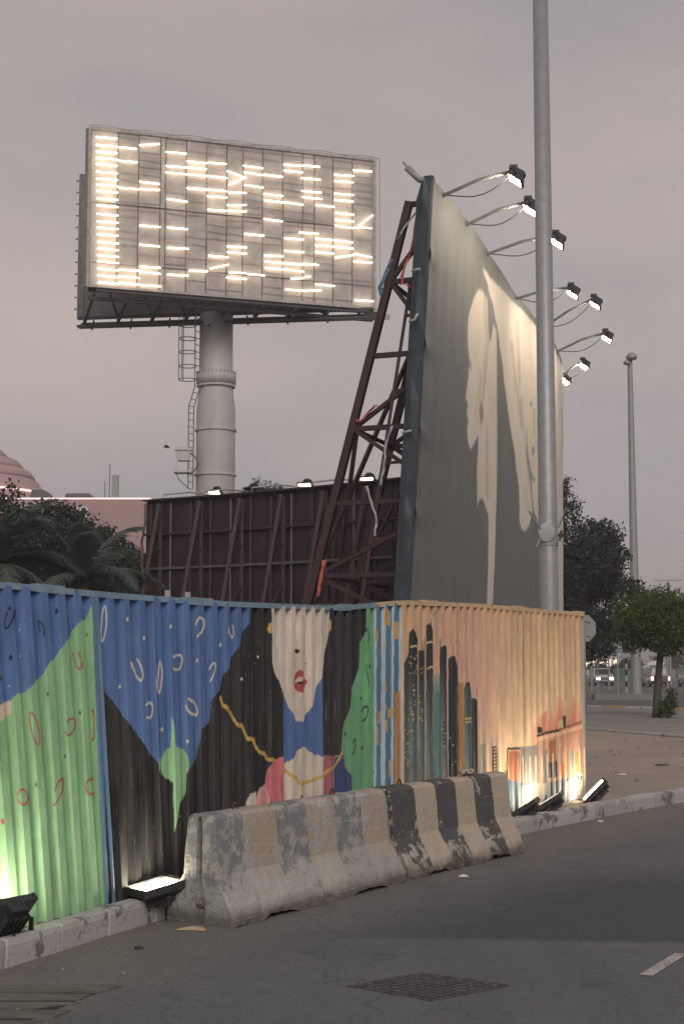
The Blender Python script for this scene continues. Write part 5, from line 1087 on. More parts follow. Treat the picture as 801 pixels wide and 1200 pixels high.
# torn cloth and straps caught on the steel
RED_CLOTH = mat('red_torn_cloth', (.46, .12, .10), .9, var=.2, scale=6); PALE_CLOTH = mat('pale_torn_cloth', (.34, .36, .38), .9, var=.3, scale=8); BLUE_CLOTH = mat('blue_torn_cloth', (.12, .20, .30), .9, var=.3, scale=8)
def ribbon(pts, w, m_, label, cat='cloth strip'):
    pts = [Vector(p) for p in pts]; mb = MB(); vs = []; N = len(pts)
    fine = []
    for i in range(N - 1):
        for t_ in (0, .34, .67): fine.append(pts[i].lerp(pts[i + 1], t_) + Vector((.02 * math.sin(i * 3 + t_ * 9), .02 * math.cos(i * 5 + t_ * 7), 0)))
    fine.append(pts[-1])
    for i, p in enumerate(fine):
        a = .8 * math.sin(i * 1.3); s = Vector((math.cos(a), math.sin(a), .15)) * w * .34 * (1 - .4 * abs(math.sin(i * 2.2))); k_ = Vector((-math.sin(a), math.cos(a), 0)) * .006
        vs += [p - s - k_, p + s - k_, p + s + k_, p - s + k_]
    fs = [(3, 2, 1, 0), tuple(range(len(vs) - 4, len(vs)))]
    for i in range(len(fine) - 1):
        for e_ in range(4): fs.append((i * 4 + e_, i * 4 + (e_ + 1) % 4, i * 4 + 4 + (e_ + 1) % 4, i * 4 + 4 + e_))
    o = mb.add(vs, fs).build('cloth_strip', m_); return tag(o, label, cat, 'torn cloth caught on the billboard frame')
L0 = lambda z, w=0.0, uv=.35: behind(uv, wd(z) + w, z) + Vector((0, -.10, 0))
ribbon([behind(.2, .25, 10.25) + Vector((0, -.12, 0)), L0(9.75, -.22), L0(9.1, -.28), L0(8.75, -.22), L0(8.5, -.25)], .10, RED_CLOTH, 'long red cloth strip hanging from the top of the steel frame')
ribbon([L0(8.52, -.3), L0(8.42, -.5), behind(.3, .22, 8.4) + Vector((0, -.1, 0))], .10, RED_CLOTH, 'red cloth slung level between the leg and the navy edge')
ribbon([L0(9.9, -.25), L0(9.6, -.05), L0(9.35, .05)], .09, PALE_CLOTH, 'pale rag wrapped round the top of the steel leg')
ribbon([L0(9.0, .05), L0(8.75, .10), L0(8.5, .15), L0(8.35, .08)], .17, BLUE_CLOTH, 'blue grey rag bunched on the outer steel leg')
ribbon([L0(6.35, -.35), L0(6.2, -.22), L0(6.05, -.12), L0(6.1, -.05)], .15, RED_CLOTH, 'red rag knotted on the middle brace')
ribbon([L0(5.95, -.75), L0(5.6, -.72), L0(5.3, -.78), L0(4.9, -.82)], .09, PALE_CLOTH, 'pale strip hanging below the middle crossbar')
ribbon([L0(3.6, -.1), L0(3.25, -.12), L0(2.95, -.15)], .13, RED_CLOTH, 'red rag tied low on the leg just above the fence')
ribbon([L0(4.9, -.55), L0(4.6, -.72), L0(4.3, -.9), L0(4.0, -.95)], .08, PALE_CLOTH, 'pale torn strip hanging against the dark billboard back')

# ================================================================== dark maroon billboard seen from behind
DB = [(-5.14, 38.0), (-3.29, 36.9), (-1.27, 35.5), (0.40, 34.2), (1.41, 33.3), (2.0, 32.85)]
dk = spline(DB, .25); dU = np.r_[0, np.cumsum(np.linalg.norm(np.diff(dk, axis=0), axis=1))]
MAROON_SHEET = mat('maroon_sheet', (.030, .014, .018), .7, var=.3, scale=1.5, dirt=(.02, .012, .014), dirt_amt=.6)
def dark_at(uv, w, z):    # w metres out towards the camera
    i = min(max(np.searchsorted(dU, uv), 1), len(dU) - 1); f = (uv - dU[i - 1]) / (dU[i] - dU[i - 1]); p = dk[i - 1] + (dk[i] - dk[i - 1]) * f
    t_ = (dk[i] - dk[i - 1]) / np.linalg.norm(dk[i] - dk[i - 1]); return Vector((p[0] - t_[1] * -w * -1, p[1] + t_[0] * -w, z)) if False else Vector((p[0] + t_[1] * w, p[1] - t_[0] * w, z))
dark = empty('dark_billboard', (-1.2, 35.5, 0), 'dark maroon back of a low billboard with steel framing', 'billboard')
LT = dU[-1]; step = LT / 9
for i in range(9):
    a, c = i * step, (i + 1) * step - .012; k_ = .02 * (i % 2)
    MB().hexa([dark_at(a, k_, .3), dark_at(c, k_, .3), dark_at(c, k_ - .05, .3), dark_at(a, k_ - .05, .3), dark_at(a, k_, 5.97), dark_at(c, k_, 5.97), dark_at(c, k_ - .05, 5.97), dark_at(a, k_ - .05, 5.97)]).build('sheet_panel', MAROON_SHEET, dark)
MAROON_LITE = mat('dusty_maroon_steel', (.043, .021, .025), .7, var=.3, scale=4)
GREY_GIRT = mat('grey_girt', (.095, .085, .092), .7, var=.25, scale=4)
for z in (5.1, 4.2, 3.15, 2.2):
    for i in range(9):
        MB().bar(dark_at(i * step, .09, z), dark_at((i + 1) * step, .09, z), .07, .06).build('girt', GREY_GIRT if z < 4.5 else MAROON_LITE, dark)
nst = 0
for i in range(14):
    uv = .2 + i * (LT - .4) / 13
    MB().bar(dark_at(uv, .06, .2), dark_at(uv, .06, 5.9), .05, .05).build('stud', GREY_GIRT if i % 3 == 1 else MAROON_LITE, dark)
for i in range(7):
    uv = .55 + i * (LT - .9) / 6
    MB().bar(dark_at(uv, .10, 5.85), dark_at(uv, .10, -.4), .09, .09).build('post', MAROON_LITE, dark)
    MB().bar(dark_at(uv + .1, .32, 5.85), dark_at(uv - .05, 1.75, -.4), .09, .09).build('leg', MAROON_LITE, dark)
    for z in (5.15, 3.2, 1.5):
        w = .32 + (5.85 - z) / 6.25 * 1.43
        MB().bar(dark_at(uv, w, z - .5), dark_at(uv, .1, z + .45), .055, .055).build('brace', MAROON_LITE, dark)
        MB().bar(dark_at(uv, w, z - .5), dark_at(uv, .1, z - .5), .055, .055).build('crossbar', MAROON_LITE, dark)
    MB().bar(dark_at(uv, .32, 5.85), dark_at(uv, -.2, 5.85), .06, .06).build('crossbar', MAROON_LITE, dark)
m = MB(); m.hexa([dark_at(0, .25, 5.99), dark_at(LT, .25, 5.99), dark_at(LT, -.3, 5.99), dark_at(0, -.3, 5.99), dark_at(0, .25, 6.03), dark_at(LT, .25, 6.03), dark_at(LT, -.3, 6.03), dark_at(0, -.3, 6.03)])
mb = MB()
for i in range(12):
    a, c = LT * i / 12, LT * (i + 1) / 12
    mb.hexa([dark_at(a, .2, 5.98), dark_at(c, .2, 5.98), dark_at(c, -.25, 5.98), dark_at(a, -.25, 5.98), dark_at(a, .2, 6.02), dark_at(c, .2, 6.02), dark_at(c, -.25, 6.02), dark_at(a, -.25, 6.02)])
mb.build('top_cap', MAROON_LITE, dark)
for i, (uv, lit) in enumerate(((1.15, 1), (2.3, 0), (4.0, 1), (5.9, 1))):
    hd = dark_at(uv + .4, -.9, 6.17)
    MB().tube([dark_at(uv - .5, .15, 5.95), dark_at(uv - .5, .12, 6.12), dark_at(uv, -.3, 6.2), hd], .022, 6).build('lamp_arm', STEEL_GREY, dark, True)
    hs, ln, br = flood_meshes(.40, .28, .16); M = frame_of(Vector((-.35, -.55, -.55)))
    f = place(hs, M, hd).build('floodlight', HOUSING, dark); place(ln, M, hd).build('lens', LENS_BACK if lit else mat('dark_glass', (.05, .05, .05), .2), f)
ribbon([dark_at(.15, .25, 5.9), dark_at(.2, .3, 5.4), dark_at(.1, .3, 4.9), dark_at(.12, .3, 4.2), dark_at(.3, .3, 3.6)], .14, mat('brown_torn_cloth', (.16, .09, .07), .9, var=.3), 'brown tattered cloth at the left end of the dark billboard')

# ================================================================== billboard on a single column, with bare tubes
(ulx, uly), (urx, ury), UZ0, UZ1 = UNIPOLE
A, B = Vector((ulx, uly, 0)), Vector((urx, ury, 0)); LU = (B - A).length; ud = (B - A).normalized(); un = Vector((ud.y, -ud.x, 0))
uni = empty('column_billboard', (-6.1, 68.6, 0), 'stripped billboard of glowing light tubes high on a round column', 'billboard')
def up(uv, w, v): return A + ud * uv + un * w + Vector((0, 0, UZ0 + v))
HU = UZ1 - UZ0
TRAY = mat('weathered_tray', (.44, .40, .38), .75, var=.18, scale=.9, dirt=(.26, .235, .22), dirt_amt=.55, bump=.3, bscale=3)
SEAM = mat('grimy_seam', (.17, .16, .15), .8, var=.3, scale=6)
CATW = mat('dark_walkway_steel', (.045, .046, .048), .6, .3, var=.3, scale=3)
cols = TUBE_COLUMNS
xs = [0.0] + [(c) for c in cols[1:-1]] + [LU]
xs = sorted(xs)
for a, c in zip(xs[:-1], xs[1:]):
    for z0, z1 in ((0.0, HU * .145), (HU * .145, HU * .53), (HU * .53, HU)):
        k_ = random.uniform(-.02, .02)
        MB().hexa([up(a + .02, k_, z0 + .012), up(c - .02, k_, z0 + .012), up(c - .02, k_ - .05, z0 + .012), up(a + .02, k_ - .05, z0 + .012), up(a + .02, k_, z1 - .012), up(c - .02, k_, z1 - .012), up(c - .02, k_ - .05, z1 - .012), up(a + .02, k_ - .05, z1 - .012)]).build('tray_panel', TRAY, uni)
m = MB(); m.hexa([up(0, -.12, 0), up(LU, -.12, 0), up(LU, -.2, 0), up(0, -.2, 0), up(0, -.12, HU), up(LU, -.12, HU), up(LU, -.2, HU), up(0, -.2, HU)]); m.build('back_sheet', SEAM, uni)
for c in xs[1:-1]:
    pts = [up(c + random.uniform(-.02, .02), .02, z) for z in np.linspace(.02, HU - .02, 22)]
    q = MB(); q.tube(pts, [random.uniform(.008, .034) for _ in pts], 5); q.build('wiring_run', SEAM, uni)
for v_ in (HU * .145, HU * .53):
    q = MB(); q.tube([up(x, .05, v_ + random.uniform(-.02, .02)) for x in np.linspace(.2, LU - .1, 16)], .016, 5); q.build('cable_run', SEAM, uni)
FRAME_T = mat('pale_trim', (.40, .37, .35), .6, var=.2, scale=2, dirt=(.15, .14, .13), dirt_amt=.6)
for p, q_, nm in ((up(-.06, .0, -.1), up(-.06, .0, HU + .1), 'frame_edge'), (up(LU + .05, 0, -.1), up(LU + .05, 0, HU + .1), 'frame_edge'), (up(-.1, 0, HU + .06), up(LU + .1, 0, HU + .06), 'frame_edge'), (up(-.1, 0, -.06), up(LU + .1, 0, -.06), 'frame_edge')):
    MB().bar(p, q_, .16, .12).build(nm, FRAME_T, uni)
MB().bar(up(-.18, -.1, -.1), up(-.18, -.1, HU + .05), .06, .14).build('frame_side', SEAM, uni)
for s in (.25, -.12):
    q = MB()
    for w in (.0,): q.tube([up(LU + s, .1, -.1), up(LU + s, .1, HU + .12)], .022, 5)
    q.build('edge_cable', FRAME_T, uni)
q = MB(); q.tube([up(x, .1, HU + .17 + .03 * math.sin(x * 3)) for x in np.linspace(-.1, LU + .3, 30)], .022, 5); q.build('edge_cable', FRAME_T, uni)
TUBE_ON = emit('glowing_tube', (1.0, .80, .56), 7.5)
TUBE_OFF = mat('dead_tube', (.30, .28, .27), .4, var=.25, scale=3)
for (a, va, c, vc) in TUBES:
    q = MB(); q.tube([up(a + .02, .16, va), up(c - .02, .16, vc)], .030, 6); t_ = q.build('tube', TUBE_ON, uni, True)
dead = 0; q = MB()
for ci in range(1, len(cols) - 1):
    a, c = cols[ci], cols[ci + 1]
    if c - a < .5: continue
    for r_ in range(21):
        v_ = .22 + r_ * (HU - .4) / 20
        mid = (a + c) / 2
        if any(abs((t_[0] + t_[2]) / 2 - mid) < .5 and abs((t_[1] + t_[3]) / 2 - v_) < .15 for t_ in TUBES): continue
        if random.random() < .38 or dead > 180: continue
        s = random.uniform(-.04, .04); MB().tube([up(a + .04, .07, v_ + .03), up(c - .04, .07, v_ + .03 - .02 + s)], .016, 5).build('tube', TUBE_OFF, uni); dead += 1
# second face, opening to the left
C = Vector((-12.9, 70.2, 0)); d3 = (B - C).normalized(); n3 = Vector((d3.y, -d3.x, 0)); L3 = (B - C).length
def bk(uv, w, v): return C + d3 * uv + n3 * w + Vector((0, 0, UZ0 + v))
BACKS = mat('dull_grey_sheet', (.16, .16, .158), .7, var=.2, scale=.8, dirt=(.08, .08, .08), dirt_amt=.5)
for i in range(12):
    a, c = L3 * i / 12, L3 * (i + 1) / 12 - .02
    MB().hexa([bk(a, 0, 0), bk(c, 0, 0), bk(c, -.1, 0), bk(a, -.1, 0), bk(a, 0, HU), bk(c, 0, HU), bk(c, -.1, HU), bk(a, -.1, HU)]).build('rear_panel', BACKS, uni)
MB().bar(bk(0, -.05, -.1), bk(0, -.05, HU), .3, .3).build('rear_edge', SEAM, uni)
for v_ in np.linspace(.4, HU - .3, 12):
    MB().bar(bk(-.2, -.05, v_), bk(-.32, -.05, v_), .06, .06).build('edge_bolt', SEAM, uni)
for v_ in (-.15, -.55):
    MB().bar(up(0, -.3, v_), up(LU, -.3, v_), .18, .14).build('beam', CATW, uni); MB().bar(bk(0, .3, v_), bk(L3, .3, v_), .18, .14).build('beam', CATW, uni)
for f in np.linspace(.02, .95, 9):
    MB().bar(up(LU * f, -.2, -.3), bk(L3 * f, .2, -.3), .14, .2).build('floor_beam', CATW, uni)
    if f < .9: MB().bar(up(LU * (f + .05), -.2, -.25), bk(L3 * min(1, f + .12), .2, -.25), .07, .08).build('floor_brace', CATW, uni)
for w, v_, s in ((-.25, -.42, .10), (-.55, -.70, .07), (-.95, -.70, .10)):
    MB().bar(bk(.15, -w, v_), bk(L3 + .1, -w, v_), s, s).build('catwalk_rail', CATW, uni)
for f in np.linspace(.05, .97, 8):
    p = bk(L3 * f, .1, -.25); MB().bar(p, bk(L3 * f + .28, 1.25, -.95), .08, .08).build('catwalk_bracket', CATW, uni)
MB().bar(up(.3, .15, -.28), up(LU + .5, .15, -.30), .12, .12).build('beam', CATW, uni)
MB().bar(up(LU - .4, .0, -.55), up(LU + .75, .1, -.42), .08, .25).build('beam_end', STEEL_GREY, uni)
# column
COLP = mat('column_paint', (.46, .445, .43), .55, var=.06, scale=.8, dirt=(.30, .285, .27), dirt_amt=.35, stretch=(1, 1, .3))
cx, cy = -6.05, 68.9; zc = lambda py: 1.8 + (775 - py) / 24.6
q = MB(); q.lathe([(.93, -.9), (.93, zc(480)), (.79, zc(452)), (.79, UZ0 - .2)], (cx, cy, 0), 48); q.build('column', COLP, uni, True)
for py in (557, 504):
    q = MB(); q.lathe([(.90, -.05), (1.0, -.05), (1.0, .05), (.90, .05)], (cx, cy, zc(py)), 48); q.build('flange', COLP, uni)
q = MB(); q.lathe([(.74, -.05), (.92, -.05), (.92, .05), (.74, .05)], (cx, cy, zc(451)), 48); q.build('flange', COLP, uni)
q = MB(); q.lathe([(.75, -.35), (.88, -.32), (.96, -.1), (.96, .1), (.86, .3), (.75, .34)], (cx, cy, zc(441)), 48); q.build('collar', COLP, uni, True)
for i in range(30):
    a = 2 * math.pi * i / 30; q = MB(); q.bar((cx + .93 * math.cos(a), cy + .93 * math.sin(a), zc(441) - .3), (cx + .93 * math.cos(a), cy + .93 * math.sin(a), zc(441) + .28), .05, .05, up=(math.cos(a), math.sin(a), 0)); q.build('collar_bolt', STEEL_GREY, uni)
LADDER = mat('ladder_steel', (.15, .155, .16), .6, .3, var=.2)
lx, ly = cx - 1.02, cy - .45
for s in (-.0, .34):
    q = MB(); q.bar((lx - s * .6, ly - s, zc(575)), (lx - s * .6, ly - s, zc(478)), .05, .05); q.build('ladder_rail', LADDER, uni)
    q = MB(); q.bar((lx - s * .6, ly - s, zc(478)), (lx + .27 - s * .6, ly - s, zc(455)), .05, .05); q.build('ladder_rail', LADDER, uni)
    q = MB(); q.bar((lx + .27 - s * .6, ly - s, zc(455)), (lx + .27 - s * .6, ly - s, UZ0 - .1), .05, .05); q.build('ladder_rail', LADDER, uni)
zz = zc(575)
while zz < UZ0 - .2:
    o_ = 0 if zz < zc(478) else min(1, (zz - zc(478)) / (zc(455) - zc(478))) * .27
    MB().bar((lx + o_, ly, zz), (lx + o_ - .2, ly - .34, zz), .03, .03).build('rung', LADDER, uni); zz += .33
for zz in (zc(446), zc(430), zc(413), zc(397), zc(381)):
    pts = [(lx + .12 - .42 + .42 * math.cos(a), ly - .2 + .42 * math.sin(a), zz) for a in np.linspace(.3, 5.98, 14)]
    q = MB(); q.tube(pts, .025, 5); q.build('cage_hoop', LADDER, uni)
for a in (2.2, 3.14, 4.1):
    x, y = lx - .3 + .42 * math.cos(a), ly - .2 + .42 * math.sin(a); q = MB(); q.tube([(x, y, zc(446)), (x, y, UZ0 - .2)], .022, 5); q.build('cage_bar', LADDER, uni)
bx_, by_ = lx - .42, ly - .3
q = MB(); q.box((bx_, by_, zc(535)), (.55, .5, .62)); q.build('service_box', COLP, uni)
q = MB(); q.box((bx_ - .02, by_, zc(556)), (.85, .7, .08)); q.build('service_platform', COLP, uni)
q = MB(); q.box((bx_ - .02, by_, zc(530)), (.80, .62, .06)); q.build('service_roof', COLP, uni)
for s in (-1, 1):
    q = MB(); q.bar((bx_ + s * .32, by_ - .28, zc(556)), (bx_ + s * .32, by_ - .28, zc(530)), .05, .05); q.build('platform_post', COLP, uni)
q = MB(); q.tube([(bx_ + .3, by_, zc(533)), (bx_ + .6, by_ - .4, zc(540)), (bx_ + .75, by_ - .5, zc(549)), (bx_ + .5, by_ - .3, zc(556))], .035, 6); q.build('conduit', LADDER, uni, True)
q = MB(); q.tube([(bx_ - .35, by_ - .2, zc(556)), (bx_ - .2, by_ - .2, zc(565)), (bx_ + .3, by_ - .2, zc(576))], .025, 6); q.build('conduit', LADDER, uni, True)

# ================================================================== lamp posts
GALV = mat('galvanised_pole', (.30, .305, .31), .5, .35, var=.10, scale=9, dirt=(.40, .40, .40), dirt_amt=.35, bump=.15, bscale=60)
post = empty('lamp_post', (2.61, 18.4, .12), 'tall galvanised steel lamp post rising behind the fence past the top', 'lamp post')
q = MB(); q.lathe([(.128, -.1), (.124, 2.0), (.096, 12.0)], (2.62, 18.4, .1), 24); q.build('pole', GALV, post, True)
zb = 3.42
q = MB(); prof = [(.0, .0), (.02, .020), (.06, .019), (.10, .016), (.112, .008), (.118, -.05)]
vs, fs = [], []
for r_, y in prof[1:]:
    for k_ in range(20):
        a = 2 * math.pi * k_ / 20; vs.append((2.585 + r_ * math.cos(a), 18.4 - .118 - y, zb + r_ * 1.15 * math.sin(a)))
for i in range(4):
    for k_ in range(20): fs.append((i * 20 + k_, i * 20 + (k_ + 1) % 20, (i + 1) * 20 + (k_ + 1) % 20, (i + 1) * 20 + k_))
fs.append(tuple(range(20)))
q.add(vs, [f[::-1] for f in fs]).build('hatch_disc', GALV, post)
for a, b_ in (((-.10, .05), (-.26, .27)), ((.12, .06), (.21, .30)), ((-.11, -.08), (-.17, -.19)), ((.12, -.09), (.21, -.16))):
    q = MB(); q.bar((2.61 + a[0], 18.26, zb + a[1]), (2.61 + b_[0], 18.2, zb + b_[1]), .022, .012); q.build('bracket_rod', STEEL_GREY, post)
q = MB(); q.tube([(2.73, 18.28, zb - .05), (2.77, 18.26, zb + .02), (2.74, 18.25, zb - .10), (2.79, 18.25, zb - .02)], .018, 6); q.build('strap_knot', RUST, post)
q = MB(); q.lathe([(.123, -.02), (.130, -.02), (.130, .02), (.123, .02)], (2.62, 18.4, zb - .14), 24); q.build('clamp_band', STEEL_GREY, post)

far = empty('street_lamp', (15.72, 77, -.2), 'distant tall grey street lamp with two round heads', 'street lamp')
q = MB(); q.lathe([(.30, -.5), (.27, 0), (.26, 2.2), (.135, 17.6), (.13, 18.0)], (15.5, 77, 0), 16); q.build('pole', STEEL_GREY, far, True)
q = MB(); q.box((15.3, 77, -.15), (4.2, 1.2, .5)); q.build('plinth', PAVING, far)
for sx, z, k_ in ((.06, 18.06, .78), (-.20, 17.75, .50)):
    q = MB(); q.lathe([(.1 * k_, -.20 * k_), (.36 * k_, -.10 * k_), (.40 * k_, .02), (.30 * k_, .22 * k_), (.1 * k_, .34 * k_)], (15.5 + sx, 77 - .2, z), 16); q.build('lamp_head', STEEL_GREY, far, True)
dl = empty('street_lamp', (34.0, 150, -.7), 'far thin street lamp with a wide double arm behind the clipped tree', 'street lamp')
q = MB(); q.tube([(33.7, 150, -.7), (33.7, 150, 10.1)], [.14, .09], 8); q.build('pole', STEEL_GREY, dl)
q = MB(); q.bar((32.3, 150, 10.1), (35.1, 150, 10.15), .14, .14); q.build('arm', STEEL_GREY, dl)

# ================================================================== trees
def foliage_mat(name, a, b):
    k = Nodes(name); v = k.coords(); at = k.new('ShaderNodeVertexColor', layer_name='tint')
    sep = k.new('ShaderNodeSeparateColor'); k.link(at.outputs['Color'], sep.inputs[0])
    c = k.mix(sep.outputs[0], a, b); k.col(c); k.b.inputs['Roughness'].default_value = .65; k.b.inputs['Specular IOR Level'].default_value = .25
    tr = k.new('ShaderNodeBsdfTranslucent'); k.link(c, tr.inputs['Color']); ms = k.new('ShaderNodeMixShader'); ms.inputs[0].default_value = .25
    k.link(k.b.outputs[0], ms.inputs[1]); k.link(tr.outputs[0], ms.inputs[2]); k.link(ms.outputs[0], k.n['Material Output'].inputs['Surface']); return k.m
LEAF_DARK = foliage_mat('dark_foliage', (.022, .032, .027), (.072, .090, .070))
LEAF_DEEP = foliage_mat('deep_foliage', (.020, .029, .024), (.058, .075, .060))
LEAF_GREEN = foliage_mat('clipped_foliage', (.036, .060, .018), (.105, .145, .042))
LEAF_PALM = foliage_mat('palm_foliage', (.060, .074, .068), (.13, .15, .135))
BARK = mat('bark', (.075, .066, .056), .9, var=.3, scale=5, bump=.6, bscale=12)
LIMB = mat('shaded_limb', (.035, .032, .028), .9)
def leaves(name, lobes, n, size, m, parent, seed, fill=.35, clump=9):
    rs = np.random.RandomState(seed); vol = np.array([l[3] * l[4] * l[5] for l in lobes]) ** .75; vol /= vol.sum()
    pts, tint = [], []
    for l, f in zip(lobes, vol):
        k_ = max(6, int(n * f / clump)); c = np.array(l[:3]); r = np.array(l[3:6])
        dv = rs.normal(size=(k_, 3)); dv /= np.linalg.norm(dv, axis=1)[:, None]
        rad = np.where(rs.rand(k_) < fill, rs.rand(k_) ** .5 * .8, .78 + .32 * rs.rand(k_))[:, None]
        cl = dv * rad
        p = c + cl * r
        t_ = rs.rand(k_)
        for _ in range(clump):
            pts.append(p + rs.normal(size=(k_, 3)) * size * 1.25); tint.append(np.clip(t_ * .7 + .15 + rs.normal(size=k_) * .15, 0, 1))
    pts = np.concatenate(pts); tint = np.concatenate(tint); N = len(pts)
    a = rs.normal(size=(N, 3)); a /= np.linalg.norm(a, axis=1)[:, None]; b_ = rs.normal(size=(N, 3)); b_ -= (b_ * a).sum(1)[:, None] * a; b_ /= np.linalg.norm(b_, axis=1)[:, None]
    s = size * (.6 + .8 * rs.rand(N))[:, None]; nrm = np.cross(a, b_) * s * .18
    V = np.stack([pts - a * s, pts + b_ * s * .45 + nrm, pts + a * s, pts - b_ * s * .45 + nrm], 1).reshape(-1, 3)
    me = bpy.data.meshes.new(name); me.vertices.add(len(V)); me.vertices.foreach_set('co', V.reshape(-1).astype(np.float32))
    me.loops.add(N * 4); me.loops.foreach_set('vertex_index', np.arange(N * 4, dtype=np.int32)); me.polygons.add(N); me.polygons.foreach_set('loop_start', (np.arange(N) * 4).astype(np.int32))
    me.update(calc_edges=True); at = me.color_attributes.new('tint', 'FLOAT_COLOR', 'POINT'); q_ = np.ones((N * 4, 4), np.float32); q_[:, 0] = np.repeat(tint, 4); at.data.foreach_set('color', q_.reshape(-1))
    me.materials.append(m); return attach(link(bpy.data.objects.new(name, me)), parent)
def tree(base, lobes, n, size, m, label, seed, trunk_r=.2, group=None, fork=None):
    root = empty('tree', base, label, 'tree', group); rs = random.Random(seed); b_ = Vector(base)
    top = Vector((sum(l[0] for l in lobes) / len(lobes), sum(l[1] for l in lobes) / len(lobes), min(l[2] - l[5] * .2 for l in lobes)))
    q = MB(); mid = b_.lerp(top, .5) + Vector((rs.uniform(-.1, .1), rs.uniform(-.1, .1), 0)); q.tube([b_ - Vector((0, 0, .1)), b_ + Vector((0, 0, .25)), mid, top], [trunk_r * 1.25, trunk_r, trunk_r * .85, trunk_r * .7], 10); q.build('trunk', BARK, root, True)
    for l in lobes:
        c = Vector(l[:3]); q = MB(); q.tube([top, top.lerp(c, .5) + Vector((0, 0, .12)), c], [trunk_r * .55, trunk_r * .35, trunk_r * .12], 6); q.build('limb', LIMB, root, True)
    leaves('crown', lobes, n, size, m, root, seed); return root
G1 = 'dark trees behind the left of the fence'
def rlobes(c, r, k_, seed, sq=.8, lr=.5):
    rs = random.Random(seed); out = []
    for _ in range(k_):
        a = rs.uniform(0, 6.28); e_ = rs.uniform(-.6, 1); rr = rs.uniform(.45, .8)
        s = r * rs.uniform(.8, 1.2) * lr; out.append((c[0] + r * rr * math.cos(a), c[1] + r * rr * math.sin(a), c[2] + r * e_ * .65 * sq, s, s, s * .8))
    return out
tree((-10.6, 44, .1), rlobes((-10.5, 44, 4.7), 1.9, 14, 1) + [(-10.3, 44, 6.6, .6, .6, .5), (-9.7, 44, 6.1, .5, .5, .4)], 22000, .075, LEAF_DARK, 'leftmost dark bushy tree rising above the palms', 11, .2, G1)
tree((-8.2, 43, .1), rlobes((-8.3, 43, 4.5), 1.5, 18, 2) + [(-8.75, 43, 6.1, .5, .5, .45), (-8.1, 43, 6.0, .5, .5, .35), (-7.5, 43, 5.6, .45, .45, .35)], 32000, .075, LEAF_DARK, 'dark bushy tree in front of the pink dome', 12, .2, G1)
tree((-6.3, 42, .1), rlobes((-6.45, 42, 3.6), 1.3, 16, 3) + [(-6.85, 42, 5.3, .42, .42, .32), (-6.35, 42, 4.95, .4, .4, .32), (-5.85, 42, 4.2, .42, .42, .4)], 30000, .07, LEAF_DARK, 'dark bushy tree beside the left end of the dark billboard', 13, .16, G1)
tree((-4.9, 92, -.9), [(-5.35, 92, 12.6, .75, .75, .75), (-4.5, 92, 12.3, .9, .8, .65), (-3.6, 92, 12.1, .7, .7, .55)] + rlobes((-4.7, 92, 10), 2.2, 8, 5), 9000, .11, LEAF_DARK, 'distant treetop showing over the dark billboard beside the column', 14, .25)
tree((9.1, 60.4, .0), rlobes((9.2, 60, 5.1), 2.1, 16, 6, 1.1) + [(9.1, 60, 7.9, .8, .8, .9), (10.6, 60, 6.9, 1.0, 1.0, .7), (11.1, 60, 6.2, .7, .7, .5), (11.7, 60, 4.7, .8, .8, .5), (9.6, 60, 3.2, 1.3, 1.2, .8), (11.0, 60, 3.4, 1.1, 1.1, .7), (9.1, 60, 9.0, .45, .45, .4), (9.2, 59.6, 2.4, 1.1, 1.0, .6), (10.2, 59.6, 2.3, 1.0, 1.0, .5)], 52000, .085, LEAF_DEEP, 'large dark spreading tree behind the right edge of the poster', 15, .2)
cl = [(9.5 + 1.02 * rr * math.cos(a), 43.3 + 1.02 * rr * math.sin(a), 3.0 + zz, .62, .62, .50) for a, rr, zz in [(i * 2.4, math.sqrt((i + .5) / 26), -.55 + 1.30 * ((i * 7) % 13) / 13 * (1.15 - (i + .5) / 40)) for i in range(26)]]
tree((9.28, 43.2, .15), cl, 40000, .045, LEAF_GREEN, 'small round-clipped green tree on the pavement', 16, .125)
bush = empty('bush', (9.5, 42.9, .15), 'little green bush at the foot of the clipped tree', 'bush')
leaves('foliage', [(9.55, 42.9, .40, .24, .2, .28), (9.6, 42.9, .75, .12, .12, .25)], 900, .05, LEAF_GREEN, bush, 21)
q = MB(); q.tube([(9.5, 42.9, .1), (9.55, 42.9, .6)], .02, 6); q.build('stem', BARK, bush)
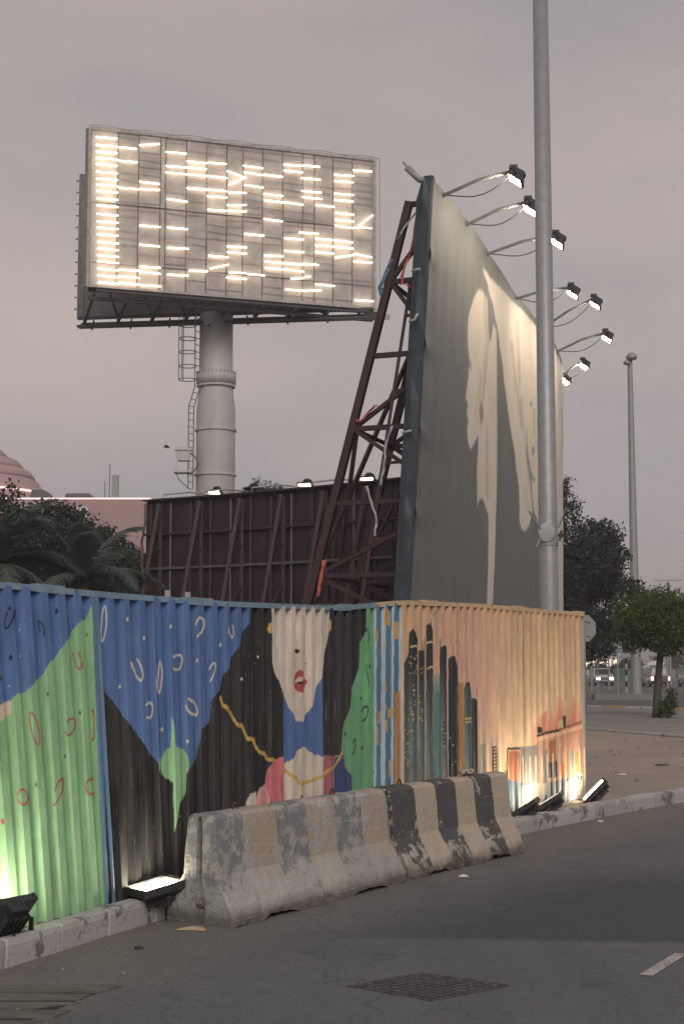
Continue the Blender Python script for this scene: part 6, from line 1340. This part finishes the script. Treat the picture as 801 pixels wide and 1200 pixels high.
def palm(base, hgt, label, seed, nf=22, ln=2.6):
    root = empty('palm_tree', base, label, 'palm tree', 'date palms behind the fence'); rs = random.Random(seed); top = Vector(base) + Vector((0, 0, hgt))
    q = MB(); prof = []
    for i in range(14): prof += [(.20 + .03 * (i % 2), i * hgt / 13)]
    q.lathe(prof, base, 12); q.build('trunk', BARK, root)
    for i in range(nf):
        a = i * 2.4 + rs.uniform(-.2, .2); el = rs.uniform(-.15, 1.25); L = ln * rs.uniform(.85, 1.1); d_ = Vector((math.cos(a) * math.cos(el), math.sin(a) * math.cos(el), math.sin(el)))
        rach = []; p = top.copy(); v_ = d_.copy(); nseg = 16
        for s in range(nseg + 1):
            rach.append(p.copy()); p += v_ * L / nseg; v_ = (v_ + Vector((0, 0, -.095 - .02 * s / nseg))).normalized()
        mb = MB(); mb.tube(rach, [.030 * (1 - .85 * s / nseg) for s in range(nseg + 1)], 5)
        for s in range(2, nseg * 4):
            f = s / (nseg * 4); j = min(int(f * nseg), nseg - 1); p = rach[j].lerp(rach[j + 1], f * nseg - j); t_ = (rach[j + 1] - rach[j]).normalized(); sd = t_.cross(Vector((0, 0, 1))).normalized(); ll = .55 * math.sin(math.pi * min(1, .12 + f * .88)) ** .6
            for sg in (-1, 1):
                w = (t_ * .75 + sd * sg * .75 + Vector((0, 0, -.28 + rs.uniform(-.12, .25)))).normalized(); e_ = t_ * .016
                b0 = len(mb.v); mid = p + w * ll * .55; mb.v += [tuple(p - e_), tuple(p + e_), tuple(mid + e_ * 1.1), tuple(p + w * ll + Vector((0, 0, -.06))), tuple(mid - e_ * 1.1)]; mb.f.append((b0, b0 + 1, b0 + 2, b0 + 3, b0 + 4))
        o_ = mb.build('frond', LEAF_PALM, root); at = o_.data.color_attributes.new('tint', 'FLOAT_COLOR', 'POINT'); q_ = np.ones((len(mb.v), 4), np.float32); q_[:, 0] = rs.random(); at.data.foreach_set('color', q_.reshape(-1))
palm((-8.6, 36, .1), 4.1, 'pale-fronded date palm at the left edge over the fence', 31)
palm((-6.5, 36.5, .1), 3.7, 'low date palm in front of the dark bushy trees', 32)

# ================================================================== pink buildings with neon
PINKW = mat('pink_render', (.42, .285, .275), .85, var=.06, scale=.12, dirt=(.36, .24, .23), dirt_amt=.4)
NEON = emit('pink_neon', (1.0, .60, .55), 1.1); WINW = mat('white_trim', (.75, .72, .70), .6); GLASSD = mat('dark_pane', (.05, .05, .06), .2, var=.1)
rot = empty('domed_building', (-31, 124, -.95), 'pink round building with a stepped dome and a neon band', 'building')
cxx, cyy = -33.2, 124
q = MB(); q.lathe([(7.8, -.95), (7.8, 15.9)], (cxx, cyy, 0), 64); q.build('wall', PINKW, rot, True)
q = MB(); q.lathe([(7.85, 15.9), (7.92, 15.95), (7.92, 16.07), (7.85, 16.1)], (cxx, cyy, 0), 64); q.build('neon_band', NEON, rot, True)
for i, (r_, z0, z1) in enumerate(((6.9, 16.2, 17.3), (6.2, 17.3, 18.2), (5.2, 18.2, 19.1))):
    q = MB(); q.lathe([(r_ + .55, z0), (r_ + .42, z0 + .35), (r_ + .1, z1 - .15), (r_ - .15, z1)], (cxx, cyy, 0), 64); q.build('roof_step', PINKW, rot, True)
q = MB(); q.lathe([(4.6, 19.1), (3.9, 19.9), (2.2, 20.6), (.5, 20.9)], (cxx, cyy, 0), 48); q.build('dome', mat('pale_dome', (.42, .31, .27), .8), rot, True)
blk = empty('pink_building', (-18, 112, -.95), 'flat-roofed pink building with a neon roof line and small arched windows', 'building')
q = MB(); q.hexa([(-27, 110, -.95), (-14.8, 110, -.95), (-12.6, 118, -.95), (-27, 118, -.95), (-27, 110, 14.1), (-14.8, 110, 14.1), (-12.6, 118, 14.1), (-27, 118, 14.1)]); q.build('wall', PINKW, blk)
MB().bar((-27, 109.95, 14.15), (-14.75, 109.95, 14.15), .11, .11).build('neon_line', NEON, blk); MB().bar((-14.75, 109.95, 14.15), (-12.55, 118, 14.15), .11, .11).build('neon_line', NEON, blk)
for x in (-20.35, -19.65):
    f = MB(); n_ = 10; ro = [(a * .72, b_ * .72) for a, b_ in [(-.42, 0), (.42, 0), (.42, .75)] + [(.42 * math.cos(a), .75 + .35 * math.sin(a)) for a in np.linspace(.3, 2.84, 7)] + [(-.42, .75)]]
    ri = [(a * .62, b_ * .8 + .1) for a, b_ in ro]; k_ = len(ro); z0 = 12.75
    f.add([(x + a, 109.9, z0 + b_) for a, b_ in ro] + [(x + a, 109.9, z0 + b_) for a, b_ in ri] + [(x + a, 110.0, z0 + b_) for a, b_ in ro], [(i, (i + 1) % k_, k_ + (i + 1) % k_, k_ + i) for i in range(k_)] + [(i, 2 * k_ + i, 2 * k_ + (i + 1) % k_, (i + 1) % k_) for i in range(k_)])
    w = f.build('window', WINW, blk); MB().add([(x + a, 109.93, z0 + b_) for a, b_ in ri], [tuple(range(k_))]).build('pane', GLASSD, w)
for x0, x1, z1 in ((-24.6, -22.4, 15.2), (-21.9, -18.8, 14.9)):
    MB().hexa([(x0, 113, 14.1), (x1, 113, 14.1), (x1, 116, 14.1), (x0, 116, 14.1), (x0 + .3, 113, z1), (x1 - 1.0, 113, z1), (x1 - 1, 116, z1), (x0 + .3, 116, z1)]).build('roof_unit', mat('roof_grey', (.12, .11, .115), .8), blk)
q = MB(); q.box((-17.6, 112, 15.2), (.5, .4, 2.0)); q.build('antenna_panel', STEEL_GREY, blk)
for x, h_ in ((-18.4, 1.6), (-18.05, 3.0)):
    q = MB(); q.tube([(x, 112, 14.1), (x, 112, 14.1 + h_)], .05, 6); q.build('antenna_mast', STEEL_GREY, blk)

# ================================================================== far side of the junction
def sign_post(x, y, z0, zc_, r_, n_, label, cat='road sign', nm='road_sign', pole=.035, rot_=0, extra=0):
    root = empty(nm, (x, y, z0), label, cat); q = MB(); q.tube([(x, y, z0 - .2), (x, y, zc_ + r_ * .8)], pole, 8); q.build('post', STEEL_GREY, root)
    q = MB(); pts = [(x + r_ * math.cos(2 * math.pi * (i + .5) / n_) * math.cos(rot_), y - pole - .01 + r_ * math.cos(2 * math.pi * (i + .5) / n_) * math.sin(rot_), zc_ + r_ * math.sin(2 * math.pi * (i + .5) / n_)) for i in range(n_)]
    q.add(pts + [(a, b_ - .02, c) for a, b_, c in pts], [tuple(range(n_)), tuple(range(2 * n_ - 1, n_ - 1, -1))] + [(i, n_ + i, n_ + (i + 1) % n_, (i + 1) % n_) for i in range(n_)]); q.build('plate', mat('sign_back', (.30, .31, .32), .5, .2, var=.08), root)
    for dz in (-.25, .25):
        q = MB(); q.bar((x - r_ * .5, y - pole - .035, zc_ + dz * r_ * 2), (x + r_ * .5, y - pole - .035, zc_ + dz * r_ * 2), .03, .02); q.build('clip', STEEL_GREY, root)
    return root
sign_post(7.80, 47, .15, 2.86, .46, 8, 'back of an eight-sided sign at the end of the fence', pole=.05, rot_=.35)
sign_post(16.1, 92, -.33, 2.42, .42, 24, 'back of the smaller round sign under the dark tree')
sign_post(14.15, 75, -.2, 2.95, .40, 24, 'back of the higher round sign left of the clipped tree')
def plain_post(px_, y, z1, r_, label, m_=None):
    x = (px_ - 400.5) / 1700 * y * 1.0
    root = empty('steel_post', (x, y, -.2), label, 'post'); q = MB(); q.tube([(x, y, -.6), (x, y, z1)], r_, 8); q.build('shaft', m_ or STEEL_GREY, root); q = MB(); q.lathe([(r_ * 1.2, 0), (r_ * 1.2, .06), (r_ * .4, .12)], (x, y, z1), 8); q.build('cap', m_ or STEEL_GREY, root); return root
plain_post(690.5, 86, 2.6, .06, 'thin steel post nearest the fence end')
plain_post(711, 120, 3.6, .07, 'thin steel post behind the white car')
plain_post(745, 78, 3.4, .10, 'dark post just left of the street lamp base', CATW)
plain_post(779, 110, 3.0, .08, 'thin steel post right of the clipped tree trunk')
sg = empty('traffic_signal', (15.5, 80, -.3), 'traffic signal box on a black and white banded pole', 'traffic light')
BW = [mat('pole_white', (.55, .54, .52), .6), mat('pole_black', (.03, .03, .032), .6)]
x = (731 - 400.5) / 1700 * 80
for i in range(8):
    q = MB(); q.tube([(x, 80, -.25 + i * .32), (x, 80, -.25 + (i + 1) * .32)], .07, 10); q.build('pole_band', BW[(i + 1) % 2], sg)
q = MB(); q.box((x, 80, 2.75), (.34, .25, .95)); q.box((x, 79.8, 3.05), (.3, .15, .03)); q.build('signal_box', BW[1], sg)

# cars
CARW = mat('white_car_paint', (.42, .42, .42), .3, var=.03); CARD = mat('dark_car_paint', (.10, .09, .09), .3, var=.05); CGLASS = mat('car_glass', (.02, .022, .025), .1, var=.05); TYRE = mat('tyre', (.02, .02, .02), .9); HEADL = emit('headlight_glow', (1.0, .86, .58), 14.0); TAILL = emit('tail_light_glow', (1.0, .30, .18), 9.0); CHROME = mat('grille', (.16, .16, .165), .35, .5)
def car(label, body, lamp, rear=False):
    root = empty('car', (0, 0, 0), label, 'car', 'cars at the far junction'); q = MB()      # local: front looks along -Y
    secs = [(-2.35, .86, .42, .92), (-2.2, .93, .30, 1.05), (-1.0, .97, .28, 1.12), (.9, .97, .28, 1.14), (2.2, .95, .30, 1.12), (2.42, .88, .40, 1.02)]
    vs = []; ring_n = 8
    for y, w, z0, z1 in secs: vs += [(-w, y, z0 + .1), (-w * .92, y, z0), (w * .92, y, z0), (w, y, z0 + .1), (w, y, z1 - .25), (w * .93, y, z1), (-w * .93, y, z1), (-w, y, z1 - .25)]
    fs = [tuple(range(7, -1, -1)), tuple(range(len(vs) - 8, len(vs)))]
    for i in range(len(secs) - 1):
        for k_ in range(8): fs.append((i * 8 + k_, i * 8 + (k_ + 1) % 8, i * 8 + 8 + (k_ + 1) % 8, i * 8 + 8 + k_))
    q.add(vs, fs); q.build('body', body, root, world=False)
    q = MB(); q.hexa([(-.88, -1.15, 1.1), (.88, -1.15, 1.1), (.88, 2.25, 1.1), (-.88, 2.25, 1.1), (-.70, -.45, 1.80), (.70, -.45, 1.80), (.70, 2.0, 1.80), (-.70, 2.0, 1.80)]); cab = q.build('cabin', body, root, world=False)
    for a, b_ in ((-1, 1),):
        q = MB(); q.add([(-.78, -1.09, 1.17), (.78, -1.09, 1.17), (.64, -.53, 1.74), (-.64, -.53, 1.74)], [(0, 1, 2, 3)]); q.build('windscreen', CGLASS, cab, world=False)
        q = MB(); q.add([(-.78, 2.26, 1.2), (.78, 2.26, 1.2), (.64, 2.05, 1.74), (-.64, 2.05, 1.74)], [(3, 2, 1, 0)]); q.build('rear_window', CGLASS, cab, world=False)
    for sx in (-1, 1):
        q = MB(); q.add([(sx * .865, -.85, 1.2), (sx * .865, 2.0, 1.2), (sx * .72, 1.85, 1.72), (sx * .72, -.35, 1.72)], [(0, 1, 2, 3)]); q.build('side_window', CGLASS, cab, world=False)
        for y in (-1.5, 1.5):
            q = MB(); q.tube([(sx * .72, y, .36), (sx * .98, y, .36)], .36, 16); w = q.build('wheel', TYRE, root, world=False); q = MB(); q.tube([(sx * .97, y, .36), (sx * .99, y, .36)], .2, 10); q.build('rim', CHROME, w, world=False)
        q = MB(); q.box((sx * .68, -2.36, .80), (.34, .08, .20)); q.build('headlight', lamp if not rear else CHROME, root, world=False)
        q = MB(); q.box((sx * .78, 2.42, .85), (.22, .06, .34)); q.build('tail_light', TAILL if rear else CHROME, root, world=False)
        q = MB(); q.box((sx * 1.03, -.75, 1.18), (.16, .1, .14)); q.build('mirror', body, root, world=False)
    q = MB(); q.box((0, -2.37, .78), (.90, .06, .26)); q.build('grille', CHROME, root, world=False)
    q = MB(); q.box((0, -2.38, .45), (1.7, .12, .16)); q.box((0, 2.44, .5), (1.7, .1, .16)); q.build('bumper', TYRE, root, world=False)
    return root
c1 = car('white four-wheel-drive car with its headlights on near the fence end', CARW, HEADL); c1.location = (26.55, 150, -.72)
c2 = car('car with glowing red tail lights behind the clipped tree trunk', CARD, HEADL, True); c2.location = (30.4, 142, -.68); c2.rotation_euler = (0, 0, math.pi)
c3 = car('car cut by the right edge of the picture', CARW, HEADL, True); c3.location = (34.0, 142, -.68); c3.rotation_euler = (0, 0, math.pi)
for o_, lab in ((c3, 'dim car with red tail lights at the far right edge of the street'),): o_['label'] = lab

# hoardings, tents, towers beyond
HOARD = mat('green_hoarding', (.055, .12, .10), .7, var=.1, scale=.5)
for i, (x0, x1, y, z0, z1) in enumerate(((33.5, 37.2, 180, -.95, .95), (40.3, 44.5, 175, -.95, 1.1), (25.5, 31.0, 185, -.95, .6))):
    root = empty('hoarding', ((x0 + x1) / 2, y, -.95), ['green site hoarding left of the street lamp base', 'green site hoarding right of the clipped tree', 'low green hoarding behind the white car'][i], 'hoarding', 'site hoardings beyond the junction')
    k_ = int((x1 - x0) / .9)
    for j in range(k_):
        a = x0 + (x1 - x0) * j / k_; MB().box((a + .44, y + .02 * (j % 2), (z0 + z1) / 2), (.86, .06, z1 - z0)).build('board', HOARD, root)
TENT = mat('tent_canvas', (.62, .58, .54), .8, var=.05)
for i in range(4):
    x = 50.5 + i * 3.6; root = empty('tent', (x, 235, -.95), ['white peaked tent nearest the clipped tree trunk', 'white peaked tent second from the clipped tree trunk', 'white peaked tent third from the clipped tree trunk', 'white peaked tent farthest right by the picture edge'][i], 'tent', 'white event tents in the distance')
    q = MB(); q.add([(x - 1.7, 233, 1.2), (x + 1.7, 233, 1.2), (x + 1.7, 237, 1.2), (x - 1.7, 237, 1.2), (x - .6, 235, 1.9), (x + .6, 235, 1.9), (x, 235, 2.7)], [(0, 1, 5, 4), (1, 2, 5), (2, 3, 4, 5), (3, 0, 4), (4, 5, 6), (5, 4, 6)]); q.build('canopy', TENT, root)
    for sx in (-1.65, 1.65): MB().bar((x + sx, 233, -.95), (x + sx, 233, 1.2), .1, .1).build('leg', TENT, root)
BLUEB = mat('hazy_blue_facade', (.22, .27, .32), .6, var=.06, scale=.05); PALEB = mat('hazy_pale_facade', (.50, .47, .46), .8, var=.05, scale=.05); LITW = emit('lit_wall_panel', (1.0, .72, .42), 1.1); WINB = mat('far_window', (.12, .15, .18), .3, var=.2)  # distance haze put into the blue and pale facade colours
def block(x0, x1, y, z1, m_, label, nx, nz, wm, group='buildings beyond the junction', dp=20):
    root = empty('far_building', ((x0 + x1) / 2, y, -.95), label, 'building', group)
    MB().box(((x0 + x1) / 2, y + dp / 2, (z1 - .95) / 2), (x1 - x0, dp, z1 + .95)).build('wall', m_, root)
    MB().box(((x0 + x1) / 2, y + dp / 2, z1 + .2), (x1 - x0 + .6, dp + .6, .4)).build('parapet', m_, root)
    for i in range(nx):
        for j in range(nz):
            w = (x1 - x0) / nx; h_ = (z1 - .5) / nz; MB().box((x0 + w * (i + .5), y - .02, .3 + h_ * (j + .5)), (w * .6, .12, h_ * .55)).build('window', wm, root)
px = lambda p, y: (p - 400.5) / 1700 * y
block(px(683, 300), px(723, 300), 300, 3.0, PALEB, 'low building with warm lit wall panels under the dark tree', 5, 1, LITW)
block(px(706, 420), px(716, 420), 420, 4.3, BLUEB, 'small bluish block above the white car', 3, 3, WINB)
block(px(724, 600), px(742, 600), 600, 5.8, BLUEB, 'bluish block behind the traffic signal', 4, 4, WINB)
block(px(772, 520), px(790, 520), 520, 3.5, BLUEB, 'low bluish block right of the clipped tree trunk', 4, 2, WINB)
block(px(792, 560), px(815, 560), 560, 6.0, PALEB, 'pale block at the right edge of the street', 4, 3, WINB)
block(px(744, 700), px(770, 700), 700, 3.6, PALEB, 'long pale block far behind the street lamp', 6, 1, WINB)
for i, (p, y, z, r_, lab) in enumerate(((697, 170, .6, 1.0, 'dark round shrub left of the white car'), (737, 190, 1.1, 1.3, 'dark round shrub behind the traffic signal'), (790, 230, 1.8, 1.6, 'dark shrub among the white tents'), (721, 200, .5, .8, 'small dark shrub right of the white car'))):
    root = empty('shrub', (px(p, y), y, -.95), lab, 'shrub', 'shrubs beyond the junction')
    leaves('foliage', rlobes((px(p, y), y, z), r_, 6, 40 + i), 900, .22, LEAF_DARK, root, 50 + i); q = MB(); q.tube([(px(p, y), y, -.95), (px(p, y), y, z)], .12, 6); q.build('stem', BARK, root)

# small things: a bird, litter, rubble by the barrier end
bird = MB(); bc = Vector((-9.77, 80, 13.67))
bird.tube([bc + Vector((-.16, 0, .02)), bc + Vector((-.06, 0, .03)), bc + Vector((.08, 0, 0)), bc + Vector((.2, 0, -.02))], [.02, .06, .07, .01], 8)
for s in (-1, 1): bird.add([bc + Vector((-.05, 0, .03)), bc + Vector((.09, 0, .02)), bc + Vector((.04, s * .18, .12)), bc + Vector((.1, s * .36, .03)), bc + Vector((-.02, s * .2, .13)), bc + Vector((0, 0, .055))], [(0, 1, 2), (0, 2, 4), (2, 3, 4), (0, 4, 5), (1, 5, 2), (5, 4, 2)])
tag(bird.build('bird', mat('bird_black', (.02, .02, .02), .8)), 'tiny black bird flying left of the billboard column', 'bird')
RUBBLE = mat('rubble', (.20, .17, .145), .95, var=.35, scale=9, bump=.8)
def lump(c, r_, seed, m_):
    bm = bmesh.new(); bmesh.ops.create_icosphere(bm, subdivisions=2, radius=r_)
    for v in bm.verts:
        k_ = 1 + .5 * noise.noise(v.co / r_ * 1.4 + Vector((seed, 0, 0))); v.co = Vector((v.co.x * k_ * 1.2, v.co.y * k_, v.co.z * k_ * .6)) + Vector(c)
    me = bpy.data.meshes.new('rubble_lump'); bm.to_mesh(me); bm.free(); me.materials.append(m_); return me
rs = random.Random(3); rub = empty('rubble_pile', (-1.12, 10.45, .1), 'heap of broken concrete between the lit floodlight and the barrier', 'rubble')
for i in range(16):
    me = lump((-1.12 + rs.gauss(0, .09), 10.5 + rs.gauss(0, .10), .05 + abs(rs.gauss(0, .08))), rs.uniform(.03, .085), i, RUBBLE); attach(link(bpy.data.objects.new('lump', me)), rub)
m = MB()
for i in range(420):      # grit and pebbles along the kerb foot and on the sand
    if i < 220:
        p = KERB[rs.randrange(4, len(KERB) - 8)]; x, y, z = p[0] + abs(rs.gauss(0, .3)) + .02, p[1] - abs(rs.gauss(0, .15)), .002
    else:
        p = KERB[rs.randrange(10, len(KERB) - 6)]; w = rs.uniform(.3, 9); x, y, z = p[0] - .2 - w * .3, p[1] + w + .3, .145
    r_ = rs.uniform(.004, .013) if i < 220 else rs.uniform(.008, .03); a = rs.uniform(0, 3)
    M = Matrix.Rotation(a, 3, 'Z'); m.hexa([Vector((x, y, z)) + M @ Vector(v) for v in ((-r_, -r_, 0), (r_ * 1.2, -r_ * .8, 0), (r_, r_, 0), (-r_, r_ * .7, 0), (-r_ * .5, -r_ * .6, r_), (r_ * .6, -r_ * .4, r_ * .9), (r_ * .5, r_ * .5, r_ * 1.1), (-r_ * .6, r_ * .4, r_))])
o = m.build('gravel', RUBBLE); tag(o, 'loose grit and pebbles along the kerb and on the sand', 'gravel', kind='stuff')
LIT = [mat('litter_white', (.6, .58, .55), .8), mat('litter_tan', (.42, .30, .20), .85), mat('litter_dark', (.03, .03, .03), .8)]
for x, y, z, r_, k_, lab in ((-1.28, 9.35, .004, .022, 2, 'small black scrap on the road below the kerb'), (1.02, 12.42, .004, .03, 0, 'pale paper scrap at the foot of the striped barrier'), (2.9, 16.6, .004, .025, 0, 'pale scrap in the gutter near the sand'), (-1.0, 10.02, .004, .08, 1, 'flat pinkish board scrap under the chipped barrier end'), (4.1, 21.5, .15, .05, 0, 'pale scrap on the open sand'), (5.1, 23.5, .15, .09, 2, 'dark scrap on the open sand'), (1.62, 15.35, .17, .10, 1, 'crumpled brown bag on the kerb by the striped barrier')):
    q = MB(); n_ = 7; vs = []
    h_ = .07 if 'bag' in lab else .012
    for k2, (s, zz) in enumerate(((1.0, 0), (.8, h_ * .8), (.3, h_))):
        for i in range(n_):
            a = 2 * math.pi * i / n_; rr = r_ * s * (1 + .35 * math.sin(i * 2.7 + x * 9 + k2)); vs.append((x + rr * math.cos(a) * 1.3, y + rr * math.sin(a) * .8, z + zz * (1 + .5 * math.sin(i * 3 + k2))))
    fs = [(k2 * n_ + i, k2 * n_ + (i + 1) % n_, (k2 + 1) * n_ + (i + 1) % n_, (k2 + 1) * n_ + i) for k2 in (0, 1) for i in range(n_)] + [tuple(range(2 * n_, 3 * n_)), tuple(range(n_ - 1, -1, -1))]
    tag(q.add(vs, fs).build('litter_scrap', LIT[k_]), lab, 'litter', 'litter along the kerb')

# ================================================================== dusk haze: one even body of air round everything
hz = bpy.data.materials.new('dusk_air'); hz.use_nodes = True
hn, hl = hz.node_tree.nodes, hz.node_tree.links
hn.clear()
ho = hn.new('ShaderNodeOutputMaterial'); hv = hn.new('ShaderNodeVolumePrincipled')
hv.inputs['Color'].default_value = (0.96, 0.94, 0.95, 1); hv.inputs['Density'].default_value = 0.0011; hv.inputs['Anisotropy'].default_value = 0.2
hl.new(hv.outputs[0], ho.inputs['Volume'])
o = MB().box((0, 2050, 13.6), (6100, 5000, 31.2)).build('haze', hz); o['kind'] = 'stuff'; o['label'] = 'thin even dusk haze in the air'
